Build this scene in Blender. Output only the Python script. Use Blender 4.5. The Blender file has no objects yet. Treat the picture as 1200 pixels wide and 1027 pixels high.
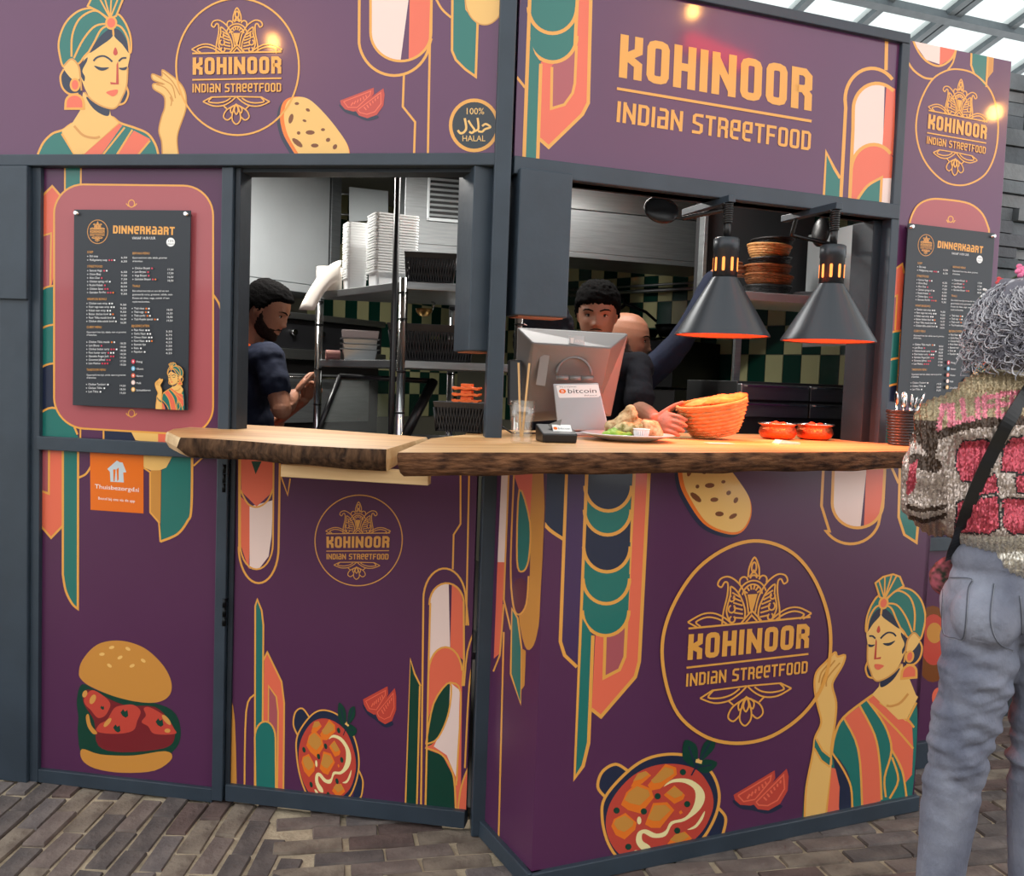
import bpy, bmesh, math, random
import numpy as np
from mathutils import Vector, Matrix, noise
from mathutils.geometry import tessellate_polygon
random.seed(7)
sc = bpy.context.scene
col = sc.collection
R = math.radians
# ------------------------------------------------------------------ camera
FPX, CX, CY = 1080.0, 600.0, 513.5
PITCH, ROLL, EYE = R(3.55), R(2.1), Vector((0, 0, 1.4))
FW = Vector((0, math.cos(PITCH), -math.sin(PITCH)))
_r, _u = Vector((1, 0, 0)), Vector((0, math.sin(PITCH), math.cos(PITCH)))
RT = _r*math.cos(ROLL) + _u*math.sin(ROLL)
UP = -_r*math.sin(ROLL) + _u*math.cos(ROLL)
cd = bpy.data.cameras.new('camera'); cam = bpy.data.objects.new('camera', cd); col.objects.link(cam)
cd.sensor_width = 36; cd.lens = FPX/1200*36; cd.clip_start = .05; cd.clip_end = 300
m = Matrix.Identity(4)
for i in range(3):
    m[i][0], m[i][1], m[i][2], m[i][3] = RT[i], UP[i], -FW[i], EYE[i]
cam.matrix_world = m
sc.camera = cam
# ------------------------------------------------------------------ world and exposure
w = bpy.data.worlds.new('overcast'); sc.world = w; w.use_nodes = True
bg = w.node_tree.nodes['Background']; bg.inputs[0].default_value = (.97, .99, 1, 1); bg.inputs[1].default_value = 1.5
sc.view_settings.view_transform = 'Standard'; sc.view_settings.look = 'None'
sc.view_settings.gamma = 1; sc.view_settings.exposure = 0.46; sc.view_settings.use_curve_mapping = False
# ------------------------------------------------------------------ pixel helpers
def ray(x, y): return FW + RT*((x-CX)/FPX) - UP*((y-CY)/FPX)
def onz(x, y, z):
    d = ray(x, y); return EYE + d*((z-EYE.z)/d.z)
def at(x, y, Y):
    d = ray(x, y); return EYE + d*(Y/d.y)
def proj(P):
    v = Vector(P)-EYE; k = v.dot(FW)
    return (CX+FPX*v.dot(RT)/k, CY-FPX*v.dot(UP)/k)
class Fr:
    """vertical plane: origin on the ground, heading angle, outward normal towards the street"""
    def __init__(s, O, ang):
        s.O = Vector(O); s.U = Vector((math.cos(R(ang)), math.sin(R(ang)), 0)); s.N = Vector((math.sin(R(ang)), -math.cos(R(ang)), 0)); s.ang = R(ang)
    def P(s, u, z, o=0): return s.O + s.U*u + s.N*o + Vector((0, 0, z))
    def px(s, x, y, o=0):
        d = ray(x, y); p0 = s.O+s.N*o
        return EYE + d*((p0-EYE).dot(s.N)/d.dot(s.N))
    def uz(s, x, y, o=0):
        p = s.px(x, y, o)-s.O; return p.dot(s.U), p.z
    def u(s, x, y, o=0): return s.uz(x, y, o)[0]
    def z(s, x, y, o=0): return s.uz(x, y, o)[1]
# ------------------------------------------------------------------ materials
def lin(c):
    return tuple(((v/255)/12.92 if v/255 <= .04045 else ((v/255+.055)/1.055)**2.4) for v in c[:3])+(1,)
MATS = {}
def mat(name, c, rough=.5, metal=0, spec=.5, bump=0, bscale=60, var=0, vscale=8, emit=0, ecol=None, trans=0, alpha=1, coat=0, c2=None, stretch=None, ior=1.45, sheen=0, vdetail=4):
    if name in MATS: return MATS[name]
    M = bpy.data.materials.new(name); M.use_nodes = True; nt = M.node_tree; b = nt.nodes['Principled BSDF']
    I = b.inputs
    I['Base Color'].default_value = lin(c); I['Roughness'].default_value = rough; I['Metallic'].default_value = metal
    I['Specular IOR Level'].default_value = spec; I['Transmission Weight'].default_value = trans; I['Alpha'].default_value = alpha
    I['Coat Weight'].default_value = coat; I['IOR'].default_value = ior; I['Coat Roughness'].default_value = .07
    if sheen: I['Sheen Weight'].default_value = sheen
    if emit:
        I['Emission Color'].default_value = lin(ecol or c); I['Emission Strength'].default_value = emit
    N, L = nt.nodes.new, nt.links.new
    if var or bump or c2:
        tc = N('ShaderNodeTexCoord'); mp = N('ShaderNodeMapping'); L(tc.outputs['Object'], mp.inputs[0])
        if stretch: mp.inputs['Scale'].default_value = stretch
    if var or c2:
        n = N('ShaderNodeTexNoise'); n.inputs['Scale'].default_value = vscale; n.inputs['Detail'].default_value = vdetail; L(mp.outputs[0], n.inputs[0])
        mx = N('ShaderNodeMix'); mx.data_type = 'RGBA'
        mr = N('ShaderNodeMapRange'); mr.inputs[1].default_value = .32; mr.inputs[2].default_value = .68; L(n.outputs[0], mr.inputs[0]); L(mr.outputs[0], mx.inputs[0])
        a = lin(c); k = var
        if c2: lo, hi = a, lin(c2)
        else: lo = tuple(v*(1-k) for v in a[:3])+(1,); hi = tuple(min(1, v*(1+k)) for v in a[:3])+(1,)
        mx.inputs[6].default_value = lo; mx.inputs[7].default_value = hi; L(mx.outputs[2], I['Base Color'])
    if bump:
        n2 = N('ShaderNodeTexNoise'); n2.inputs['Scale'].default_value = bscale; n2.inputs['Detail'].default_value = 5; L(mp.outputs[0], n2.inputs[0])
        bp = N('ShaderNodeBump'); bp.inputs['Strength'].default_value = bump; bp.inputs['Distance'].default_value = .01; L(n2.outputs[0], bp.inputs['Height']); L(bp.outputs[0], I['Normal'])
    MATS[name] = M; return M
# print inks: satin laminated vinyl
def ink(k, c): return mat('ink_'+k, c, .3, 0, .4, coat=.35)
INK = {k: ink(k, c) for k, c in dict(p=(90, 45, 82), g=(232, 164, 74), t=(32, 112, 103), c=(232, 108, 80), k=(240, 212, 202), n=(34, 42, 66),
       s=(238, 188, 108), r=(172, 86, 92), w=(240, 240, 240), o=(232, 112, 22), b=(36, 44, 52), y=(244, 226, 165), d=(122, 66, 24), q=(205, 140, 62),
       m=(196, 70, 56), v=(120, 34, 40), l=(14, 62, 48), e=(236, 120, 36), h=(200, 210, 215), a=(96, 44, 60), f=(214, 150, 76), u=(120, 190, 225), z=(214, 60, 84), j=(70, 46, 86), i=(92, 96, 100)).items()}
SLATE = mat('slate_paint', (50, 61, 72), .42, 0, .5, bump=.12, bscale=18, var=.12, vscale=6)
SLATE2 = mat('slate_paint_dark', (34, 41, 49), .5, 0, .4, bump=.1, bscale=20, var=.15)
BLACK = mat('black_plastic', (20, 20, 22), .35, 0, .5)
STEEL = mat('brushed_steel', (176, 178, 178), .32, 1, .5, bump=.03, bscale=30, stretch=(1, 1, 30), var=.06, vscale=3)
CHROME = mat('chrome', (205, 205, 205), .12, 1)
WHITE = mat('white_plastic', (232, 232, 230), .4, 0, .5)
# ------------------------------------------------------------------ mesh builder
class MB:
    def __init__(s): s.v, s.f, s.mi, s.sm = [], [], [], []; s.cur = 0; s.smooth = False; s.M = Matrix.Identity(4)
    def V(s, p): s.v.append(s.M @ Vector(p)); return len(s.v)-1
    def F(s, ids): s.f.append(list(ids)); s.mi.append(s.cur); s.sm.append(s.smooth)
    def hexa(s, pts):
        i = [s.V(p) for p in pts]
        for q in ((3, 2, 1, 0), (4, 5, 6, 7), (0, 1, 5, 4), (1, 2, 6, 5), (2, 3, 7, 6), (3, 0, 4, 7)): s.F([i[k] for k in q])
        return s
    def box(s, x0, x1, y0, y1, z0, z1):
        return s.hexa([(x0, y0, z0), (x1, y0, z0), (x1, y1, z0), (x0, y1, z0), (x0, y0, z1), (x1, y0, z1), (x1, y1, z1), (x0, y1, z1)])
    def fbox(s, fr, u0, u1, z0, z1, o0, o1):
        P = fr.P
        return s.hexa([P(u0, z0, o1), P(u1, z0, o1), P(u1, z0, o0), P(u0, z0, o0), P(u0, z1, o1), P(u1, z1, o1), P(u1, z1, o0), P(u0, z1, o0)])
    def prism(s, pts, vec):
        n = len(pts); vec = Vector(vec)
        a = [s.V(p) for p in pts]; b = [s.V(Vector(p)+vec) for p in pts]
        s.F(a[::-1]); s.F(b)
        for i in range(n): s.F([a[i], a[(i+1) % n], b[(i+1) % n], b[i]])
        return s
    def rings(s, rs, cap=True, closed=True):
        ids = [[s.V(p) for p in r] for r in rs]; n = len(ids[0]); sm = s.smooth
        for a, b in zip(ids, ids[1:]):
            for i in range(n if closed else n-1): s.F([a[i], a[(i+1) % n], b[(i+1) % n], b[i]])
        if cap and closed:
            s.smooth = False; s.F(ids[0][::-1]); s.F(ids[-1]); s.smooth = sm
        return s
    def tube(s, pts, r, n=10, cap=True):
        pts = [Vector(p) for p in pts]; rs = []; up = None
        for i, p in enumerate(pts):
            t = (pts[min(i+1, len(pts)-1)]-pts[max(i-1, 0)])
            t = t.normalized() if t.length > 1e-9 else Vector((0, 0, 1))
            if up is None: up = Vector((0, 0, 1)) if abs(t.z) < .9 else Vector((1, 0, 0))
            a = t.cross(up).normalized(); b = a.cross(t); up = b
            q = r[i] if isinstance(r, (list, tuple)) else r
            rs.append([p+a*(q*math.cos(2*math.pi*k/n))+b*(q*math.sin(2*math.pi*k/n)) for k in range(n)])
        s.smooth = True; s.rings(rs, cap); s.smooth = False; return s
    def lathe(s, prof, c=(0, 0, 0), n=32, cap=True, sy=1, smooth=True):
        c = Vector(c); s.smooth = smooth
        s.rings([[c+Vector((r*math.cos(2*math.pi*k/n), sy*r*math.sin(2*math.pi*k/n), z)) for k in range(n)] for r, z in prof], cap); s.smooth = False; return s
    def ell(s, c, rad, n=16, m=10, rot=None):
        c = Vector(c); rs = []
        for j in range(m+1):
            a = math.pi*(j+.02)/(m+.04); rr, z = math.sin(a), -math.cos(a)
            ring = []
            for k in range(n):
                p = Vector((rad[0]*rr*math.cos(2*math.pi*k/n), rad[1]*rr*math.sin(2*math.pi*k/n), rad[2]*z))
                if rot: p = rot @ p
                ring.append(c+p)
            rs.append(ring)
        s.smooth = True; s.rings(rs); s.smooth = False; return s
    def build(s, name, mats, parent=None, bevel=0, seg=2, kind=None):
        me = bpy.data.meshes.new(name)
        off = parent_loc(parent)
        me.from_pydata([tuple(p-off) for p in s.v], [], s.f)
        for M in (mats if isinstance(mats, (list, tuple)) else [mats]): me.materials.append(M)
        me.polygons.foreach_set('material_index', s.mi); me.polygons.foreach_set('use_smooth', s.sm)
        me.update()
        return link(name, me, parent, bevel, seg, kind)
def parent_loc(p):
    o = Vector((0, 0, 0))
    while p is not None: o = o + p.location; p = p.parent
    return o
def fixn(me):
    bm = bmesh.new(); bm.from_mesh(me); bmesh.ops.recalc_face_normals(bm, faces=bm.faces); bm.to_mesh(me); bm.free()
def link(name, me, parent=None, bevel=0, seg=2, kind=None, fix=True):
    if fix: fixn(me)
    o = bpy.data.objects.new(name, me); col.objects.link(o); o.parent = parent
    if kind: o['kind'] = kind
    if bevel:
        b = o.modifiers.new('bevel', 'BEVEL'); b.width = bevel; b.segments = seg; b.limit_method = 'ANGLE'; b.angle_limit = R(40); b.harden_normals = False
    return o
def tag(o, label, cat, group=None):
    o['label'] = label; o['category'] = cat
    if group: o['group'] = group
    return o
def thing(name, label, cat, loc=(0, 0, 0), group=None):
    o = bpy.data.objects.new(name, None); col.objects.link(o); o.location = loc; o.empty_display_size = .05
    return tag(o, label, cat, group)
def solo(name, mb, mats, label, cat, loc=None, group=None, bevel=0, seg=2, kind=None):
    """a thing that is one mesh, its origin moved to its base"""
    if loc is None:
        n = len(s_ := mb.v); loc = Vector((sum(p.x for p in s_)/n, sum(p.y for p in s_)/n, min(p.z for p in s_)))
    loc = Vector(loc)
    mb.v = [p-loc for p in mb.v]
    o = mb.build(name, mats, None, bevel, seg, kind); o.location = loc
    return tag(o, label, cat, group)
def copy_tree(o, parent=None):
    c = o.copy(); col.objects.link(c); c.parent = parent
    for ch in list(o.children): copy_tree(ch, c)
    return c
# ------------------------------------------------------------------ flat print on a plane (vinyl laid on real panels)
def cr(pts, n=6, closed=False):
    """Catmull-Rom smoothing"""
    P = [Vector((p[0], p[1])) for p in pts]; out = []; N = len(P)
    for i in range(N if closed else N-1):
        a, b, c, d = (P[(i-1) % N], P[i], P[(i+1) % N], P[(i+2) % N]) if closed else (P[max(i-1, 0)], P[i], P[i+1], P[min(i+2, N-1)])
        for k in range(n):
            t = k/n
            out.append(tuple(.5*((2*b)+(c-a)*t+(2*a-5*b+4*c-d)*t*t+(3*b-3*c+d-a)*t**3)))
    if not closed: out.append(tuple(P[-1]))
    return out
def arc(cx, cy, rx, ry, a0=0, a1=360, n=24, rot=0):
    o = []
    for i in range(n+1 if abs(a1-a0) < 359.9 else n):
        a = R(a0+(a1-a0)*i/n); x, y = rx*math.cos(a), ry*math.sin(a); c, s = math.cos(R(rot)), math.sin(R(rot))
        o.append((cx+x*c-y*s, cy+x*s+y*c))
    return o
def aff(src, dst):
    """least squares affine map from point pairs"""
    A = np.array([[x, y, 1] for x, y in src], float); X, *_ = np.linalg.lstsq(A, np.array(dst, float), rcond=None)
    return lambda p: (p[0]*X[0, 0]+p[1]*X[1, 0]+X[2, 0], p[0]*X[0, 1]+p[1]*X[1, 1]+X[2, 1])
def hom(src, dst):
    A, b = [], []
    for (x, y), (u, v) in zip(src, dst):
        A += [[x, y, 1, 0, 0, 0, -u*x, -u*y], [0, 0, 0, x, y, 1, -v*x, -v*y]]; b += [u, v]
    h = np.linalg.solve(np.array(A, float), np.array(b, float))
    def f(p):
        k = h[6]*p[0]+h[7]*p[1]+1
        return ((h[0]*p[0]+h[1]*p[1]+h[2])/k, (h[3]*p[0]+h[4]*p[1]+h[5])/k)
    return f
def Zm(x0, y0, s): return lambda p: (x0+p[0]*s, y0+p[1]*s)
TXT = {}
def text_geo(t):
    if t in TXT: return TXT[t]
    cu = bpy.data.curves.new('t', 'FONT'); cu.body = t; cu.resolution_u = 2
    ob = bpy.data.objects.new('t', cu); col.objects.link(ob); bpy.context.view_layer.update()
    ev = ob.evaluated_get(bpy.context.evaluated_depsgraph_get()); me = ev.to_mesh()
    vs = [(v.co.x, v.co.y) for v in me.vertices]; fs = [[vs[i] for i in p.vertices] for p in me.polygons]
    ev.to_mesh_clear(); bpy.data.objects.remove(ob); bpy.data.curves.remove(cu)
    x1 = max([v[0] for v in vs] or [1]); TXT[t] = (fs, x1); return TXT[t]
class Pen:
    """collects polygons in photo pixels (through T) and lays them on a plane as thin vinyl; clip = convex outline in pixels"""
    def __init__(s, to3, clip=None, base=.0006):
        s.to3 = to3; s.clip = clip; s.base = base; s.lay = 0; s.v, s.f, s.mi = [], [], []; s.keys = []; s.T = lambda p: p; s.ws = 1
    def _emit(s, poly, k, o):
        if s.clip:
            c = s.clip; n = len(c)
            ar = sum(c[i][0]*c[(i+1) % n][1]-c[(i+1) % n][0]*c[i][1] for i in range(n)); sg = 1 if ar > 0 else -1
            for i in range(n):
                a, b = c[i], c[(i+1) % n]; out = []
                d = [sg*((b[0]-a[0])*(p[1]-a[1])-(b[1]-a[1])*(p[0]-a[0])) for p in poly]
                for j in range(len(poly)):
                    p, q, dp, dq = poly[j], poly[(j+1) % len(poly)], d[j], d[(j+1) % len(poly)]
                    if dp >= 0: out.append(p)
                    if (dp >= 0) != (dq >= 0):
                        t = dp/(dp-dq); out.append((p[0]+(q[0]-p[0])*t, p[1]+(q[1]-p[1])*t))
                poly = out
                if len(poly) < 3: return
        if k not in s.keys: s.keys.append(k)
        b0 = len(s.v)
        for p in poly: s.v.append(s.to3(p[0], p[1], o))
        s.f.append(list(range(b0, b0+len(poly)))); s.mi.append(s.keys.index(k))
    def _o(s): s.lay += 1; return min(s.base, .002)*.4+s.lay*2e-5
    def fill(s, pts, k, raw=False):
        P = [tuple(s.T(p)[:2]) for p in pts]; o = s._o()
        for t in tessellate_polygon([[Vector((p[0], p[1], 0)) for p in P]]): s._emit([P[i] for i in t], k, o)
        return s
    def line(s, pts, wd, k='g', closed=False, inT=False):
        """wd in target pixels, or in source units when inT"""
        P = [Vector(p) for p in pts] if inT else [Vector(s.T(p)[:2]) for p in pts]
        Q = [P[0]]
        for p in P[1:]:
            if (p-Q[-1]).length > 1e-4: Q.append(p)
        if closed and (Q[0]-Q[-1]).length < 1e-4: Q.pop()
        P = Q; n = len(P); o = s._o()
        if n < 2: return s
        L, Rr = [], []
        for i in range(n):
            a = P[(i-1) % n] if (closed or i) else None; c = P[(i+1) % n] if (closed or i < n-1) else None; b = P[i]
            d0 = (b-a).normalized() if a is not None else None; d1 = (c-b).normalized() if c is not None else None
            d0 = d0 if d0 is not None else d1; d1 = d1 if d1 is not None else d0
            n0, n1 = Vector((-d0.y, d0.x)), Vector((-d1.y, d1.x)); q = n0+n1
            q = q.normalized() if q.length > 1e-6 else n0
            k_ = wd/2/max(.45, q.dot(n0)); L.append(b+q*k_); Rr.append(b-q*k_)
        for i in range(n if closed else n-1):
            j = (i+1) % n; quad = [L[i], L[j], Rr[j], Rr[i]]
            s._emit([tuple(s.T(p)[:2]) for p in quad] if inT else [tuple(p) for p in quad], k, o)
        return s
    def both(s, pts, k, wd, lk='g', closed=True): s.fill(pts, k); s.line(pts, wd, lk, closed); return s
    def text(s, t, x, y, h, k='w', width=None, align='l'):
        """baseline start (x, y), cap height h (source units, y down), optional total width"""
        fs, x1 = text_geo(t); sy = h/.7; sx = (width/x1) if width else sy; o = s._o()
        x0 = x-(x1*sx if align == 'r' else x1*sx/2 if align == 'c' else 0)
        for poly in fs: s._emit([tuple(s.T((x0+px*sx, y-py*sy))[:2]) for px, py in poly], k, o)
        return s
    def glyphs(s, t, x0, x1, y0, y1, k='g', wt=.3, slope=0):
        """block lettering between x0..x1, top y0, bottom y1"""
        ws = [.34 if c in 'I' else .5 if c == ' ' else 1.12 if c == 'N' else 1.0 for c in t]; gap = .2
        tot = sum(ws)+gap*(len(t)-1); sx = (x1-x0)/tot; x = 0; H = y1-y0
        st = wt*sx
        for c, wd in zip(t, ws):
            a, b = x0+x*sx+st/2, x0+(x+wd)*sx-st/2; T_, B = y0+st/2, y1-st/2; mY = (y0+y1)/2; r = st*.55
            dy = slope*(x/tot)
            def Pt(l): return [(p[0], p[1]+dy) for p in l]
            h_ = r*.3; rr = [(a+r, T_), (b-r, T_), (b-h_, T_+h_), (b, T_+r), (b, B-r), (b-h_, B-h_), (b-r, B), (a+r, B), (a+h_, B-h_), (a, B-r), (a, T_+r), (a+h_, T_+h_)]
            S = []
            if c == 'O': S = [(rr, 1)]
            elif c == 'D': S = [([(a, T_), (b-r, T_), (b, T_+r), (b, B-r), (b-r, B), (a, B)], 1)]
            elif c == 'I': S = [([((a+b)/2, y0), ((a+b)/2, y1)], 0)]
            elif c == 'H': S = [([(a, y0), (a, y1)], 0), ([(b, y0), (b, y1)], 0), ([(a, mY), (b, mY)], 0)]
            elif c == 'N': S = [([(a, y0), (a, y1)], 0), ([(b, y0), (b, y1)], 0), ([(a-st*.1, y0+st*.55), (b+st*.1, y1-st*.55)], 0)]
            elif c == 'K': S = [([(a, y0), (a, y1)], 0), ([(b, y0), (b, mY-H*.16), (a+st*.4, mY), (b, mY+H*.16), (b, y1)], 0)]
            elif c == 'R': S = [([(a, y1), (a, T_), (b-r, T_), (b, T_+r), (b, mY-r*.6), (b-r, mY), (a, mY)], 0), ([(b-r*1.2, mY), (b, mY+r*1.4), (b, y1)], 0)]
            elif c == 'a': S = [([(a, T_), (b-r, T_), (b, T_+r), (b, y1)], 0), ([(b, mY-H*.03), (a, mY-H*.03+r*.4), (a, B), (b, B)], 0)]
            elif c == 'e': S = [([(b, B), (a+r, B), (a, B-r), (a, T_+r), (a+r, T_), (b, T_), (b, mY), (a, mY)], 0)]
            elif c == 'S': S = [([(b, T_+r), (b, T_), (a+r, T_), (a, T_+r), (a, mY-r*.7), (b, mY+r*.7), (b, B-r), (b-r, B), (a, B), (a, B-r)], 0)]
            elif c == 'T': S = [([(a-st/2, T_), (b+st/2, T_)], 0), ([((a+b)/2, T_), ((a+b)/2, y1)], 0)]
            elif c == 'F': S = [([(b+st/2, T_), (a, T_), (a, y1)], 0), ([(a, mY), (b, mY)], 0)]
            elif c == 'A': S = [([(a, y1), (a, T_), (b, T_), (b, y1)], 0), ([(a, mY), (b, mY)], 0)]
            for l, cl in S: s.line(Pt(l), st, k, bool(cl), inT=True)
            x += wd+gap
        return s
    def build(s, name, parent):
        if not s.f: return None
        off = parent_loc(parent); me = bpy.data.meshes.new(name)
        me.from_pydata([tuple(p-off) for p in s.v], [], s.f)
        for k in s.keys: me.materials.append(INK[k])
        me.polygons.foreach_set('material_index', s.mi); me.update()
        return link(name, me, parent, fix=False)
def pen_on(fr, o0, clip=None):
    return Pen(lambda x, y, o: fr.px(x, y, o0)+fr.N*o, clip)
# ================================================================== the place: frames of the kiosk fronts
K = Vector((-.056, 2.779, 0))
A, B = Fr(K, -9.2), Fr(K, 20.3)
Q, QE = onz(622, 1043, 0), onz(1070, 949, 0)      # front corners of the counter box
ABX = math.degrees(math.atan2(QE.y-Q.y, QE.x-Q.x))
BX, BS = Fr(Q, ABX), Fr(K, math.degrees(math.atan2(Q.y-K.y, Q.x-K.x)))
ZC = 1.228            # counter top
def struct(name, mb, mats, bevel=0, parent=None): return mb.build(name, mats, parent, bevel, 2, None if parent else 'structure')
# ------------------------------------------------------------------ floor of clinkers
SAND = mat('joint_sand', (168, 154, 132), .95, 0, .1, bump=.5, bscale=90, var=.25, vscale=14)
mb = MB(); mb.box(-9, 9, -5, 10, -.06, -.010)
floor = struct('floor', mb, SAND)
BRK = [mat('clinker_%d' % i, c, .8, 0, .3, bump=.6, bscale=45, c2=c2, vscale=9) for i, (c, c2) in enumerate((((98, 86, 82), (126, 113, 106)), ((108, 90, 85), (82, 69, 66)), ((90, 83, 83), (120, 111, 107)), ((140, 128, 114), (98, 86, 78)), ((76, 70, 70), (106, 97, 93))))]
def brick_mesh(i, l=.2, wd=.066):
    rnd = random.Random(i); mb = MB(); h = .0
    j = lambda: rnd.uniform(-.004, .004)
    top = [(-l/2+.004+j(), -wd/2+.003+j(), h+j()*.5), (l/2-.004+j(), -wd/2+.003+j(), h+j()*.5), (l/2-.004+j(), wd/2-.003+j(), h+j()*.5), (-l/2+.004+j(), wd/2-.003+j(), h+j()*.5)]
    bot = [(x*1.02, y*1.04, -.05) for x, y, z in top]
    mid = [(x*1.03, y*1.07, z-.007) for x, y, z in top]
    mb.rings([bot, mid, top])
    me = bpy.data.meshes.new('brick'); me.from_pydata([tuple(p) for p in mb.v], [], mb.f); me.materials.append(BRK[i % 5]); fixn(me); return me
BM = [brick_mesh(i) for i in range(10)]
cand = []
def side_in(p):   # inside the kiosk footprint
    ua = (p-A.O).dot(A.N); ub = (p-B.O).dot(B.N); ux = (p-BX.O).dot(BX.N); us = (p-BS.O).dot(BS.N); uu = (p-BX.O).dot(BX.U)
    return (ua < -.05 and ub < -.05 and p.x < 1.9 and p.x > -2) or (ux < -.04 and us < -.04 and uu < 1.37)
def lay(ang, org, test, n=60):
    e1 = Vector((math.cos(R(ang)), math.sin(R(ang)), 0)); e2 = Vector((-e1.y, e1.x, 0))
    for r in range(-n, n):
        for k in range(-n//2, n//2):
            p = Vector(org)+e1*((k+.5*(r % 2)+random.uniform(-.03, .03))*.211)+e2*(r*.0755)
            if test(p) and -3.2 < p.x < 3.2 and .8 < p.y < 5 and not side_in(p): cand.append((p, R(ang)+random.uniform(-.02, .02)))
EDGE = Vector((-.62, 2.6, 0)); ED = Vector((math.sin(R(-14)), math.cos(R(-14)), 0))
right_of = lambda p: (p-EDGE).cross(ED).z > 0
lay(13, (.3, 2.7, 0), lambda p: right_of(p))
lay(103-13, (-1.2, 2.7, 0), lambda p: not right_of(p))
vis, rest = [], []
for p, a in cand:
    x, y = proj(p)
    (vis if (-15 < x < 1215 and 880 < y < 1045) else rest).append((p, a))
vis.sort(key=lambda t: t[0].y); rest += vis[300:]; vis = vis[:300]
for i, (p, a) in enumerate(vis):
    o = bpy.data.objects.new('brick', BM[random.randrange(10)]); col.objects.link(o); o.parent = floor
    o.location = p+Vector((0, 0, random.uniform(-.004, .003))); o.rotation_euler = (random.uniform(-.02, .02), random.uniform(-.012, .012), a)
vv, ff, mi = [], [], []
for p, a in rest:
    me = BM[random.randrange(10)]; b0 = len(vv); c, s_ = math.cos(a), math.sin(a)
    vv += [(p.x+v.co.x*c-v.co.y*s_, p.y+v.co.x*s_+v.co.y*c, v.co.z-.001) for v in me.vertices]
    k = random.randrange(5)
    for f in me.polygons: ff.append([b0+q for q in f.vertices]); mi.append(k)
me = bpy.data.meshes.new('brick_field'); me.from_pydata(vv, [], ff)
for M in BRK: me.materials.append(M)
me.polygons.foreach_set('material_index', mi)
link('brick_field', me, floor, kind='stuff', fix=False)
# ------------------------------------------------------------------ glazed lean-to roof of the hall
IRON = mat('roof_iron', (92, 99, 104), .5, 0, .5, var=.15)
PANE = bpy.data.materials.new('frosted_pane'); PANE.use_nodes = True
nt = PANE.node_tree; nt.nodes.clear(); out = nt.nodes.new('ShaderNodeOutputMaterial'); mx = nt.nodes.new('ShaderNodeMixShader'); t1 = nt.nodes.new('ShaderNodeBsdfTransparent'); t2 = nt.nodes.new('ShaderNodeBsdfTranslucent')
t1.inputs[0].default_value = (.40, .44, .43, 1); t2.inputs[0].default_value = (.78, .86, .83, 1); mx.inputs[0].default_value = .45
nt.links.new(t1.outputs[0], mx.inputs[1]); nt.links.new(t2.outputs[0], mx.inputs[2]); nt.links.new(mx.outputs[0], out.inputs[0])
P0 = at(1082, 40, 9.0); e1 = B.U.copy(); e2 = Vector((-B.U.y, B.U.x, -.27)).normalized(); e3 = e1.cross(e2).normalized()
if e3.z < 0: e3 = -e3
roof = bpy.data.objects.new('ceiling', None); col.objects.link(roof); roof['kind'] = 'structure'; roof.location = P0
dv = ray(1120, 18); tq_ = (EYE+dv*((P0-EYE).dot(e3)/dv.dot(e3))-P0).dot(e2)
T0, T1, SP = tq_-11.2, tq_+5.6, .72
rows = [T0+2.8*i for i in range(7)]
def bar(name, a, b, w_, h_, M=IRON, parent=roof):
    a, b = Vector(a), Vector(b); t = (b-a).normalized(); s = t.cross(e3).normalized(); mb = MB()
    mb.prism([a+s*w_/2+e3*h_/2, a-s*w_/2+e3*h_/2, a-s*w_/2-e3*h_/2, a+s*w_/2-e3*h_/2], b-a)
    return mb.build(name, M, parent)
KR = range(-12, 12)
for k in KR:
    for d in ((-.035, .055) if k % 4 == 0 else (0,)):
        bar('rafter', P0+e1*(k*SP+d)+e2*T0, P0+e1*(k*SP+d)+e2*T1, .07, .1)
for t in rows: bar('purlin', P0+e1*(-12*SP)+e2*t-e3*.05, P0+e1*(11*SP)+e2*t-e3*.05, .085, .08)
pane = None
for k in list(KR)[:-1]:
    for t in rows[:-1]:
        if pane is None:
            mb = MB(); mb.prism([e1*.025+e2*.03, e1*(SP-.025)+e2*.03, e1*(SP-.025)+e2*2.77, e1*.025+e2*2.77], e3*.006)
            me = bpy.data.meshes.new('glass_pane'); me.from_pydata([tuple(p) for p in mb.v], [], mb.f[:1]); me.materials.append(PANE); pane = me
        o = bpy.data.objects.new('glass_pane', pane); col.objects.link(o); o.parent = roof; o.location = e1*(k*SP)+e2*t
# ------------------------------------------------------------------ stone walls beside the kiosk
STN = [mat('slate_stone_%d' % i, c, .75, 0, .4, bump=.5, bscale=30, var=.25, vscale=6) for i, c in enumerate(((96, 103, 108), (78, 85, 91), (112, 117, 120), (88, 92, 98)))]
def stone_wall(name, fr, u0, u1, z0, z1, o, up0, up1, zz0, zz1, seed, th=.12):
    rnd = random.Random(seed)
    mb = MB(); mb.fbox(fr, u0, u1, z0, z1, o-th, o)
    wl = struct(name, mb, mat('wall_mortar', (58, 62, 66), .95, 0, .1, bump=.4)); z = zz0
    while z < zz1:
        h = rnd.choice((.045, .055, .07)); u = up0
        while u < up1:
            l = min(rnd.uniform(.1, .28), up1-u+.001); d = rnd.uniform(.012, .045); mb = MB(); q = lambda: rnd.uniform(-.004, .004)
            P = fr.P
            mb.hexa([P(u, z, o+d+q()), P(u+l-.006, z, o+d+q()), P(u+l-.006, z, o-.02), P(u, z, o-.02), P(u, z+h-.005, o+d+q()), P(u+l-.006, z+h-.005, o+d+q()), P(u+l-.006, z+h-.005, o-.02), P(u, z+h-.005, o-.02)])
            mb.build('stone', rnd.choice(STN), wl); u += l
        z += h
    return wl
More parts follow.
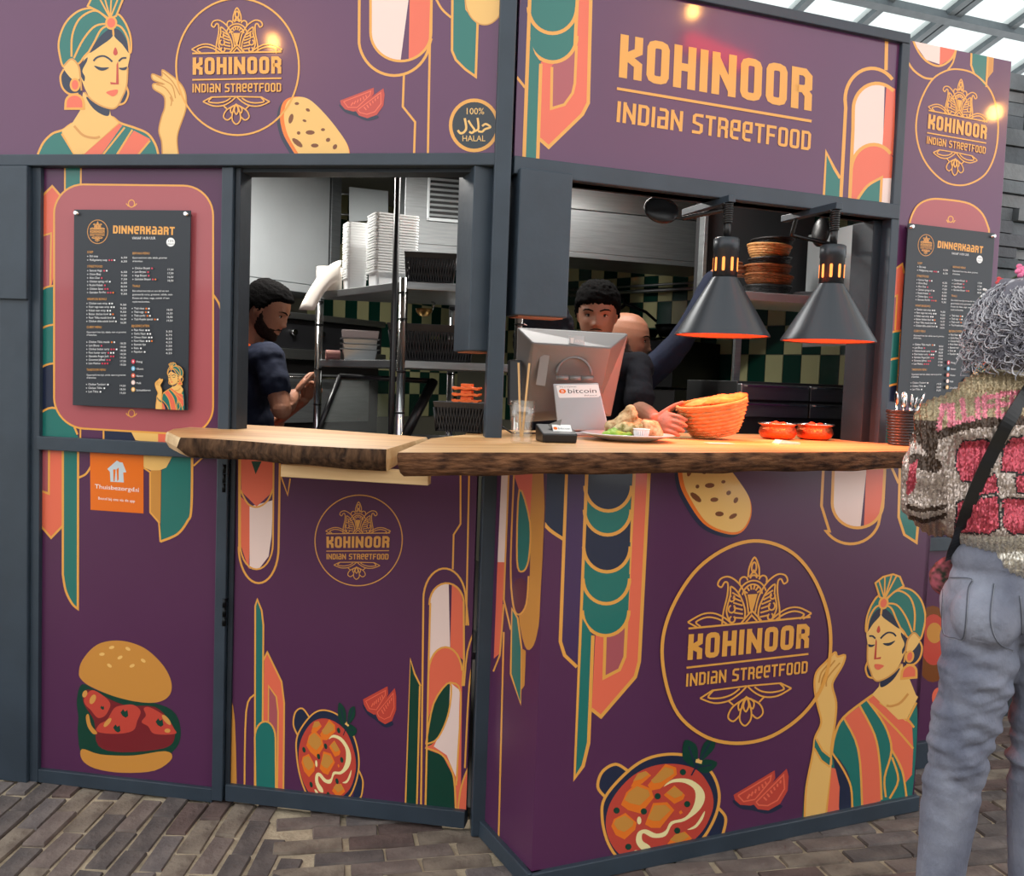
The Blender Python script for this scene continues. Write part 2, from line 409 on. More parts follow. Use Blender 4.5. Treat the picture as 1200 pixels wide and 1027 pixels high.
# unseen dark wall added behind the camera to keep low light off the panels
mb = MB(); mb.box(-9, 9, -4.4, -4.1, -.02, 2.4); struct('wall_light_block', mb, mat('light_block_wall', (84, 76, 70), .9, 0, .2, var=.3, vscale=2))
# warm bulbs and a heater bar strung over the passage: they show as reflections in the glossy fascia
def to_roof(p): return (P0-p).dot(e3)/e3.z      # height from p up to the glazing
def mirror_at(fr, x, y, o, dist):
    p = fr.px(x, y, o); d = (p-EYE).normalized(); n = fr.N; return p+(d-n*(2*d.dot(n)))*dist
BULB = mat('warm_bulb', (255, 190, 110), .3, emit=170, ecol=(255, 176, 88))
def bulb(p, lb):
    t = thing('hanging_bulb', lb, 'bulb', p, 'bulbs strung over the passage'); mb = MB(); mb.ell(p, (.032, .032, .042), 16, 10); mb.build('globe', BULB, t)
    mb = MB(); mb.tube([p+Vector((0, 0, .038)), p+Vector((0, 0, .1))], .018, 12); mb.build('socket', BLACK, t); mb = MB(); mb.tube([p+Vector((0, 0, .1)), p+Vector((0, 0, to_roof(p)))], .004, 6); mb.build('cable', BLACK, t)
bulb(mirror_at(A, 320, 49, .012, 2.6), 'bare warm bulb mirrored in the fascia beside the emblem'); bulb(mirror_at(B, 812, 13, .012, 2.6), 'bare warm bulb mirrored above the large lettering'); bulb(mirror_at(B, 1166, 132, .012, 2.2), 'bare warm bulb mirrored in the tall panel')
p = mirror_at(B, 838, 62, .012, 3.4); t = thing('heater_bar', 'red glowing heater bar hung over the passage', 'heater', p)
mb = MB(); mb.box(p.x-.35, p.x+.35, p.y-.06, p.y, p.z-.07, p.z+.07); mb.build('reflector', STEEL, t, .01); mb = MB(); mb.tube([p+Vector((-.3, .03, 0)), p+Vector((.3, .03, 0))], .05, 12); mb.build('element', mat('heater_glow', (255, 60, 40), .4, emit=16, ecol=(255, 60, 60)), t)
mb = MB(); mb.tube([p+Vector((0, -.03, .07)), p+Vector((0, -.03, to_roof(p)+.01))], .01, 8); mb.build('hanger', BLACK, t)
# ================================================================== the kiosk
kiosk = thing('food_kiosk', 'slate framed street food kiosk with purple printed panels', 'kiosk', K)
PURP = mat('purple_panel', (92, 46, 84), .3, 0, .4, coat=.45, bump=.02, bscale=5, var=.05, vscale=2)
PURPS = mat('purple_satin_panel', (84, 42, 77), .3, 0, .5, var=.05, vscale=2)
def part(name, mb, M, bevel=0, parent=None): return mb.build(name, M, parent or kiosk, bevel)
def rect(fr, u0, u1, z0, z1, o=0): return [proj(fr.P(u, z, o)) for u, z in ((u0, z0), (u1, z0), (u1, z1), (u0, z1))]
def panel(name, fr, u0, u1, z0, z1, o1, M, th=.012, parent=None, bevel=.001):
    mb = MB(); mb.fbox(fr, u0, u1, z0, z1, o1-th, o1); return part(name, mb, M, bevel, parent)
zb0, zb1 = A.z(300, 197), A.z(300, 183)
ZT = 2.64
uL = A.u(-70, 100)
uC = A.u(589, 100)
fasA = panel('fascia_panel', A, uL, uC, zb1-.002, ZT, .012, PURP)
mb = MB(); mb.fbox(A, uL, uC+.012, zb0, zb1, -.06, .034); part('beam', mb, SLATE, .003)
mb = MB(); mb.fbox(A, uL, uC+.01, zb0-.012, ZT, -.075, -.001); part('fascia_back', mb, SLATE2)
# fascia on the right front
ub0, ub1 = B.u(604, 100), B.u(1046, 140)
zr1 = (B.z(640, 190)+B.z(1000, 235))/2; zr0 = zr1-.052
ztop = (B.z(900, 20)+B.z(1040, 50))/2
fasB = panel('fascia_panel', B, ub0, ub1, zr1, ztop, .012, PURP)
mb = MB(); mb.fbox(B, ub0-.005, ub1+.03, zr0, zr1, -.06, .03); part('beam', mb, SLATE, .003)
mb = MB(); mb.fbox(B, ub0-.005, ub1+.03, ztop-.004, ztop+.03, -.06, .03); part('beam', mb, SLATE, .003)
mb = MB(); mb.fbox(B, ub0, ub1, zr0, ztop, -.075, -.001); part('fascia_back', mb, SLATE2)
# posts
CF = Fr(K, 5.5)
mb = MB(); mb.fbox(CF, -.028, .022, 0, 2.72, -.06, .034); part('corner_post', mb, SLATE, .004)
mb = MB(); mb.fbox(B, ub1, ub1+.035, ZC-.02, ztop+.02, -.08, .026); part('post', mb, SLATE, .003)
ui0 = B.u(1000, 400)
mb = MB(); mb.fbox(B, B.u(991, 400, -.13), ub1+.01, ZC-.03, zr0, -.13, -.02); part('inner_post', mb, SLATE2, .003)
ul = [A.u(x, 500) for x in (6, 40, 50)]
mb = MB(); mb.fbox(A, ul[0], ul[1], 0, zb0, -.1, .03); part('end_post', mb, SLATE, .004)
mb = MB(); mb.fbox(A, ul[1], ul[2], 0, zb0, -.06, .016); part('end_trim', mb, SLATE, .002)
mb = MB(); mb.fbox(A, uL, A.u(42, 300), A.z(20, 352), zb0-.002, .03, .045); part('cover_board', mb, SLATE, .003)
WOODD = mat('dark_weathered_wood', (62, 54, 50), .8, 0, .3, bump=.5, bscale=20, stretch=(6, 6, .6), c2=(40, 38, 38), vscale=10)
mb = MB(); mb.fbox(A, A.u(0, 600)-.1, ul[0]+.01, .02, A.z(20, 352), -.12, -.02); part('plank', mb, WOODD, .002)
um = [A.u(x, 400) for x in (260, 280)]
mb = MB(); mb.fbox(A, um[0], um[1]-.02, 0.01, zb0, -.06, .02); part('post', mb, SLATE, .003)
mb = MB(); mb.fbox(A, um[1]-.017, um[1], 0.01, zb0, -.07, .008); part('post', mb, SLATE2, .002)
# left panels
zrl1, zrl0 = A.z(150, 516), A.z(150, 532)
pu0, pu1 = ul[2], um[0]
menuA = panel('menu_panel', A, pu0, pu1, zrl1, zb0, .0, PURPS)
mb = MB(); mb.fbox(A, pu0-.006, pu1, zrl0, zrl1, -.05, .022); part('rail', mb, SLATE, .002)
lowA = panel('lower_panel', A, pu0, pu1, .045, zrl0, .0, PURPS)
mb = MB(); mb.fbox(A, pu0, pu1, .0, .045, -.05, .015); part('rail', mb, SLATE, .002)
# half door under the counter
du0, du1 = A.u(270, 750), A.u(553, 750)
door = panel('door_panel', A, du0, du1, .062, 1.17, .0, PURPS, .02)
mb = MB(); mb.fbox(A, du0, du1, .012, .066, -.03, .018); part('door_rail', mb, SLATE, .002)
for py in (560, 716):
    z = A.z(266, py); u = A.u(266, py); mb = MB()
    c = A.P(u, z, .018)
    for k in range(3): mb.tube([c+Vector((0, 0, -.045+.03*k+.001)), c+Vector((0, 0, -.015+.03*k-.001))], .0065, 10)
    part('hinge', mb, mat('dark_hinge', (30, 33, 36), .35, .8))
    mb = MB(); mb.fbox(A, u-.016, u+.016, z-.045, z+.045, .0, .006); part('hinge_leaf', mb, MATS['dark_hinge'], .001)
# counter box
bu1 = (QE-Q).length
zbx = ZC-.062
boxF = panel('counter_front_panel', BX, 0, bu1, .05, zbx, .0, PURPS, .02)
mb = MB(); mb.fbox(BX, -.006, bu1+.01, .0, .052, -.03, .016); part('plinth', mb, SLATE, .003)
sl = (Q-K).length
boxS = panel('counter_side_panel', BS, .03, sl, .05, zbx, .0, PURPS, .02)
mb = MB(); mb.fbox(BS, .02, sl+.01, 0, .052, -.03, .016); part('plinth', mb, SLATE, .003)
er = BX.P(bu1, 0); d = (er-B.O).dot(B.N)
ER = Fr(er, ABX+90)
mb = MB(); mb.fbox(ER, .0, max(.1, d-.03), .03, zbx, -.02, .0); part('counter_end_panel', mb, PURPS)
# front right of the box, below and beside the second menu
u2 = B.u(1085, 800)-.2; uE = B.u(1177, 150)
lowB = panel('lower_panel', B, u2, uE, .1, 1.03, -.02, PURPS)
mb = MB(); mb.fbox(B, u2, uE, .0, .1, -.06, .0); part('rail', mb, SLATE, .002)
mb = MB(); mb.fbox(B, u2, uE, .83, .88, -.03, .01); part('rail', mb, SLATE, .002)
mb = MB(); mb.fbox(B, u2, uE, 1.03, ZC-.02, -.06, -.02); part('apron', mb, SLATE2, .002)
pm0 = ub1+.036; zm1 = (B.z(1062, 48)+B.z(1188, 75))/2
menuB = panel('menu_panel', B, pm0, uE, ZC-.02, zm1, .012, PURP, .02)
mb = MB(); mb.fbox(B, uE-.03, uE, 0, zm1-.01, -.3, -.008); part('end_post', mb, SLATE2)
# folded shutter boxes hanging beside the corner post
def shutter(px0, px1, py0, py1, o, dep, name='shutter_box'):
    u0, u1 = B.u(px0, py1, o), B.u(px1, py1, o); z0, z1 = B.z((px0+px1)/2, py1, o), B.z((px0+px1)/2, py0, o)
    mb = MB(); mb.fbox(B, u0, u1, z0, z1, o-dep, o); b = part(name, mb, SLATE, .004)
    mb = MB(); mb.fbox(B, u0+.012, u1-.012, z0-.004, z0+.01, o-dep+.01, o-.008); part('shutter_bottom_edge', mb, mat('red_lit_edge', (150, 96, 70), .7, var=.2), 0, b)  # reddish light on the underside put into this edge strip's colour
shutter(549, 584, 194, 412, -.012, .16)
shutter(604, 665, 199, 371, .052, .1)
# kiosk shell: roof deck, end walls
DARK = mat('dark_interior', (38, 38, 40), .8)
mb = MB(); mb.prism([A.P(uL, 2.6, -.08), A.P(0, 2.6, -.05), B.P(uE, 2.6, -.08), (2.0, 4.9, 2.6), (-.45, 7.35, 2.6), (-2.4, 4.6, 2.6)], (0, 0, .05)); part('roof_deck', mb, mat('kiosk_ceiling', (150, 148, 142), .8))
mb = MB(); a, b = A.P(ul[0], 0, -.1), Vector((-2.1, 4.9, 0)); mb.prism([a, b, b+Vector((0, 0, 2.6)), a+Vector((0, 0, 2.6))], (-.04, 0, 0)); part('end_wall', mb, DARK)
mb = MB(); a, b = B.P(uE-.01, 0, -.06), Vector((1.95, 4.86, 0)); mb.prism([a, b, b+Vector((0, 0, 2.6)), a+Vector((0, 0, 2.6))], (.04, 0, 0)); part('end_wall', mb, DARK)
mb = MB(); mb.prism([A.P(ul[0]+.02, .005, -.1), A.P(0, .005, -.1), B.P(uE-.03, .005, -.1), (1.93, 4.82, .005), (-.45, 7.15, .005), (-2.02, 4.8, .005)], (0, 0, .02)); part('deck', mb, mat('kitchen_floor', (70, 66, 62), .6))
# ------------------------------------------------------------------ tiled kitchen walls
Wr = Fr((-.45, 7.25, 0), -45); Wl = Fr((-.45, 7.25, 0), 55)
PLA = mat('tile_grout', (120, 118, 104), .8)
mb = MB(); mb.fbox(Wr, 0, 3.42, 0, 2.6, -.1, 0); wbr = struct('wall_back_right', mb, PLA)
mb = MB(); mb.fbox(Wl, -3.4, 0, 0, 2.6, -.1, 0); wbl = struct('wall_back_left', mb, PLA)
TC = mat('cream_tile', (194, 192, 144), .18, 0, .5, var=.08, vscale=2); TG = mat('green_tile', (18, 62, 50), .15, 0, .5, var=.15, vscale=2)
tw, thh = .112, .165
mb = MB(); mb.box(-tw/2+.002, tw/2-.002, -.007, 0, .002, thh-.002)
tms = []
for M in (TC, TG):
    me = bpy.data.meshes.new('tile'); me.from_pydata([tuple(p) for p in mb.v], [], mb.f); me.materials.append(M); fixn(me); tms.append(me)
def tiles(fr, wl, i0, i1, z0, rows_):
    for r in range(rows_):
        for i in range(i0, i1):
            P = fr.P((i+.5)*tw, z0+r*thh, 0)
            x, y = proj(P+Vector((0, 0, .08)))
            if not (285 < x < 1045 and 195 < y < 525): continue
            o = bpy.data.objects.new('tile', tms[(i+r) % 2]); col.objects.link(o); o.parent = wl; o.location = P; o.rotation_euler = (0, 0, fr.ang)
tiles(Wr, wbr, 4, 30, 1.11, 9); tiles(Wl, wbl, -14, 0, 1.11, 9)
stone_wall('wall_right', B, uE+.3, 3.4, 0, 2.73, -.35, uE+.3, 3.2, .9, 2.71, 3)
stone_wall('wall_left', A, -3.0, ul[0]-.2, 0, 2.5, -.25, ul[0]-.4, ul[0]-.2, .1, 1.5, 4)
# ================================================================== printed motifs
Z1 = Zm(200, 0, 160/1027)
def mir(l, c=1000): return [(c-x, y) for x, y in l]
def logo(pen, T, wd, circle=True, k='g', small=False):
    pen.T = T
    if circle: pen.line(arc(504, 503, 462, 514, n=72), wd*1.15, k, True)
    S = []
    S += [(cr([(470, 162), (474, 112), (500, 60), (527, 112), (531, 162)], 5), 0)]
    S += [(arc(500, 112, 13, 27, n=12), 1), ([(478, 160), (500, 128), (524, 160)], 0)]
    S += [(arc(447, 182, 22, 24, 150, 350, 8), 0), (arc(553, 180, 22, 24, 190, 390, 8), 0), (arc(500, 168, 18, 16, 180, 360, 8), 0)]
    S += [(arc(498, 262, 78, 82, 198, 342, 14), 0), (arc(498, 265, 56, 66, 192, 348, 14), 0)]
    for a in (-60, -35, -12, 12, 35, 60): S += [([(498+30*math.sin(R(a)), 262-36*math.cos(R(a))), (498+52*math.sin(R(a)), 262-58*math.cos(R(a)))], 0)]
    leaf = cr([(342, 396), (346, 330), (362, 250), (362, 190), (345, 180), (328, 205), (308, 190), (325, 160), (370, 155), (425, 195), (465, 265), (482, 350)], 4)
    inn = cr([(385, 390), (362, 330), (378, 250), (380, 205), (425, 245), (460, 320), (462, 372), (450, 392)], 4)
    rib = [([(388+i*4, 236+i*26), (432+i*8-max(0, i-2)*6, 262+i*22)], 0) for i in range(6)]
    sp = [(arc(388, 266, 14, 16, -60, 250, 10), 0), (arc(390, 320, 18, 20, -60, 250, 10), 0), (arc(395, 374, 15, 17, -60, 250, 10), 0)]
    sl = [(cr([(395, 396), (345, 358), (290, 335), (230, 338), (160, 372)], 4), 0), ([(160, 372), (208, 400)], 0), (cr([(228, 398), (203, 374), (258, 354), (318, 366), (368, 396)], 4), 0)]
    for l, c in [(leaf, 0), (inn, 0)]+rib+sp+sl: S += [(l, c), (mir(l), c)]
    S += [([(470, 394), (500, 360), (532, 392)], 0), ([(445, 396), (500, 335), (556, 392)], 0)]
    lo = [(cr([(495, 728), (455, 765), (395, 796), (320, 798), (245, 766)], 4), 0), ([(245, 766), (308, 732), (495, 728)], 0), (cr([(312, 734), (288, 766), (350, 776), (412, 765), (455, 738)], 4), 0), ([(398, 796), (425, 820)], 0),
          (cr([(478, 795), (420, 832), (400, 880), (430, 905), (462, 880)], 4), 0), (cr([(490, 790), (455, 815), (458, 850), (480, 835)], 3), 0)]
    for l, c in lo: S += [(l, c), (mir(l, 992), c)]
    S += [(cr([(495, 785), (468, 850), (466, 905), (496, 936), (526, 905), (523, 850)], 5, True), 1), (cr([(496, 792), (480, 830), (496, 862), (511, 830)], 4, True), 1)]
    for l, c in S: pen.line(l, wd*.85, k, bool(c))
    pen.fill([(470, 250), (526, 250), (512, 310), (498, 355), (484, 310)], k)
    pen.line([(165, 404), (835, 391)], wd, k); pen.line([(165, 602), (835, 590)], wd, k)
    pen.glyphs('KOHINOOR', 168, 834, 434, 564, k, .36, -9); pen.glyphs('INDIaN STReeTFOOD', 166, 834, 632, 698, k, .3, -6)
LSRC = [(165, 602), (835, 590), (500, 60), (497, 936)]
Zw = Zm(40, 0, 180/999)
def face(pen, T, wd):
    """turbaned woman's head and neck; canonical units are those of the fascia print"""
    pen.T = T; F, L = pen.fill, pen.line
    F(cr([(195, 450), (172, 500), (185, 570), (230, 615), (300, 610), (310, 560), (240, 430)], 5, True), 'n'); L(cr([(195, 450), (172, 500), (185, 570), (230, 612), (290, 610)], 5), wd)
    F(cr([(600, 560), (615, 610), (590, 665), (548, 680), (540, 620)], 4, True), 'n'); L(cr([(600, 560), (614, 610), (590, 668), (545, 684)], 5), wd)
    neck = [(320, 600), (300, 720), (250, 800), (180, 850), (260, 1000), (330, 1000), (550, 800), (500, 750), (490, 690)]
    F(neck, 's')
    F(cr([(340, 630), (380, 700), (440, 745), (487, 752), (487, 690), (420, 670)], 4, True), 'n')
    fc = cr([(345, 340), (430, 260), (520, 222), (590, 300), (625, 350), (610, 440), (600, 560), (570, 640), (545, 685), (510, 705), (440, 690), (370, 640), (325, 560), (305, 470)], 5, True)
    F(fc, 's'); L(cr([(610, 440), (602, 560), (570, 640), (545, 688), (510, 708), (440, 690), (375, 650), (330, 600)], 5), wd*.8, 'f')
    F(cr([(345, 375), (300, 430), (300, 480), (325, 530), (332, 500), (315, 460), (345, 400)], 4, True), 'n')
    tur = cr([(345, 350), (290, 415), (200, 440), (170, 370), (162, 270), (200, 160), (270, 85), (350, 55), (430, 70), (500, 110), (550, 95), (600, 160), (630, 250), (625, 345), (560, 240), (515, 200)], 5, True)
    F(tur, 't'); L(tur, wd, 'g', True)
    F(cr([(360, 345), (420, 250), (480, 195), (512, 190), (510, 240), (440, 295)], 4, True), 'n'); F(cr([(520, 190), (560, 200), (600, 260), (618, 345), (575, 290), (525, 240)], 4, True), 'n')
    L(cr([(505, 160), (440, 190), (390, 280), (350, 350)], 5), wd); L(cr([(500, 155), (400, 170), (320, 260), (260, 380)], 5), wd); L(cr([(480, 125), (400, 70), (300, 120), (250, 230), (245, 370)], 5), wd)
    L(cr([(525, 160), (570, 180), (610, 250), (622, 340)], 5), wd); L(cr([(515, 190), (518, 230)], 2), wd)
    pl = [(350, 40), (385, -30), (440, -52), (520, -40), (578, 0), (535, 105), (490, 125), (420, 75)]
    F(pl, 't'); L(pl, wd, 'g', True)
    for x, y in ((410, -42), (450, -50), (505, -42), (550, -15)): L([(497, 120), (x, y)], wd*.8)
    F(arc(503, 150, 33, 38), 'c'); L(arc(503, 150, 33, 38), wd, 'g', True)
    F(cr([(195, 430), (245, 385), (290, 430), (300, 500), (270, 530), (215, 480)], 5, True), 's'); L(cr([(195, 430), (245, 385), (290, 430), (302, 500), (310, 590)], 5), wd*.9, 'f')
    F(arc(268, 553, 28, 38), 'c'); L(arc(268, 553, 28, 38), wd, 'g', True)
    ed = [(205, 708)]+arc(265, 670, 58, 55, 180, 360, 10)+[(325, 708)]
    F(ed, 'c'); L(ed, wd*1.2, 'g', True)
    F(cr([(530, 308), (545, 345), (530, 362), (516, 345)], 4, True), 'm')
    L(cr([(388, 398), (410, 375), (450, 365), (485, 380), (510, 403)], 4), wd*.9, 'n'); L(cr([(552, 400), (575, 380), (602, 378)], 4), wd*.9, 'n')
    F(cr([(392, 428), (440, 440), (490, 440), (455, 460), (420, 455)], 3, True), 'n'); F(cr([(552, 442), (580, 442), (606, 435), (598, 455), (570, 457)], 3, True), 'n')
    F([(548, 400), (552, 550), (500, 550), (497, 535), (535, 540), (538, 420)], 'm')
    F(cr([(470, 602), (505, 588), (545, 585), (540, 612), (515, 628), (490, 618)], 3, True), 'c')
    L(cr([(262, 820), (320, 880), (390, 898), (430, 890)], 5), wd*1.2, 'f')
def hand(pen, T, wd, low):
    pen.T = T; F, L = pen.fill, pen.line
    h = cr([(835, 1010), (830, 920), (812, 850), (830, 760), (850, 700), (845, 625), (780, 580), (778, 545), (845, 548), (775, 520), (770, 482), (830, 500), (835, 455), (890, 490), (940, 530), (975, 580), (990, 640), (985, 720), (940, 850), (930, 920), (940, 1010)], 4)
    F(h, 's'); L(h, wd*.8, 'q')
    for l in ([(790, 490), (850, 525), (900, 560), (920, 640)], [(835, 470), (900, 530), (950, 620)], [(795, 550), (850, 570), (890, 620), (905, 660)], [(885, 630), (895, 660), (890, 690)]): L(cr(l, 4), wd*.7, 'q')
# --- shared food motifs, in units of the pot detail on the counter front
Zp = Zm(690, 860, 250/1200)
def tomato(pen, T, wd):
    pen.T = T; F, L = pen.fill, pen.line
    F(cr([(808, 375), (850, 420), (920, 432), (1000, 450), (1060, 430), (1080, 400), (900, 380)], 4, True), 'n')
    a = [(813, 345), (1045, 206), (1048, 250), (960, 385), (910, 405), (850, 400), (822, 375)]
    b = [(918, 388), (1112, 197), (1123, 240), (1118, 320), (1075, 395), (1010, 432), (950, 425)]
    F(a, 'm'); L([(838, 348), (1025, 235), (1020, 265), (935, 370), (870, 382), (838, 348)], wd, 'c')
    F(b, 'm'); L([(940, 385), (1095, 232), (1100, 310), (1060, 375), (1005, 405), (955, 402), (940, 385)], wd, 'c')
    for i in range(6):
        t = i/5; x, y = 905+85*t, 340-70*t; L([(x, y), (x-15+26*t, y+26-6*t)], wd*1.3, 'c')
        x, y = 1000+75*t, 375-95*t; L([(x, y), (x-18+22*t, y-18)], wd*1.3, 'c')
def pot(pen, T, wd):
    pen.T = T; F, L = pen.fill, pen.line
    for hd in (cr([(95, 360), (50, 300), (75, 215), (150, 172), (220, 210)], 5), cr([(725, 415), (768, 470), (760, 540), (735, 590), (660, 610)], 5)): F(hd, 'n'); L(hd, wd*1.3)
    oo = arc(400, 420, 310, 318, rot=-40, n=48)
    oo = cr([(75, 480), (90, 360), (210, 220), (330, 140), (470, 115), (600, 140), (690, 220), (730, 320), (725, 420), (680, 530), (610, 620), (480, 700), (330, 745), (190, 720), (110, 620)], 5, True)
    F(oo, 'n'); L(oo, wd*1.3, 'g', True)
    F(cr([(95, 490), (130, 370), (230, 250), (350, 185), (480, 170), (600, 200), (670, 280), (700, 370), (685, 460), (620, 570), (480, 670), (330, 715), (190, 690), (115, 600)], 5, True), 'm')
    for l, t in (([(235, 300), (270, 230), (320, 210), (350, 235), (300, 280)], 0), ([(330, 290), (430, 170), (490, 190), (495, 230), (400, 310), (350, 320)], 1), ([(180, 400), (210, 330), (270, 275), (350, 310), (365, 360), (290, 450), (220, 430)], 1), ([(420, 345), (480, 290), (540, 345), (530, 370), (480, 395)], 1),
                 ([(315, 510), (360, 390), (440, 385), (480, 430), (400, 530), (350, 530)], 1), ([(125, 520), (140, 480), (205, 445), (268, 500), (260, 540), (200, 595), (150, 570)], 1), ([(440, 620), (480, 570), (540, 550), (580, 590), (500, 650)], 0), ([(505, 440), (518, 430), (528, 445), (512, 455)], 0)):
        F(l, 'e')
        if len(l) > 4:
            cx, cy = sum(p[0] for p in l)/len(l), sum(p[1] for p in l)/len(l)
            F([(cx+(x-cx)*.78, cy-14+(y-cy)*.62) for x, y in l], 'q')
    F(cr([(420, 298), (470, 258), (560, 255), (630, 300), (652, 360), (620, 430), (540, 490), (470, 510), (430, 575), (360, 585), (305, 560), (300, 600), (340, 630), (345, 655), (300, 655), (265, 610), (275, 555), (320, 538), (380, 562), (430, 545), (460, 495), (540, 470), (590, 400), (595, 320), (540, 278), (470, 275)], 4, True), 'y')
    F(cr([(552, 540), (600, 510), (650, 435), (640, 480), (600, 530)], 4, True), 'y'); F(arc(282, 488, 12, 22), 'y'); F(arc(275, 668, 22, 10, rot=25), 'y')
    for x, y in ((528, 216), (386, 352), (308, 437), (155, 432), (552, 396), (496, 545), (221, 636), (400, 655)): F(arc(x, y, 18, 18, n=10), 'l')
    for l in ([(600, 190), (535, 150), (525, 100), (540, 35), (600, 60), (612, 120)], [(622, 150), (635, 80), (660, 40), (705, 20), (705, 80), (650, 140)], [(605, 190), (650, 145), (720, 160), (700, 200), (650, 222)]): F(cr(l, 3, True), 'l')
    L([(575, 235), (605, 180), (690, 35)], wd*.7, 'n'); L([(600, 185), (560, 70)], wd*.7, 'n'); L([(605, 188), (690, 175)], wd*.7, 'n'); L([(600, 152), (635, 160)], wd*1.6, 's')
def bread(pen, T):
    pen.T = T; F = pen.fill
    o = [(95, 440), (110, 395), (150, 378), (200, 388), (260, 440), (320, 510), (362, 575), (365, 640), (330, 690), (270, 690), (190, 650), (120, 550), (98, 490)]
    F(cr([(x-12, y+10) for x, y in o], 5, True), 'n'); F(cr(o, 5, True), 'e'); F(cr([(232+(x-232)*.93+6, 520+(y-520)*.97-3) for x, y in o], 5, True), 's')
    for x, y, a, b, r in ((160, 405, 9, 6, 0), (203, 430, 9, 6, 30), (137, 464, 9, 20, 15), (190, 472, 8, 5, 20), (212, 518, 18, 9, 0), (262, 507, 8, 6, 0), (167, 520, 7, 7, 0), (162, 558, 26, 10, 40), (230, 569, 15, 8, 0), (282, 547, 9, 8, -30), (309, 574, 8, 11, 30), (250, 620, 16, 9, 5), (300, 630, 16, 8, -25)): F(arc(x, y, a, b, n=10, rot=r), 'd')
# --------------------------------------------------------------- fascia, left front
cl = rect(A, uL, uC, zb1, ZT, .012)
P = pen_on(A, .012, cl)
Zf = Zm(410, 0, .18); P.T = Zf
P.line([(62, -60), (60, 250)]+arc(290, 250, 232, 242, 180, 0, 24)[1:-3]+[(530, 250)], 3.2)
P.fill([(135, -60), (135, 210)]+arc(330, 210, 195, 188, 180, 90, 12)[1:]+[(390, -60)], 'k'); P.fill([(390, -60), (383, 392)]+arc(330, 210, 195, 185, 70, 0, 10)+[(532, -60)], 'c')
P.line([(135, -60), (135, 210)]+arc(332, 210, 197, 188, 180, 0, 24)[1:]+[(532, -60)], 3)
P.line([(532, -60), (520, 330), (508, 1015)], 2.6); P.line([(352, 488), (345, 695), (425, 795), (418, 1015)], 2.6)
P.line(cr([(560, -10), (600, 60), (660, 115)], 4), 2.6)
tl = [(668, -60), (665, 330), (690, 390), (750, 450), (820, 500), (832, 150), (760, 60), (750, -60)]; P.both(tl, 't', 2.8)
P.fill(arc(878, -20, 128, 182, 0, 180, 24), 's'); P.line(arc(878, -20, 128, 182, 0, 180, 24), 1.5, 'f')
P.build('deco_print', fasA)
P = pen_on(A, .0125, cl); P.base = .003; logo(P, Z1, 1.9); P.build('logo_print', fasA)
P = pen_on(A, .012, cl); P.base = .002; P.T = Zw
bd = cr([(25, 1005), (60, 930), (120, 870), (190, 845), (260, 800), (400, 780), (500, 760), (560, 800), (650, 830), (740, 870), (790, 940), (810, 1010)], 4)+[(810, 1030), (25, 1030)]
P.fill(bd, 't'); P.fill([(180, 860), (260, 1005), (330, 1005), (560, 800), (420, 760), (300, 780)], 's')
P.fill([(315, 1005), (545, 805), (575, 815), (440, 1005)], 'c'); P.fill([(540, 1005), (650, 850), (755, 905), (680, 1005)], 'c')
for l in ([(180, 870), (262, 1005)], [(315, 1005), (550, 800)], [(450, 1005), (590, 830)], [(540, 1005), (640, 845)], [(680, 1005), (755, 915)]): P.line(l, 2.2)
P.line(bd[:-2], 2.6); face(P, Zw, 2.3); P.build('woman_print', fasA)
P = pen_on(A, .012, cl); P.base = .008; hand(P, Zw, 2, 0); P.build('hand_print', fasA)
P = pen_on(A, .012, cl); P.base = .008; bread(P, Zm(300, 0, .3)); P.build('bread_print', fasA)
P = pen_on(A, .012, cl); P.base = .002; tomato(P, aff([(815, 345), (1110, 200), (1000, 430)], [(399, 118), (449, 104), (429, 138)]), 1); P.build('tomato_print', fasA)
P = pen_on(A, .012, cl); P.base = .004; P.T = Zf
P.fill(arc(810, 817, 165, 175, n=40), 'g'); P.fill(arc(810, 817, 143, 152, n=40), 'b')
P.text('100%', 812, 745, 42, 's', 125, 'c'); P.text('HALAL', 806, 920, 38, 's', 152, 'c')
for l, wd in ((cr([(862, 822), (885, 808), (915, 828), (880, 842), (862, 858), (835, 855)], 5), 2.4), (cr([(832, 768), (838, 835), (820, 852), (800, 858)], 4), 2.4), (cr([(772, 785), (790, 815), (812, 848), (795, 866), (778, 858)], 4), 2.4), (cr([(748, 770), (758, 830), (745, 860), (720, 868), (703, 848)], 5), 2.6)): P.line(l, wd, 's')
P.build('halal_sticker', fasA)['label'] = 'round black halal sticker with gold rim'
# --------------------------------------------------------------- fascia, right front
cl = rect(B, ub0, ub1, zr1, ztop, .012); Zb = Zm(600, 0, 460/1200)
P = pen_on(B, .012, cl); P.T = Zb
P.fill([(15, 60), (15, 235), (40, 265), (50, -90)], 'j'); P.line([(14, 235), (40, 268)], 3)
P.fill([(88, 190), (82, 425), (112, 450), (215, 350), (235, 310), (243, -90), (200, -90), (195, 150)], 'c'); P.fill([(122, 200), (120, 330), (160, 320), (188, 280), (195, 150)], 'r')
P.line([(122, 205), (120, 332), (160, 320), (185, 285), (192, 255), (197, 140)], 3.2); P.line([(84, 425), (112, 450), (215, 350), (233, 315), (243, -90)], 4)
for y, k in ((150, 't'), (60, 't'), (-30, 't')): P.fill([(55, y-90), (52, y-40)]+arc(122, y-40, 72, 78, 180, 0, 16)+[(200, y-90)], k)
for y in (62, 150): P.line(arc(124, y-40, 74, 80, 180, 0, 18), 4.2)
P.fill([(52, 110), (70, 165), (88, 190), (78, 500), (36, 500)], 't'); P.line([(57, -90), (36, 500)], 4.2); P.line([(88, 195), (78, 500)], 4)
P.line([(204, -90), (192, 150)], 4)
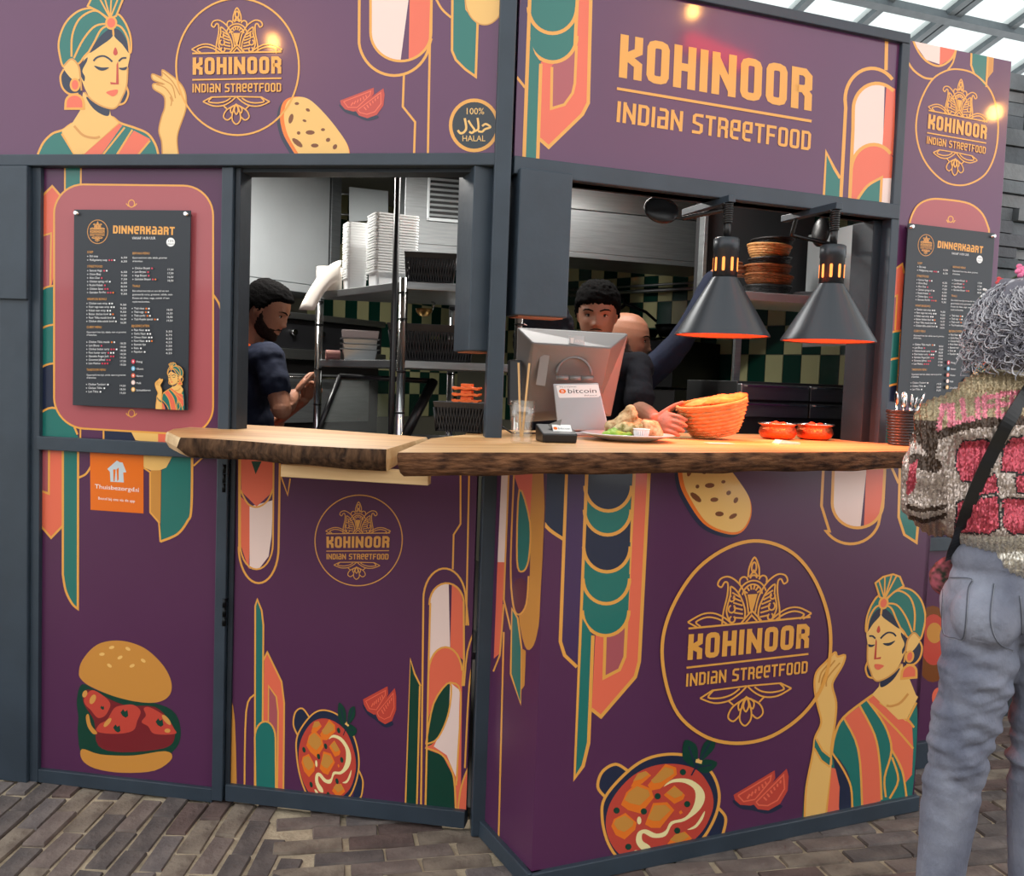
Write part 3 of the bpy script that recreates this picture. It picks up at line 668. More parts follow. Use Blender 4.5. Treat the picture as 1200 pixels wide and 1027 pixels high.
P.build('deco_print', fasB); P = pen_on(B, .012, cl); P.T = Zb
P.fill([(1040, 480), (1048, 330)]+arc(1115, 330, 70, 75, 180, 290, 10)+[(1134, 445)], 'k'); P.fill([(1145, 258), (1172, 272), (1168, 480), (1132, 450)], 'c')
P.fill([(1032, 700), (1038, 520)]+arc(1105, 520, 68, 78, 185, 330, 12)+[(1160, 700)], 'c'); P.fill(cr([(1055, 615), (1085, 570), (1130, 545), (1125, 640), (1050, 640)], 4), 't'); P.fill([(1128, 545), (1160, 545), (1155, 700), (1122, 700)], 'k')
P.line(cr([(1050, 620), (1085, 570), (1130, 543)], 5)+[(1122, 700)], 3); P.line(arc(1105, 520, 68, 78, 185, 320, 14), 4)
P.line([(1028, 700), (1042, 400)]+arc(1115, 335, 72, 80, 180, 315, 14), 4); P.line([(1000, 700), (1020, 330)]+arc(1100, 305, 82, 96, 180, 320, 16), 4); P.line([(1143, 215), (1145, 120)], 4)
P.fill([(960, 465), (1002, 545), (998, 700), (948, 700)], 't'); P.line([(948, 700), (960, 465), (985, 515), (1003, 545)], 3.4)
P.build('deco_print', fasB)
P = pen_on(B, .012, cl); P.base = .003; P.T = hom([(0, 0), (1000, 0), (1000, 225), (0, 225)], [Zb(p) for p in ((332, 104), (919, 214), (915, 340), (326, 236))])
P.glyphs('KOHINOOR', 0, 1000, 0, 225, 'g', .36)
P.T = hom([(0, 0), (1000, 0), (1000, 108), (0, 108)], [Zb(p) for p in ((322, 309), (914, 403), (911, 461), (318, 373))]); P.glyphs('INDIaN STReeTFOOD', 0, 1000, 0, 108, 'g', .3)
P.T = Zb; P.line([(320, 271), (915, 371)], 3.2); P.build('lettering', fasB)
# --------------------------------------------------------------- counter front
cl = rect(BX, 0, bu1, .05, zbx); Zc = Zm(640, 545, 130/361)
P = pen_on(BX, 0, cl); P.T = Zc
P.fill([(-40, 0), (75, 0), (60, 245), (0, 200), (-40, 140)], 'n'); P.line(cr([(-45, 120), (0, 200), (58, 243)], 5), 4); P.line([(68, 0), (46, 575), (60, 620), (100, 658)], 4)
P.fill([(72, 0), (135, 0), (105, 650), (70, 620), (52, 570)], 'j')
P.fill([(335, 0), (302, 640), (290, 690), (178, 820), (148, 795), (160, 555), (250, 550), (268, 490), (292, 0)], 'c'); P.fill([(192, 560), (188, 692), (240, 665), (258, 620), (266, 490)], 'r')
P.line([(192, 560), (188, 693), (238, 667), (256, 625), (288, 0)], 3.6); P.line([(336, 0), (303, 640), (290, 690), (178, 820), (147, 795)], 4)
for y0, y1, k in ((-40, 150, 'n'), (120, 228, 't'), (190, 348, 'n'), (310, 452, 't'), (400, 556, 't')):
    pass
for y1, k in ((556, 't'), (452, 't'), (348, 'n'), (228, 't'), (150, 'n')):
    o = [(131-y1*.021, y1-200)]+arc(203-y1*.021, y1-82, 76, 82, 180, 0, 18)+[(284-y1*.021, y1-200)]; P.fill(o, k)
    P.line(arc(205-y1*.021, y1-82, 76, 82, 180, 0, 18), 4)
P.fill([(118, 500), (150, 555), (142, 905), (120, 985), (92, 1022), (105, 560)], 't'); P.line([(133, 0), (92, 1020), (120, 980), (138, 905), (152, 555)], 4)
P.build('deco_print', boxF); P = pen_on(BX, 0, cl); P.T = Zm(760, 540, 340/1027)
P.fill([(655, 0), (650, 150)]+arc(730, 150, 78, 88, 180, 75, 10)+[(775, 0)], 'k'); P.fill([(772, 0), (762, 235)]+arc(735, 150, 90, 88, 70, 0, 8)+[(838, 0)], 'c')
P.line([(655, 0), (650, 150)]+arc(740, 150, 90, 88, 180, 0, 20)+[(838, 0)], 3.4); P.line([(620, 0), (612, 160), (640, 250)]+arc(715, 190, 105, 105, 145, 20, 14)+[(832, 130)], 3.2)
P.fill([(895, 0), (888, 215), (905, 260), (948, 288), (985, 0)], 't'); P.line([(890, 0), (885, 200), (905, 262), (948, 290), (960, 150)], 3); P.line([(850, 0), (885, 80)], 3)
P.build('deco_print', boxF)
P = pen_on(BX, 0, cl); P.base = .002; bread(P, aff([(212, 518), (262, 507), (162, 558), (309, 574)], [(831.2, 569.1), (847.7, 564.8), (815.3, 583), (862, 586.4)])); P.build('bread_print', boxF)
P = pen_on(BX, 0, cl); P.base = .003; logo(P, hom(LSRC, [(804, 782.6), (946.8, 766.5), (884.1, 653.4), (872.9, 850.5)]), 2.3, False); P.T = lambda p: p
P.line(cr([(775.5, 772), (783, 722), (812, 672), (850, 643), (889, 634), (928, 648), (956, 683), (972, 735), (968, 790), (945, 832), (905, 862), (862, 871), (822, 861), (790, 830)], 6, True), 4, 'g', True); P.build('logo_print', boxF)
# woman on the counter front, in photo pixels
Zd = Zm(940, 660, .292)
HB = aff([(503, 150), (268, 553), (265, 670), (510, 603), (530, 335), (525, 550), (165, 270), (290, -10+0)], [Zd(p) for p in ((327, 157), (430, 373), (430, 438), (305, 418), (305, 268), (300, 385), (492, 215), (420, 60))])
HB = aff([(503, 150), (268, 553), (265, 670), (510, 603), (530, 335), (525, 550), (165, 270)], [Zd(p) for p in ((327, 157), (430, 373), (430, 438), (305, 418), (305, 268), (300, 385), (490, 215))])
def body(pen, T, wd):
    pen.T = lambda p: T(Zd(p)); F, L = pen.fill, pen.line
    F([(0, 1027), (10, 900), (40, 760), (120, 740), (150, 1020)], 't')
    F(cr([(10, 1000), (20, 900), (50, 790), (90, 800), (115, 850), (95, 1000), (50, 1010)], 3), 's')
    F([(100, 1010), (112, 820), (150, 830), (150, 1010)], 'c'); F(cr([(120, 770), (165, 830), (190, 900), (195, 1000), (150, 1010), (150, 900)], 3), 'n')
    F([(195, 1000), (200, 800), (260, 780), (250, 985)], 'c')
    F(cr([(118, 760), (130, 690), (165, 620), (260, 545), (330, 510), (400, 490), (455, 545), (460, 700), (440, 940), (420, 945), (240, 975), (205, 975), (190, 860), (150, 790)], 3), 't')
    F([(165, 620), (230, 575), (290, 680), (310, 800), (315, 955), (240, 975), (235, 830), (210, 700)], 'c')
    F([(262, 545), (330, 510), (440, 640), (445, 740), (440, 850), (415, 880), (360, 750), (330, 650), (270, 570)], 'c')
    F([(300, 515), (345, 480), (420, 440), (460, 540), (415, 635), (330, 570)], 's')
    for l in ([(165, 620), (225, 750), (240, 975)], [(230, 572), (290, 690), (310, 800), (318, 950)], [(260, 550), (330, 650), (358, 750), (330, 860), (335, 940)], [(275, 565), (380, 670), (445, 745)], [(358, 750), (400, 830), (418, 940)], [(360, 780), (385, 870), (350, 945)], [(420, 635), (458, 560)], [(310, 560), (420, 630), (448, 660)], [(118, 760), (165, 830), (195, 900), (200, 980)], [(112, 770), (112, 830), (95, 1010)]): L(cr(l, 4), wd)
    L(cr([(118, 760), (130, 690), (165, 620), (260, 545), (305, 515)], 4), wd*1.2)
def arm(pen, T, wd):
    pen.T = lambda p: T(Zd(p)); F, L = pen.fill, pen.line
    h = cr([(8, 1027), (15, 900), (42, 760), (50, 700), (75, 640), (60, 570), (48, 500), (55, 440), (95, 395), (130, 358), (140, 375), (170, 370), (160, 410), (125, 470), (120, 500), (135, 560), (130, 640), (115, 740), (115, 810)], 4)
    F(h+[(90, 1010)], 's'); L(h, wd, 'g'); F([(50, 705), (48, 740), (75, 790), (108, 815), (112, 775), (80, 750)], 't'); L([(55, 705), (80, 752), (112, 778)], wd); L([(46, 742), (75, 792), (110, 818)], wd)
    for l in ([(75, 490), (85, 450), (130, 390)], [(95, 495), (100, 460), (150, 400)], [(65, 480), (75, 440), (100, 410)]): L(cr(l, 3), wd*.7, 'q')
ident = lambda p: p
P = pen_on(BX, 0, cl); P.base = .004; body(P, ident, 2.4); face(P, HB, 2.2); P.T = ident; arm(P, ident, 2.4); P.build('woman_print', boxF)
P = pen_on(BX, 0, cl); P.base = .002; pot(P, Zp, 2.6); P.build('pot_print', boxF)
P = pen_on(BX, 0, cl); P.base = .002; tomato(P, Zp, 1.6); P.build('tomato_print', boxF)
# --------------------------------------------------------------- counter side (thin pane of deco)
cl = rect(BS, .03, sl, .05, zbx); P = pen_on(BS, 0, cl); P.T = Zm(570, 550, 90/330)
P.fill([(66, 0), (95, 0), (78, 400), (48, 400)], 'k'); P.fill([(48, 400), (78, 400), (60, 790), (32, 815)], 'c'); P.line([(97, 0), (75, 560), (105, 690)], 2); P.line([(75, 700), (50, 1700)], 2); P.line([(30, 870), (58, 800), (75, 580)], 2)
P.fill(cr([(120, 30), (165, 150), (190, 220), (180, 560), (140, 625), (165, 760), (195, 770), (220, 700), (232, 560), (245, 0), (120, 0)], 3), 'q')
P.fill([(118, 20), (200, 0), (188, 210), (160, 150)], 'c'); P.both(cr([(142, 90), (188, 230), (182, 390), (155, 440), (132, 390)], 4, True), 't', 2); P.fill(cr([(110, 560), (120, 490), (145, 468), (172, 490), (178, 560), (145, 620)], 4, True), 'a')
P.line(cr([(120, 0), (105, 400), (115, 580), (140, 625), (172, 580), (182, 460)], 4), 2); P.both([(110, 600), (135, 640), (152, 770), (148, 1010), (105, 880)], 't', 2); P.fill([(150, 770), (170, 780), (165, 930), (150, 950)], 'q')
P.build('deco_print', boxS)
# --------------------------------------------------------------- half door
cl = rect(A, du0, du1, .062, 1.17); P = pen_on(A, 0, cl); P.T = Zm(250, 480, 350/691)
P.line([(60, 60), (60, 320)]+arc(105, 320, 46, 82, 180, 0, 18)+[(155, 60)], 2.4)
P.fill([(62, 60), (62, 310), (82, 370), (88, 225), (62, 200)], 'c'); P.fill([(84, 225), (84, 368), (105, 370), (128, 340), (135, 290), (138, 210)], 'k'); P.fill([(62, 60), (140, 60), (138, 190), (100, 225), (65, 190)], 'c'); P.line(cr([(62, 185), (80, 218), (102, 226), (125, 212), (138, 185)], 4), 2); P.fill([(88, 120), (112, 120), (98, 150)], 'l')
P.line([(62, 60), (62, 310)]+arc(100, 310, 38, 60, 180, 0, 14)+[(140, 60)], 2); P.line([(155, 150), (172, 198), (178, 160)], 1.8)
P.fill([(98, 800), (98, 440), (106, 450), (116, 500), (112, 800)], 't'); P.line([(96, 900), (97, 455), (102, 440), (112, 465), (116, 500), (113, 900)], 2)
P.fill([(114, 900), (118, 575), (125, 562), (158, 630), (164, 680), (162, 900)], 'c'); P.line([(116, 580), (125, 562), (158, 630), (164, 680), (162, 900)], 2); P.fill([(126, 900), (128, 640), (146, 665), (150, 700), (148, 900)], 'r'); P.line([(126, 900), (128, 640), (146, 665), (150, 700), (148, 900)], 1.8)
P.line(cr([(72, 900), (76, 700), (95, 660)], 4), 2); P.both([(98, 900)]+arc(120, 760, 24, 38, 180, 360, 12)+[(145, 900)], 't', 2); P.fill(cr([(36, 900), (38, 680), (50, 720), (55, 900)], 3), 'q')
P.build('deco_print', door); P = pen_on(A, 0, cl); P.T = Zm(250, 480, 350/691); P.line([(592, 140), (585, 500)], 2); P.line([(572, 140), (572, 265), (556, 290), (554, 370)], 2)
P.line([(480, 960), (486, 450)]+arc(535, 440, 49, 72, 180, 350, 16)+[(590, 500)], 2.2)
P.fill([(498, 600), (502, 450)]+arc(538, 450, 38, 48, 180, 280, 8)+[(548, 560)], 'k'); P.fill([(552, 406), (572, 420), (580, 460), (578, 580), (548, 555)], 'c')
P.fill([(494, 960), (498, 610)]+arc(537, 610, 39, 60, 185, 355, 12)+[(572, 960)], 'c')
P.fill(cr([(492, 775), (505, 690), (545, 632), (545, 700), (520, 760)], 4, True), 'l'); P.fill([(548, 632), (570, 650), (565, 860), (540, 800), (510, 780), (545, 710)], 'k')
P.fill([(488, 960), (490, 785), (530, 800), (556, 850), (560, 960)], 'l')
P.line(arc(537, 610, 39, 60, 185, 355, 12), 2.2); P.line(cr([(492, 775), (520, 760), (545, 700), (548, 632), (510, 680), (492, 775)], 4), 2); P.line(cr([(490, 783), (530, 800), (556, 850), (562, 960)], 4), 2); P.line(cr([(548, 632), (572, 655), (566, 800), (562, 870)], 4), 2)
P.line([(490, 960), (498, 600), (502, 450)]+arc(540, 450, 40, 48, 180, 350, 12)+[(580, 580), (576, 640)], 2.2)
P.both(cr([(563, 960), (572, 880), (592, 825), (610, 810), (610, 960)], 3), 'c', 2); P.line(cr([(605, 510), (588, 560), (580, 640)], 3), 2); P.line(cr([(605, 570), (592, 640), (582, 830)], 3), 2)
P.fill([(444, 960), (456, 580), (478, 640), (470, 960)], 'l'); P.line([(443, 960), (456, 578), (466, 612), (480, 640)], 2); P.line([(470, 960), (478, 640)], 2)
P.build('deco_print', door)
P = pen_on(A, 0, cl); P.base = .002; logo(P, hom(LSRC, [(382.7, 646), (456.1, 645.4), (420.4, 588.5), (418, 679)]), 1.1, True, 'f'); P.build('logo_print', door)
P = pen_on(A, 0, cl); P.base = .002; tomato(P, aff([(815, 345), (1110, 200), (1000, 430)], [(425.7, 820), (462.5, 807), (450, 848)]), .9); P.build('tomato_print', door)
P = pen_on(A, 0, cl); P.base = .002; pot(P, aff([(150, 175), (615, 155), (765, 490)], [(354.5, 831), (406.5, 849), (425, 918)]), 1.4); P.build('pot_print', door)
# --------------------------------------------------------------- lower left panel
cl = rect(A, pu0, pu1, .045, zrl0); P = pen_on(A, 0, cl); P.T = Zm(45, 500, 230/1074)
P.fill([(10, 60), (136, 60), (130, 550), (68, 610), (10, 540)], 'c'); P.line([(60, 60), (57, 368), (10, 350)], 2.4); P.fill([(10, 60), (57, 60), (54, 362), (10, 348)], 'r'); P.line([(58, 60), (57, 366), (10, 350)], 2.2); P.line([(10, 540), (70, 610), (132, 545)], 2.4)
P.fill([(135, 60), (218, 60), (218, 1000), (190, 970), (150, 900), (134, 800)], 't'); P.line([(134, 60), (134, 810)]+cr([(134, 810), (150, 900), (185, 970), (216, 998)], 4)[1:]+[(218, 60)], 2.6)
P.line(cr([(220, 280), (260, 260), (290, 215)], 4), 2.4)
P.fill([(675, 240), (720, 200), (750, 60), (842, 60), (838, 460), (800, 540), (740, 600), (668, 632)], 't'); P.fill([(540, 60), (740, 60), (735, 160), (700, 225), (640, 250), (580, 225), (545, 160)], 's'); P.fill([(615, 240), (672, 240), (668, 530), (615, 470)], 'q')
P.line(cr([(842, 60), (838, 440), (815, 520), (760, 590), (668, 630)], 5), 2.8); P.line([(668, 632), (660, 525), (612, 470), (612, 250), (560, 215)], 2); P.line([(850, 215), (905, 165)], 2); P.line([(990, 140), (988, 400)], 1.6)
P.T = Zm(80, 740, 140/1106); F = P.fill
F(cr([(130, 490), (80, 640), (95, 800), (90, 950), (140, 1150), (400, 1220), (800, 1200), (1000, 1080), (1040, 900), (960, 730), (700, 640), (300, 560)], 4, True), 'l')
F(cr([(100, 380), (120, 290), (200, 180), (300, 110), (440, 86), (580, 105), (720, 165), (840, 270), (920, 380), (958, 490), (945, 580), (880, 640), (770, 663), (620, 650), (450, 610), (300, 555), (170, 490), (110, 430)], 5, True), 'q')
for x, y, r in ((403, 150, -15), (553, 163, 30), (313, 213, -5), (480, 243, -30), (695, 272, 35), (382, 318, 35), (592, 320, -25)): F(arc(x, y, 26, 15, n=10, rot=r), 's')
F(cr([(140, 570), (200, 540), (330, 600), (430, 650), (560, 690), (800, 700), (940, 830), (990, 960), (900, 1080), (500, 1120), (280, 1060), (240, 830), (150, 680)], 4, True), 'v')
for l in ([(150, 620), (220, 545), (330, 600), (390, 670), (370, 740), (330, 790), (270, 800), (210, 730), (160, 680)], [(270, 930), (290, 860), (360, 820), (420, 720), (480, 690), (600, 680), (670, 740), (640, 830), (600, 920), (450, 950)], [(680, 840), (720, 780), (700, 715), (760, 705), (900, 790), (980, 900), (990, 950), (800, 950), (740, 880)]): F(cr(l, 4, True), 'm')
F(cr([(165, 790), (190, 770), (215, 870), (270, 940), (230, 950), (180, 880)], 4, True), 'q')
for x, y, a, b, r in ((228, 630, 48, 26, -65), (365, 845, 52, 20, -50), (155, 580, 22, 35, 20), (910, 820, 60, 22, 50), (920, 920, 28, 20, 0)): F(arc(x, y, a, b, n=12, rot=r), 'f')
for x, y, a in ((318, 708, 20), (525, 760, 40), (455, 900, 38), (850, 845, 40)): F([(x-a, y-a*.2), (x-a*.4, y-a), (x, y-a*.4), (x+a*.6, y-a*.8), (x+a*.8, y+a*.6), (x+a*.2, y+a), (x-a*.5, y+a*.6)], 'l')
F(cr([(130, 1090), (300, 1140), (600, 1150), (900, 1110), (960, 1180), (800, 1290), (500, 1310), (250, 1270), (130, 1190)], 4, True), 'q')
P.build('deco_print', lowA)
P = pen_on(A, 0, cl); P.base = .004; P.T = Zm(45, 500, 230/1074)
P.fill([(283, 110), (576, 130), (576, 476), (286, 456)], 'o')
P.fill([(378, 232), (430, 186), (445, 195), (462, 198), (468, 215), (482, 250), (465, 252), (468, 306), (395, 302), (392, 248)], 'h')
P.fill([(428, 235), (440, 225), (440, 290), (432, 300)], 'o'); P.fill([(410, 235), (424, 235), (418, 300), (412, 300)], 'o')
P.T = hom([(0, 0), (1000, 0), (1000, 100), (0, 100)], [Zm(45, 500, 230/1074)(p) for p in ((306, 312), (552, 332), (552, 362), (306, 342))]); P.text('Thuisbezorgd', 10, 86, 78, 'w', 880); P.text('.nl', 890, 90, 78, 'w', 100)
P.text('Bestel bij ons via de app', 85, 285, 50, 'w', 820); P.build('delivery_sticker', lowA)['label'] = 'square orange delivery sticker with white house icon'
# --------------------------------------------------------------- upper left panel behind the first menu
cl = rect(A, pu0, pu1, zrl1, zb0); P = pen_on(A, 0, cl); P.T = Zm(0, 190, 280/846)
P.fill([(140, 125), (185, 85), (222, 125), (222, 260), (180, 450), (140, 460)], 'c'); P.line([(140, 130), (185, 85), (222, 128)], 2.4); P.fill([(140, 262), (180, 250), (180, 440), (140, 455)], 'r'); P.line([(148, 262), (181, 252), (178, 440)], 2)
P.fill([(232, 20), (288, 20), (286, 90), (232, 120)], 't'); P.line([(230, 20), (230, 120)], 2); P.line([(287, 20), (286, 90)], 2)
P.fill([(140, 455), (195, 435), (195, 580), (140, 592)], 't'); P.fill([(140, 592), (195, 575), (195, 715), (140, 730)], 't'); P.fill([(140, 730), (195, 712), (205, 900), (140, 890)], 'n'); P.fill(cr([(140, 890), (190, 870), (240, 900), (275, 970), (290, 1027), (140, 1027)], 3), 't')
for y in (445, 583, 720): P.line(cr([(140, y+12), (165, y-2), (197, y-8)], 3), 2.2)
P.line(cr([(140, 890), (185, 870), (240, 895), (275, 965)], 4), 2.4)
P.line([(285, 925), (285, 980)], 2); P.line([(367, 940), (367, 990)], 2); P.fill([(370, 945), (462, 950), (478, 985), (370, 985)], 'n'); P.fill([(462, 950), (560, 958), (560, 995), (480, 985)], 's'); P.fill([(560, 955), (600, 958), (600, 995), (560, 995)], 'c')
P.line(cr([(752, 465), (775, 500), (784, 530)], 4), 2.4); P.line([(690, 930), (730, 905)], 2)
def rrect(x0, y0, x1, y1, r, sk0=0, sk1=0, n=10):
    o = []
    for cx, cy, a in ((x1-r, y0+r, 270), (x1-r, y1-r, 0), (x0+r, y1-r, 90), (x0+r, y0+r, 180)): o += arc(cx, cy, r, r, a, a+90, n)
    return o
rr = [(x, y+(x-190)*.012 + (0 if y < 500 else (x-190)*.045)) for x, y in rrect(192, 78, 755, 938, 105)]
P.both(rr, 'r', 2.2)
for y in (147, 890): P.line(arc(466, y, 11, 13, n=14), 1.2, 'g', True); P.line([(447, y), (456, y+10)], 1.2); P.line([(485, y), (476, y+10)], 1.2)
P.build('deco_print', menuA)
# --------------------------------------------------------------- upper right panel behind the second menu
cl = rect(B, pm0, uE, ZC-.02, zm1, .012); P = pen_on(B, .012, cl); Zr = Zm(1010, 40, 190/887); P.T = Zr
P.fill([(270, -10), (300, 70), (350, 140), (425, 165), (430, 0)], 'k'); P.fill([(430, 0), (425, 172), (480, 140), (515, 90), (530, 0)], 'c'); P.line(cr([(265, -10), (300, 80), (350, 145), (420, 175), (480, 145), (512, 95), (520, 40)], 5), 2.4); P.line(cr([(240, 130), (280, 195), (340, 238), (390, 245)], 4), 2.4); P.line(cr([(470, 195), (500, 150), (520, 60)], 4), 2)
P.fill([(600, 60), (598, 170), (620, 220), (672, 285), (690, 60)], 't'); P.fill([(692, 60), (725, 60), (718, 205), (690, 240), (680, 280)], 'q'); P.line([(600, 60), (597, 170), (615, 220)], 2.2); P.line([(692, 60), (680, 290)], 2)
P.line(cr([(520, 192), (450, 205), (380, 255), (320, 370), (296, 500), (312, 620), (360, 720), (440, 800), (520, 827), (600, 815), (680, 760), (730, 650), (745, 510), (730, 380), (690, 290), (610, 215)], 5, True), 2, 'g', True)
logo(P, hom(LSRC, [(1086, 155.7), (1155.2, 167.9), (1126.3, 93.1), (1118.2, 205.6)]), 1.5, False)
P.T = Zm(1000, 230, 200/663)
P.both(cr([(215, 130), (222, 85), (250, 35), (300, 12), (370, 15), (450, 30), (500, 70), (525, 130)], 4)+[(520, 700), (440, 850), (245, 830), (200, 700)], 'r', 2.2)
P.line(arc(376, 90, 10, 12, n=12), 1.2, 'g', True); P.line([(360, 92), (367, 104)], 1.2); P.line([(393, 94), (386, 104)], 1.2)
P.fill([(140, 300), (190, 262), (195, 300), (180, 520), (122, 540)], 'c'); P.line([(138, 302), (188, 263), (195, 300)], 2); P.fill([(132, 400), (168, 385), (160, 525), (124, 538)], 'r'); P.line([(132, 402), (168, 386), (160, 520)], 2)
for y, k in ((545, 't'), (650, 't'), (750, 'n'), (865, 't')): P.fill([(85, y+200)]+cr([(115-y*.02, y), (150, y-18), (182, y-22)], 3)+[(175, y+200)], k); P.line(cr([(112-y*.02, y+2), (150, y-17), (183, y-22)], 3), 2.4)
P.line([(182, 530), (168, 770)], 2); P.build('deco_print', menuB)
# --------------------------------------------------------------- far lower panel: food pictures
cl = rect(B, u2, uE, .1, 1.03, -.02); P = pen_on(B, -.02, cl); P.T = ident
P.fill(arc(1093, 755, 22, 45), 'd'); P.fill(arc(1094, 750, 16, 30), 'm'); P.fill(arc(1100, 818, 8, 12), 'c'); P.fill(arc(1095, 742, 9, 12), 'q'); P.build('food_print', lowB)
# ================================================================== menu boards
BOARD = mat('menu_board_black', (42, 47, 54), .35, 0, .5)
bz = Zm(85, 245, 140/1198); bz2 = Zm(85, 350, 140/1027)
TL = A.uz(86.7, 245.6, .02); BR = A.uz(220, 481, .02)
bw, bh = BR[0]-TL[0], TL[1]-BR[1]
def menu_text(P):
    P.T = ident
    L = lambda t, x, y, h, k='w', wd=None, al='l': P.text(t, x, y, h, k, wd, al)
    P.T = hom([(0, 0), (1000, 0), (1000, 130), (0, 130)], [bz(p) for p in ((408, 165), (1026, 180), (1024, 262), (406, 245))]); P.glyphs('DINNeRKaaRT', 0, 1000, 0, 130, 'g', .34)
    P.T = bz; L('VANAF 14.00 UUR', 598, 305, 26, 'w', 235); P.fill(arc(985, 333, 43, 45, n=20), 'w'); L('15%', 985, 330, 18, 'b', 60, 'c'); L('AFHALEN', 985, 358, 12, 'b', 62, 'c')
    logo(P, aff([(42, 503), (968, 503), (504, 1017)], [bz((152, 228)), bz((355, 230)), bz((252, 347))]), .7, True, 'f')
    def dots(x, y, s, r=9):
        for i, c in enumerate(s): P.fill(arc(x+i*30, y, r, r, n=8), c)
    def items(T, x, xr, y, pitch, rows, dy=0, sz=1):
        P.T = T
        for i, (n, p, d) in enumerate(rows):
            yy = y+pitch*i; fs, x1 = text_geo(n); wd = x1*21/.7*.80*sz
            P.fill(arc(x, yy-8*sz, 5*sz, 5*sz, n=6), 'w'); L(n, x+18*sz, yy, 21*sz, 'w', wd); L(p, xr, yy+14*sz, 19*sz, 'w', 62*sz, 'r')
            for j, c in enumerate(d): P.fill(arc(x+30*sz+wd+(10+j*26)*sz, yy-7*sz, 9*sz, 9*sz, n=8), c)
    head = lambda T, t, x, y, wd, sz=1: (setattr(P, 'T', T), L(t, x, y, 23*sz, 'g', wd))
    head(bz, 'SOEP', 152, 445, 60); items(bz, 157, 552, 484, 38, [('Dal soep', '6,50', ''), ('Mulligatawny soep', '6,50', 'zzw')])
    head(bz, 'STREETFOOD', 152, 588, 155); items(bz, 157, 552, 628, 36.6, [('Samosa Vega', '6,50', 'zw'), ('Onion Bhaji', '7,50', ''), ('Aloo Chat', '7,50', 'z'), ('Chicken spring roll', '6,50', 'w'), ('Roshni Kebab', '8,50', 'z'), ('Chicken Spice', '8,50', 'zz'), ('Garnalen Piri Piri', '9,50', 'zze')])
    head(bz, 'WRAPS EN BOWLS', 152, 916, 195); S = .857
    items(bz2, 130, 468, 50, 30.8, [('Chicken naan wrap', '9,50', 'ww'), ('Panir vega naan wrap', '9,50', 'ww'), ('Kebab naan wrap', '9,50', 'ww'), ('Butter chicken bowl', '16,50', 'we'), ('Panir Tikka masala bowl', '16,50', 'w'), ('Chicken tikka salade bowl', '16,50', 'w')], 0, S)
    head(bz2, 'CURRY MENU', 128, 256, 128, S); L('Geserveerd met rijst, salade, naan en groenten', 128, 296, 15, 'w', 340); L('of lamsvlees.', 128, 320, 15, 'w', 88)
    items(bz2, 130, 466, 382, 30.6, [('Chicken Tikka masala', '18,50', 'ew'), ('Lam Bhuna', '19,50', 'z'), ('Chicken butter curry', '18,50', 'zzw'), ('Panir butter curry', '18,50', 'zww'), ('Garnalen Rogan Josh', '19,50', 'zz'), ('Groenten Jalfrezi', '17,50', 'zz'), ('Lam Madras', '19,50', 'zzz')], 0, S)
    head(bz2, 'TANDOORI MENU', 128, 622, 165, S); L('Geserveerd met rijst, salade, naan en groenten', 128, 664, 15, 'w', 336); L('of lamsvlees.', 128, 688, 15, 'w', 85)
    items(bz2, 128, 464, 746, 31, [('Chicken Tandoori', '19,50', 'w'), ('Chicken Tikka', '18,50', 'w'), ('Lam Tikka', '19,50', 'w')], 0, S)
    head(bz, 'BIRYANI MENU', 610, 458, 172); L('Geserveerd met raita, salade, groenten', 610, 500, 18, 'w', 345); L('of lamsvlees.', 610, 534, 18, 'w', 104)
    items(bz, 615, 1020, 605, 37, [('Chicken Biryani', '17,50', 'z'), ('Lam Biryani', '17,50', 'z'), ('Vega Biryani', '16,50', 'z'), ('Garnalen Biryani', '18,50', 'ze')])
    head(bz, 'THALI', 610, 786, 74)
    for i, t in enumerate(('Een schaal met rijst en een dal van een', 'gevarieerde curry, groenten, salade, naan.', 'Keuze uit vlees, vega, combi of een', 'royale met lamsvlees.')): L(t, 610, 832+i*36, 18, 'w', (365, 405, 370, 175)[i])
    items(bz2, 522, 868, 94, 31, [('Thali vlees', '18,50', 'ew'), ('Thali vega', '16,50', 'ew'), ('Thali combi', '18,50', 'ew'), ('Thali Royale special', '19,50', 'ew')], 0, S)
    head(bz2, 'BIJGERECHTEN', 516, 246, 152, S); items(bz2, 522, 864, 280, 31, [('Plain Naan', '3,50', 'ww'), ('Garlic Naan', '3,75', 'ww'), ('Cheese Naan', '4,25', 'ww'), ('Panir Naan', '4,25', 'wwe'), ('Basmati rijst', '3,50', ''), ('Raita', '4,00', 'w'), ('Papadum', '4,25', 'w')], 0, S)
    for i, (t, c) in enumerate((('Pittig', 'z'), ('Gluten', 'u'), ('Noten', 'c'), ('Melk', 'k'), ('Schaaldieren', 's'))):
        P.fill(arc(532, 542+i*60, 17, 20, n=12), c); P.fill(arc(532, 542+i*60, 5, 10, n=8), 'w'); L(t, 558, 552+i*61, 17, 'w', (52, 62, 58, 42, 122)[i])
    mw = aff([(1035.5, 705.8), (1033, 800), (978, 764), (985, 840), (1072, 935)], [(202.9, 432.5), (203.6, 451), (189.3, 443.4), (192.7, 460.4), (218.6, 481)])
    body(P, mw, .8); face(P, lambda p: mw(HB(p)), .8); arm(P, mw, .8)
def board(fr, u0, z1, o, label, to3, clip):
    t = thing('menu_board', label, 'menu', fr.P(u0+bw/2, z1-bh, o))
    mb = MB(); mb.fbox(fr, u0, u0+bw, z1-bh, z1, o-.004, o); mb.build('panel', BOARD, t, .0008)
    for du in (.012, bw-.012):
        mb = MB(); c = fr.P(u0+du, z1-.012, o-.03); mb.tube([c, c+fr.N*.042], .006, 12); mb.build('standoff', CHROME, t)
    P = Pen(to3, clip, .0004); menu_text(P); P.build('menu_print', t); return t
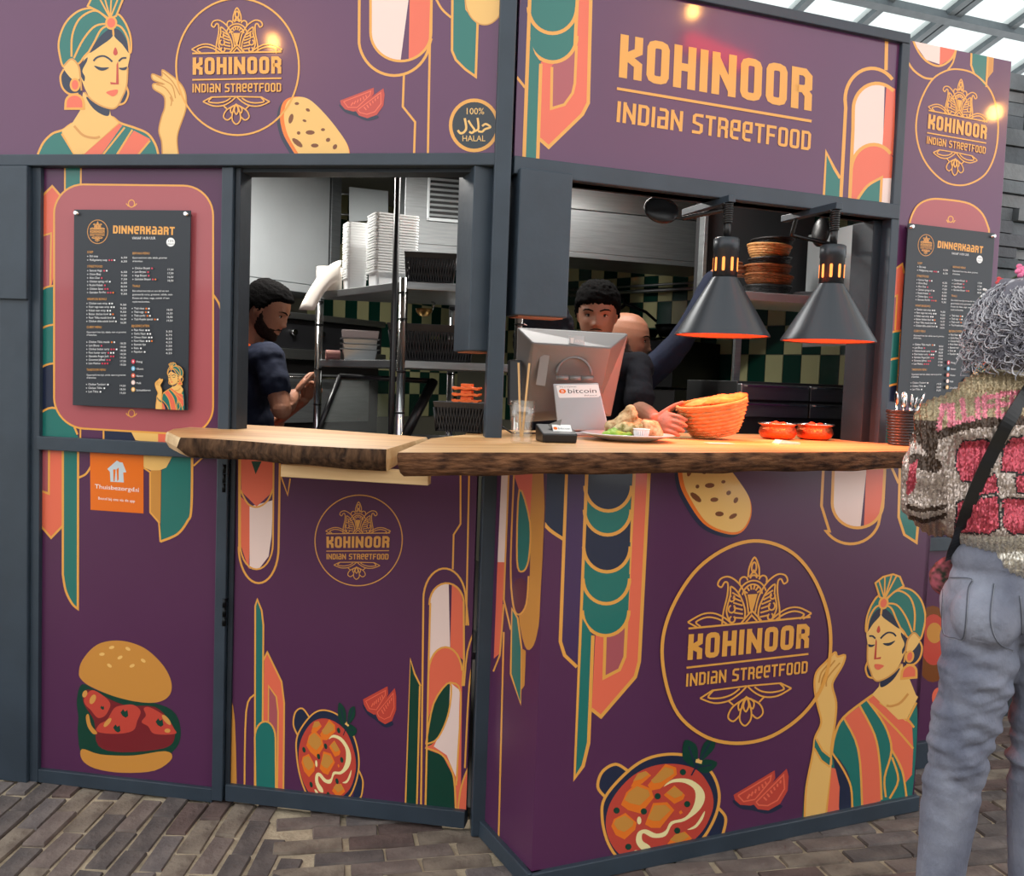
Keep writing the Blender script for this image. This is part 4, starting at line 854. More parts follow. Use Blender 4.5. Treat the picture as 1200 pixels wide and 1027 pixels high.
clip = [(86.7, 245.6), (221.5, 247), (219.6, 481.6), (86.7, 473.6)]
board(A, TL[0], TL[1], .02, 'black menu board screwed to the rose panel beside the serving hatch', lambda x, y, o: A.px(x, y, .02)+A.N*o, rect(A, TL[0], TL[0]+bw, TL[1]-bh, TL[1], .02))
t2u, t2z = B.uz(1064.5, 261.5, .034)
def toB(x, y, o):
    u, z = A.uz(x, y, .02); return B.P(t2u+u-TL[0], t2z+z-TL[1], .034+o)
board(B, t2u, t2z, .034, 'black menu board partly hidden behind the grey-haired customer', toB, rect(A, TL[0], TL[0]+bw, TL[1]-bh, TL[1], .02))
# ================================================================== wooden counter
def wood(name, c1, c2, ang, sc=(1.2, 16, 16), rough=.42):
    M = bpy.data.materials.new(name); M.use_nodes = True; nt = M.node_tree; b = nt.nodes['Principled BSDF']; N, L = nt.nodes.new, nt.links.new
    tc, mp, n, rp = N('ShaderNodeTexCoord'), N('ShaderNodeMapping'), N('ShaderNodeTexNoise'), N('ShaderNodeValToRGB')
    mp.vector_type = 'TEXTURE'; mp.inputs['Rotation'].default_value = (0, 0, R(ang)); mp.inputs['Scale'].default_value = tuple(1/v for v in sc)
    n.inputs['Scale'].default_value = 1.0; n.inputs['Detail'].default_value = 7; n.inputs['Distortion'].default_value = .6
    L(tc.outputs['Object'], mp.inputs[0]); L(mp.outputs[0], n.inputs[0]); L(n.outputs[0], rp.inputs[0]); L(rp.outputs[0], b.inputs['Base Color'])
    rp.color_ramp.elements[0].position = .33; rp.color_ramp.elements[0].color = lin(c1); rp.color_ramp.elements[1].position = .66; rp.color_ramp.elements[1].color = lin(c2)
    b.inputs['Roughness'].default_value = rough; b.inputs['Coat Weight'].default_value = .15; b.inputs['Coat Roughness'].default_value = .3; return M
WL = wood('slab_wood_left', (176, 120, 70), (214, 168, 112), -9); WR = wood('slab_wood_right', (190, 134, 78), (224, 180, 122), 22)
SAWN = wood('sawn_end', (188, 150, 104), (216, 186, 142), 10, (14, 14, 30), .7)
BARK = mat('bark', (44, 31, 24), .9, 0, .2, bump=1, bscale=30, c2=(98, 72, 52), vscale=30, stretch=(2.5, 2.5, .5))
BARK2 = mat('peeled_bark', (48, 30, 22), .85, 0, .2, bump=1, bscale=30, c2=(128, 88, 60), vscale=22, stretch=(.8, .8, 3.5))
def slab(name, top, nfront, z, th, M, bark, label, inset=.02, endseg=()):
    """top: outline points (front ones first, bark on the first nfront segments)"""
    pts, seg = [], []
    n = len(top)
    for i in range(n):
        a, b = Vector(top[i]), Vector(top[(i+1) % n]); k = max(1, int((b-a).length/.025))
        for j in range(k):
            p = a.lerp(b, j/k); fr_ = i < nfront
            if fr_: p += Vector((noise.noise(p*9), noise.noise(p*9+Vector((5, 5, 5))), 0))*.008
            pts.append(p); seg.append(1 if fr_ else 2)
    c = sum(pts, Vector())/len(pts); c = c*.5+Vector((K.x, K.y+.2, z))*.5
    mb = MB(); rings = []
    for t, ins in ((0, 0), (.12, -.004), (.5, -.006), (.85, .006), (1, inset)):
        ring = []
        for p, s_ in zip(pts, seg):
            d = (c-p); d.z = 0; d.normalize(); k = ins+(noise.noise(Vector((p.x*14, p.y*14, t*2.5+3)))*.012*(t > 0) if s_ == 1 else 0)
            ring.append(p+d*k+Vector((0, 0, -t*th+(noise.noise(p*7)*.006 if t == 1 else 0))))
        rings.append(ring)
    ids = [[mb.V(p) for p in r] for r in rings]; m_ = len(pts)
    for a, b in zip(ids, ids[1:]):
        for i in range(m_):
            mb.cur = seg[i]; mb.smooth = seg[i] == 1; mb.F([a[i], a[(i+1) % m_], b[(i+1) % m_], b[i]])
    mb.cur = 0; mb.smooth = False; mb.F(ids[0]); mb.F(ids[-1][::-1])
    return solo(name, mb, [M, bark, SAWN], label, 'counter')
ZLs = 1.215; z6 = Zm(180, 480, 460/1200)
tp = [onz(*z6(p), ZLs) for p in ((80, 86), (160, 89), (300, 98), (450, 110), (600, 118), (712, 122), (835, 85), (640, 70), (400, 53), (290, 47), (130, 52), (60, 60), (42, 68))]
slab('counter_slab', tp, 5, ZLs, .054, WL, BARK, 'live-edge wooden counter slab with a pale sawn rounded end')
tr = [onz(466, 530.5, ZC), onz(640, 530.5, ZC), onz(820, 530.5, ZC), onz(960, 530, ZC), onz(1066, 529, ZC), B.P(ub1+.17, ZC, .045), B.P(ub1-.02, ZC, -.02), B.P(ub1-.03, ZC, -.4), B.P(.05, ZC, -.4), A.P(-.1, ZC, -.06), onz(505, 514, ZC)]
slab('counter_slab', tr, 4, ZC, .056, WR, BARK2, 'long live-edge wooden counter slab lit orange by the heat lamps')
mb = MB(); a, b = onz(329, 544, 1.158), onz(502, 554, 1.158); n_ = Vector((.1, 1, 0))*.04
mb.prism([a, b, b+n_, a+n_], (0, 0, -.034)); solo('wooden_batten', mb, wood('pine', (196, 158, 108), (214, 180, 132), -9, (2, 30, 30), .6), 'pale pine batten fixed under the sawn counter slab', 'batten', bevel=.002)
# ================================================================== things on the counter
def onc(x, y): return onz(x, y, ZC)
GLASS = bpy.data.materials.new('clear_glass'); GLASS.use_nodes = True; nt = GLASS.node_tree; nt.nodes.clear(); o1, m1, g1, g2, fz = [nt.nodes.new(n) for n in ('ShaderNodeOutputMaterial', 'ShaderNodeMixShader', 'ShaderNodeBsdfTransparent', 'ShaderNodeBsdfGlossy', 'ShaderNodeFresnel')]
g1.inputs[0].default_value = (.975, .985, .985, 1); g2.inputs['Roughness'].default_value = .06; m1.inputs[0].default_value = .11
for a_, b_ in ((g1.outputs[0], m1.inputs[1]), (g2.outputs[0], m1.inputs[2]), (m1.outputs[0], o1.inputs[0])): nt.links.new(a_, b_)
g = onc(611, 518); g = at(611, 518, 2.56); g.z = ZC+.0005
mb = MB(); mb.lathe([(.028, 0), (.030, .003), (.031, .06), (.034, .063), (.038, .118), (.0365, .118), (.0325, .064), (.029, .06), (.027, .016), (.001, .014)], g, 40, cap=True)
solo('drinking_glass', mb, GLASS, 'clear tumbler holding two wooden stirrers', 'glass', g)
for dx, dy, tx, ty in ((-.010, .004, -.016, .0), (.004, -.006, .014, .006)):
    mb = MB(); a = g+Vector((dx*.3, dy, .017)); b = g+Vector((tx, ty, .222)); s = Vector((.0028, 0, 0)); q = Vector((0, .0012, 0))
    mb.prism([a-s-q, a+s-q, a+s+q, a-s+q], b-a); solo('wooden_stirrer', mb, mat('stirrer_wood', (206, 164, 112), .7, var=.1), 'thin wooden stirrer standing in the tumbler', 'stirrer', None, 'stirrers in the tumbler')
# black tray with cards
c = at(652, 514, 2.66); c.z = ZC; t = thing('card_tray', 'black plastic tray holding cards beside the tumbler', 'tray', c)
mb = MB(); mb.M = Matrix.Translation(c) @ Matrix.Rotation(R(12), 4, 'Z')
mb.rings([[(-.05, -.04, 0), (.05, -.04, 0), (.05, .05, 0), (-.05, .05, 0)], [(-.052, -.043, .026), (.052, -.043, .026), (.052, .052, .05), (-.052, .052, .05)]]); mb.build('tray_body', BLACK, t, .004)
mb = MB(); mb.M = Matrix.Translation(c+Vector((.01, -.02, .028))) @ Matrix.Rotation(R(12), 4, 'Z') @ Matrix.Rotation(R(-50), 4, 'X'); mb.box(-.02, .036, -.0006, .0006, 0, .034); cdm = mb.build('card', WHITE, t)
def plane_pen(Mx): return Pen(lambda x, y, o: Mx @ Vector((x, -o-.0007, -y)))
P = plane_pen(mb.M); P.fill(arc(-.012, -.018, .006, .006), 'o'); P.text('bitcoin', -.004, -.014, .008, 'b', .036); P.build('card_print', cdm)
mb = MB(); mb.M = Matrix.Translation(c+Vector((-.012, .004, .036))) @ Matrix.Rotation(R(40), 4, 'Y'); mb.prism([(-.02, 0, 0), (.022, 0, 0), (.0, 0, .04)], (0, .001, 0)); mb.build('card', mat('grey_card', (120, 118, 115), .6), t)
# point of sale terminal seen from behind
GREY = mat('terminal_grey', (128, 126, 126), .38, .35, .5); SILV = mat('terminal_silver', (186, 188, 192), .35, .6)
c = at(672, 508, 3.1); c.z = ZC; t = thing('till_terminal', 'grey touchscreen till seen from behind on a silver foot', 'till', c)
TA = R(6); X = Vector((math.cos(TA), math.sin(TA), 0))
def qpt(px, py, Y): return at(px, py, Y)
tl, tr_, br, bl = qpt(607, 385, 3.05), qpt(736, 392, 3.10), qpt(716, 488, 3.16), qpt(604, 496, 3.12)
tl2, tr2, br2, bl2 = qpt(624, 402, 2.99), qpt(716, 408, 3.03), qpt(700, 478, 3.12), qpt(616, 484, 3.08)
nb = (tr_-tl).cross(bl-tl).normalized(); nb = nb if nb.y > 0 else -nb
mb = MB(); mb.rings([[p+nb*.02 for p in (tl, tr_, br, bl)], [tl, tr_, br, bl], [tl2, tr2, br2, bl2]]); mon = mb.build('monitor', GREY, t, .004)
mb = MB(); mb.rings([[p+nb*.021 for p in (tl, tr_, br, bl)], [p+nb*.024 for p in (tl, tr_, br, bl)]]); mb.build('screen', mat('dark_screen', (16, 18, 22), .1), t)
hA, hB = qpt(652, 443, 3.0), qpt(695, 443.5, 3.01)
for a, b in ((0, .33), (.36, .66), (.69, 1)): mb = MB(); mb.tube([hA.lerp(hB, a), hA.lerp(hB, b)], .008, 14); mb.build('hinge', GREY, t)
mb = MB(); mb.tube([qpt(652+(.5-.5*math.cos(math.pi*i/14))*41, 440-21*math.sin(math.pi*i/14), 3.03) for i in range(15)], .0045, 8); mb.build('cable_arch', GREY, t)
f0, f1, f2, f3 = qpt(648, 450, 3.0), qpt(701, 449, 3.02), qpt(714, 505, 3.02), qpt(654, 505, 3.0)
fn = Vector((0, .008, 0)); mb = MB(); mb.rings([[f0, f1, f2, f3], [p+fn for p in (f0, f1, f2, f3)]]); ft = mb.build('stand_plate', SILV, t, .003)
mb = MB(); a, b = f3.copy(), f2.copy(); a.z = b.z = ZC+.001; mb.prism([a, b, b+Vector((.01, .17, 0)), a+Vector((.0, .17, 0))], (0, 0, .012)); mb.build('foot', SILV, t, .003)
up = f0.lerp(f1, .5)-f3.lerp(f2, .5); ex = (f1-f0).normalized(); ez = up.normalized(); en = ex.cross(ez).normalized(); en = en if en.y < 0 else -en
def sign3(x, y, o): return f0+(f1-f0)*x+(f3-f0)*(y*.98)+en*(o+.0004)
P = Pen(sign3); P.T = lambda p: (p[0]*.93/1000+.065, .03+p[1]/1000*.28)
P.fill([(0, 60), (40, 0), (960, 0), (1000, 60), (1030, 900), (990, 990), (60, 990), (30, 930)], 'w')
P.fill(arc(135, 480, 82, 180, n=24), 'o'); P.text('B', 135, 590, 220, 'w', 70, 'c'); P.text('bitcoin', 250, 650, 360, 'b', 690); P.text('Wij accepteren', 70, 190, 95, 'b', 400); P.text('BitKassa.nl', 640, 890, 95, 'b', 300); P.build('payment_sign', ft)['label'] = 'white rounded sign with orange coin symbol'
P = Pen(lambda x, y, o: at(x, y, 3.02)+nb*(-o-.001)); P.fill([(667, 393), (684.5, 394), (684.5, 405), (666.5, 404)], 'h'); P.fill([(668.5, 396), (672.5, 396), (672, 401), (670.5, 403), (669, 401)], 'w'); P.text('KORONA', 674, 401.5, 3.4, 'w', 9.5); P.build('maker_badge', mon)
mb = MB(); a = qpt(603, 448, 3.03); mb.M = Matrix.Translation(a) @ Matrix.Rotation(R(14), 4, 'Z') @ Matrix.Rotation(R(-8), 4, 'X'); mb.box(-.022, .022, -.012, .012, -.075, .072); mb.build('card_reader', BLACK, t, .004)
mb = MB(); mb.M = Matrix.Translation(qpt(636, 434, 3.015)) @ Matrix.Rotation(R(6), 4, 'Y'); mb.box(-.015, .015, -.002, .002, -.05, .05); mb.build('cover_plate', mat('terminal_plate', (150, 142, 138), .4, .3), t)
mb = MB(); mb.tube([at(588, 500, 2.83), Vector((-.0, 2.86, ZC+.01)), Vector((.06, 2.95, ZC+.006)), c+Vector((-.05, 0, .006))], .003, 6); solo('power_cable', mb, BLACK, 'thin black cable lying behind the tumbler', 'cable')
# plate with wrap
PORC = mat('porcelain', (214, 216, 220), .15, 0, .5)
pc = at(735, 514, 2.86); pc.z = ZC+.0005
mb = MB(); mb.lathe([(.001, 0), (.075, 0), (.085, .004), (.14, .018), (.146, .021), (.14, .0225), (.085, .009), (.001, .007)], pc, 56); solo('dinner_plate', mb, PORC, 'white dinner plate with a wrap on the counter', 'plate', pc)
NAAN = mat('toasted_flatbread', (232, 206, 160), .8, 0, .3, bump=.9, bscale=70, c2=(150, 98, 52), vscale=42)
FILL = mat('wrap_filling', (228, 210, 160), .7, 0, .3, bump=1, bscale=90, c2=(120, 110, 44), vscale=70)
LET = mat('lettuce', (150, 190, 70), .55, 0, .4, bump=.6, bscale=60, c2=(96, 150, 40), vscale=45)
def disp(me, fn, floor_z=None):
    n = len(me.vertices); co = np.empty(n*3, np.float32); no = np.empty(n*3, np.float32)
    me.vertices.foreach_get('co', co); me.vertex_normals.foreach_get('vector', no); co = co.reshape(-1, 3); no = no.reshape(-1, 3)
    co += no*np.array([fn(Vector(c)) for c in co], np.float32)[:, None]
    if floor_z is not None: co[:, 2] = np.maximum(co[:, 2], floor_z)
    me.vertices.foreach_set('co', co.ravel()); me.update()
def lump(name, pts, M, label, cat, c, ns=.008, vox=.004, group=None, fr=30, base=0):
    """organic lump: union of ellipsoids, remeshed and roughened"""
    me = blob([(c+Vector(p[:3]), p[3] if isinstance(p[3], tuple) else (p[3],)*3, p[4] if len(p) > 4 else None) for p in pts], [], vox, 2)
    disp(me, lambda q: noise.noise(q*fr)*ns+noise.noise(q*fr*2.7)*ns*.5, c.z+base)
    me.transform(Matrix.Translation(-c))
    me.materials.append(M); me.polygons.foreach_set('use_smooth', [True]*len(me.polygons))
    o = link(name, me); o.location = c; return tag(o, label, cat, group)
def blob(ells, tubes, vox=.004, sm=3, raw=()):
    """union of ellipsoids and tapered tubes -> one continuous remeshed surface"""
    mb = MB()
    for c, r, rot in ells: mb.ell(c, r, 20, 14, rot)
    for pts, rs in tubes:
        mb.tube(pts, list(rs), 14)
        for p, r in ((pts[0], rs[0]), (pts[-1], rs[-1])): mb.ell(p, (r, r, r), 14, 8)
        for p, r in zip(pts[1:-1], rs[1:-1]): mb.ell(p, (r, r, r), 14, 8)
    for rs in raw: mb.rings(rs)
    me = bpy.data.meshes.new('b'); me.from_pydata([tuple(p) for p in mb.v], [], mb.f); fixn(me)
    ob = bpy.data.objects.new('b', me); col.objects.link(ob)
    m_ = ob.modifiers.new('r', 'REMESH'); m_.mode = 'VOXEL'; m_.voxel_size = vox
    s_ = ob.modifiers.new('s', 'SMOOTH'); s_.iterations = sm; s_.factor = .5
    bpy.context.view_layer.update(); dg = bpy.context.evaluated_depsgraph_get()
    out_ = bpy.data.meshes.new_from_object(ob.evaluated_get(dg)); bpy.data.objects.remove(ob); bpy.data.meshes.remove(me)
    return out_
r_ = lambda x, y, z: Matrix.Rotation(R(z), 3, 'Z') @ Matrix.Rotation(R(y), 3, 'Y') @ Matrix.Rotation(R(x), 3, 'X')
pz = Vector((pc.x, pc.y, pc.z+.008))
lump('wrap_half', [(-.012, .02, .045, (.052, .028, .03), r_(0, -58, 0)), (.005, .02, .062, (.024, .024, .045), r_(0, 14, 0)), (-.025, .02, .03, (.045, .03, .03), None), (.03, .02, .03, (.03, .028, .032), None)], NAAN, 'tall upright half of a toasted flatbread wrap on the plate', 'wrap', pz, .006)
lump('wrap_half', [(.075, .005, .026, (.034, .03, .03), r_(0, 15, 0)), (.06, .0, .034, (.03, .03, .026), r_(0, 25, 0)), (.092, .01, .016, (.02, .022, .02), None)], NAAN, 'low half of a toasted flatbread wrap lying beside the sauce cup', 'wrap', pz, .005)
lump('wrap_filling', [(.005, -.014, .03, (.035, .02, .024), None), (.03, -.012, .036, (.028, .016, .014), r_(0, 20, 0)), (-.02, -.012, .022, (.03, .018, .018), None)], FILL, 'chopped pale filling spilling from the cut wrap', 'filling', pz, .008)
lump('lettuce_heap', [(-.06, -.03, .008, (.026, .022, .012), None), (-.03, -.042, .009, (.03, .02, .014), None), (-.012, -.042, .008, (.02, .016, .012), None), (-.04, -.02, .016, (.024, .018, .012), None)], LET, 'bright green shredded lettuce at the foot of the wrap', 'lettuce', pz, .009, .003)
mb = MB(); cc = pz+Vector((.034, -.066, .0)); mb.lathe([(.019, 0), (.024, .03), (.0262, .031), (.0262, .033), (.0225, .033), (.0185, .006), (.001, .006)], cc, 28); cup = thing('sauce_cup', 'small white ribbed sauce cup on the plate', 'cup', cc); mb.build('cup_wall', WHITE, cup)
for k in range(22):
    a = 2*math.pi*k/22; mb = MB(); d = Vector((math.cos(a), math.sin(a), 0)); mb.tube([cc+d*.0205+Vector((0, 0, .006)), cc+d*.0238+Vector((0, 0, .027))], .0012, 5); mb.build('rib', WHITE, cup)
# woven things
WICK = mat('wicker_tan', (196, 146, 92), .6, 0, .3, bump=.3, bscale=80, c2=(176, 122, 72), vscale=30); WICKD = mat('wicker_brown', (130, 78, 42), .6, 0, .3, bump=.5, bscale=60, var=.3, vscale=40); WICKB = mat('wicker_black', (34, 32, 32), .5, 0, .4, bump=.5, bscale=60, var=.3, vscale=40)
def weave(c, prof, rows, n, M, name, parent=None, th=.006, sx=1, sy=1, rot=None, amp=.0035):
    """basket wall of woven strands: each row bulges over and under the stakes"""
    mb = MB(); mb.smooth = True; rings = []; sub = 4; c = Vector(c)
    def rad(t):
        k = t*(len(prof)-1); i = min(int(k), len(prof)-2); f = k-i
        return [prof[i][q]+(prof[i+1][q]-prof[i][q])*f for q in (0, 1)]
    for side in (0, 1):
        for j in range(rows*sub+1):
            jj = j if side == 0 else rows*sub-j
            r, z = rad(jj/(rows*sub)); row = jj//sub; ph = math.sin(math.pi*(jj % sub)/sub); ring = []
            for k in range(n*2):
                s_ = (1 if (k+row) % 2 else -1)*ph*amp; rr = r+s_-(th if side else 0)+(ph-.5)*.008*min(1, amp/.005)
                p = Vector((rr*math.cos(math.pi*k/n)*sx, rr*math.sin(math.pi*k/n)*sy, z)); ring.append(c+(rot @ p if rot else p))
            rings.append(ring)
    mb.rings(rings, cap=False)
    r, z = prof[0]; mb.smooth = False
    ring = [c+(rot @ Vector((r*math.cos(math.pi*k/n)*sx, r*math.sin(math.pi*k/n)*sy, z+.002)) if rot else Vector((r*math.cos(math.pi*k/n)*sx, r*math.sin(math.pi*k/n)*sy, z+.002))) for k in range(n*2)]
    mb.F([mb.V(p) for p in ring])
    return mb.build(name, M, parent)
bc = at(838, 511, 3.12); bc.z = ZC+.012
t = thing('bread_basket', 'tan wicker basket of flatbread held under the heat lamp', 'basket', bc)
weave(bc, [(.07, .002), (.088, .03), (.104, .07), (.118, .112)], 9, 18, WICK, 'basket_wall', t, sy=.85, rot=r_(4, -11, 10), amp=.0065)
mb = MB(); mb.M = Matrix.Translation(bc) @ r_(4, -11, 10).to_4x4(); mb.tube([(.117*math.cos(2*math.pi*k/32), .85*.117*math.sin(2*math.pi*k/32), .114) for k in range(33)], .006, 8, False); mb.build('basket_rim', WICK, t)
lump('naan_bread', [(-.02, 0, .11, (.092, .07, .018), r_(0, -10, 5)), (.04, .01, .125, (.07, .06, .016), r_(0, -14, 0)), (.01, -.03, .122, (.08, .05, .012), r_(8, -10, 20))], mat('naan_crust', (226, 150, 84), .7, 0, .3, bump=.5, bscale=30, c2=(176, 96, 44), vscale=18), 'puffed naan bread filling the wicker basket', 'bread', bc, .006)
# copper bowls
COP = mat('hammered_copper', (196, 96, 58), .28, 1, .5, bump=.5, bscale=120, var=.2, vscale=40)
CURRY = mat('red_curry', (170, 44, 20), .35, 0, .5, bump=.7, bscale=80, c2=(214, 84, 30), vscale=60)
for px, Y, lb in ((911, 3.26, 'copper curry bowl standing beside the folded napkin and basket'), (954, 3.31, 'copper curry bowl standing nearer to the cutlery pot')):
    c = at(px, 511, Y); c.z = ZC; t = thing('curry_bowl', lb, 'bowl', c, 'copper curry bowls')
    mb = MB(); mb.lathe([(.001, 0), (.045, 0), (.058, .008), (.066, .024), (.062, .04), (.056, .048), (.068, .054), (.069, .057), (.055, .053), (.054, .046), (.06, .03), (.05, .012), (.001, .008)], c, 40); mb.build('bowl_body', COP, t)
    mb = MB(); mb.tube([c+Vector((.068*math.cos(2*math.pi*k/32), .068*math.sin(2*math.pi*k/32), .056)) for k in range(33)], .0022, 6, False); mb.build('rim', CHROME, t)
    lump('curry', [(0, 0, .04, (.054, .054, .014)), (.02, .0, .05, .014), (-.022, -.01, .05, .013), (.0, .02, .052, .013), (.005, -.025, .05, .012)], CURRY, 'red curry heaped in the '+('bowl beside the napkin' if px < 930 else 'bowl nearer the cutlery pot'), 'curry', c, .003, .003)
PAPER = mat('paper', (236, 226, 214), .8)
for px, py, l, lb in ((843, 516, .085, 'flat white paper slip lying in front of the bread basket'), (921, 515.5, .08, 'folded white napkin lying in front of the copper bowls')):
    c = onz(px, py, ZC); Y = 2.86 if px < 900 else 3.0; c = at(px, py, Y); c.z = ZC+.001; mb = MB(); mb.M = Matrix.Translation(c) @ Matrix.Rotation(R(18), 4, 'Z')
    if px < 900: mb.box(-l/2, l/2, -.02, .02, 0, .0015)
    else: mb.prism([(-l/2, -.022, 0), (-l/2+.012, -.022, .012), (l/2, -.022, .005), (l/2, -.022, 0)], (0, .04, 0))
    solo('napkin', mb, PAPER, lb, 'napkin')
# cutlery pot
cc = at(1057, 516, 3.16); cc.z = ZC; t = thing('cutlery_pot', 'dark perforated cutlery pot at the counter end', 'pot', cc)
DWOV = mat('dark_woven_plastic', (44, 38, 38), .35, 0, .5)
weave(cc, [(.042, 0), (.047, .06), (.0535, .118)], 12, 18, DWOV, 'pot_wall', t, .004, amp=.003)
mb = MB(); mb.tube([cc+Vector((.054*math.cos(2*math.pi*k/28), .054*math.sin(2*math.pi*k/28), .118)) for k in range(29)], .0035, 6, False); mb.build('pot_rim', DWOV, t)
for k in range(9):
    rn = random.Random(k+40); lean = (-.033+.0125*k if k < 6 else (.046, .052, .042)[k-6]); yy = (.016 if k % 2 else -.014) if k < 6 else (-.024, .001, .021)[k-6]; b0 = cc+Vector((lean*.55 if k < 6 else -.006, yy*.8, .0055)); tp_ = cc+Vector((lean, yy, .155-(k % 3)*.006))
    mb = MB(); d = (tp_-b0).normalized(); mb.tube([b0, b0.lerp(tp_, .6), tp_], [.003, .003, .0045], 8)
    mb.ell(tp_+d*.004, (.0118, .0045, .026), 14, 8, d.to_track_quat('Z', 'Y').to_matrix()); solo('spoon', mb, CHROME, 'steel spoon standing upside down in the perforated pot', 'spoon', None, 'cutlery in the pot')
mb = MB(); c = at(1082, 513, 3.2); c.z = ZC; mb.M = Matrix.Translation(c) @ Matrix.Rotation(R(20), 4, 'Z'); mb.rings([[(-.03, -.03, 0), (.03, -.03, 0), (.03, .03, 0), (-.03, .03, 0)], [(-.038, -.036, .075), (.038, -.036, .075), (.038, .036, .075), (-.038, .036, .075)]]); solo('sachet_tub', mb, WHITE, 'plain white tub standing behind the cutlery pot', 'tub', None, bevel=.004)
# ================================================================== heat lamps
SHADE = mat('lamp_grey', (54, 58, 63), .34, .4, .5); SHIN = mat('lamp_inside', (226, 120, 84), .5)
HOT = mat('lamp_glow', (255, 120, 50), .5, emit=7, ecol=(255, 96, 40))
HOT2 = mat('lamp_slot_glow', (255, 150, 70), .5, emit=1.0, ecol=(255, 140, 60))
def coil(p0, p1, turns, r, mb, tr=.004):
    p0, p1 = Vector(p0), Vector(p1); t = (p1-p0).normalized(); a = t.cross(Vector((0, 1, .2))).normalized(); b = t.cross(a)
    n = turns*10; mb.tube([p0.lerp(p1, i/n)+a*r*math.cos(2*math.pi*i/10)+b*r*math.sin(2*math.pi*i/10) for i in range(n+1)], tr, 6)
def heat_lamp(px, py, Y, bx, by, lb):
    c = at(px, py, Y); t = thing('heat_lamp', lb, 'lamp', c, 'heat lamps over the counter')
    mb = MB(); mb.lathe([(.150, 0), (.150, .004), (.041, .185), (.041, .186), (.038, .186), (.147, .002), (.149, 0)], c, 48, cap=False); mb.build('shade', SHADE, t)
    mb = MB(); mb.lathe([(.1462, .003), (.0375, .182), (.001, .182)], c, 48, cap=False); mb.build('shade_lining', SHIN, t)
    mb = MB(); mb.lathe([(.039, .183), (.039, .27), (.041, .272), (.041, .308), (.036, .312), (.012, .312)], c, 36); cl_ = mb.build('collar', SHADE, t)
    for k in range(9):
        a = 2*math.pi*(k+.2)/9; mb = MB(); M = Matrix.Translation(c) @ Matrix.Rotation(a, 4, 'Z'); mb.M = M
        mb.prism([(.0392, -.0035, .205), (.0392, .0035, .205), (.0392, .0045, .21), (.0392, .0045, .243), (.0392, .0035, .248), (.0392, -.0035, .248), (.0392, -.0045, .243), (.0392, -.0045, .21)], (.0006, 0, 0)); mb.build('vent_slot', HOT2, cl_)
    mb = MB(); mb.lathe([(.012, .312), (.012, .36), (.005, .365)], c, 16); mb.build('stem', BLACK, t)
    br = at(bx, by, B.px(bx, by, .08).y); mb = MB(); top = Vector((c.x, c.y, zr0-.020)); coil(c+Vector((0, 0, .36)), top, 9, .013, mb); mb.build('coiled_cord', BLACK, t)
    mb = MB(); mb.tube([c+Vector((0, 0, .36)), top], .003, 6); mb.build('hanger', CHROME, t)
    mb = MB(); q = B.N; s_ = B.U*.013; mb.prism([top+q*.02-s_, top+q*.02+s_, top-q*.27+s_, top-q*.27-s_], (0, 0, .022)); mb.build('bracket', SLATE, t, .002)
    mb = MB(); mb.ell(c+Vector((0, 0, .1)), (.034, .034, .05), 20, 12); mb.build('bulb', HOT, t)
    l = bpy.data.lights.new('heat_lamp_light', 'SPOT'); l.energy = 28; l.color = (1, .14, .04); l.spot_size = R(125); l.spot_blend = .8; l.shadow_soft_size = .04
    lo = bpy.data.objects.new('heat_lamp_light', l); col.objects.link(lo); lo.parent = t; lo.location = (0, 0, .045)
    return t, top
_, h1 = heat_lamp(846, 394, 2.98, 861, 238, 'cone heat lamp hanging above the basket with a black gooseneck spot beside it')
_, h2 = heat_lamp(970, 400.5, 3.03, 983, 258, 'cone heat lamp hanging above the copper bowls next to the inner post')
def goose(p0, pts, head, ax, rad, lb):
    t = thing('gooseneck_spot', lb, 'lamp', p0, 'black gooseneck spots'); mb = MB(); pts = [Vector(p) for p in pts]
    L_ = sum((b-a).length for a, b in zip(pts, pts[1:])); path = []
    for a, b in zip(pts, pts[1:]):
        k = max(2, int((b-a).length/.006))
        path += [a.lerp(b, i/k) for i in range(k)]
    mb.tube(path+[pts[-1]], [.0085 if i % 2 else .0065 for i in range(len(path)+1)], 8); mb.build('neck', BLACK, t)
    q = Vector(ax).to_track_quat('Z', 'Y').to_matrix(); mb = MB(); mb.ell(head, rad, 24, 12, q); mb.build('head', BLACK, t)
goose(h1, [h1-B.N*.03+Vector((0, 0, .006)), at(850, 246, 3.02), at(820, 252, 3.06), at(800, 256, 3.08)], at(775, 246, 3.1), (.25, -1, .35), (.062, .05, .018), 'black gooseneck spot bent away from the lamp over the basket')
goose(h2, [h2-B.N*.2+Vector((0, 0, .006)), h2-B.N*.22-Vector((0, 0, .05)), at(972, 286, 3.36), at(965, 290, 3.40)], at(962, 272, 3.41), (-.9, -.5, .1), (.04, .055, .02), 'black gooseneck spot drooping behind the lamp over the bowls')
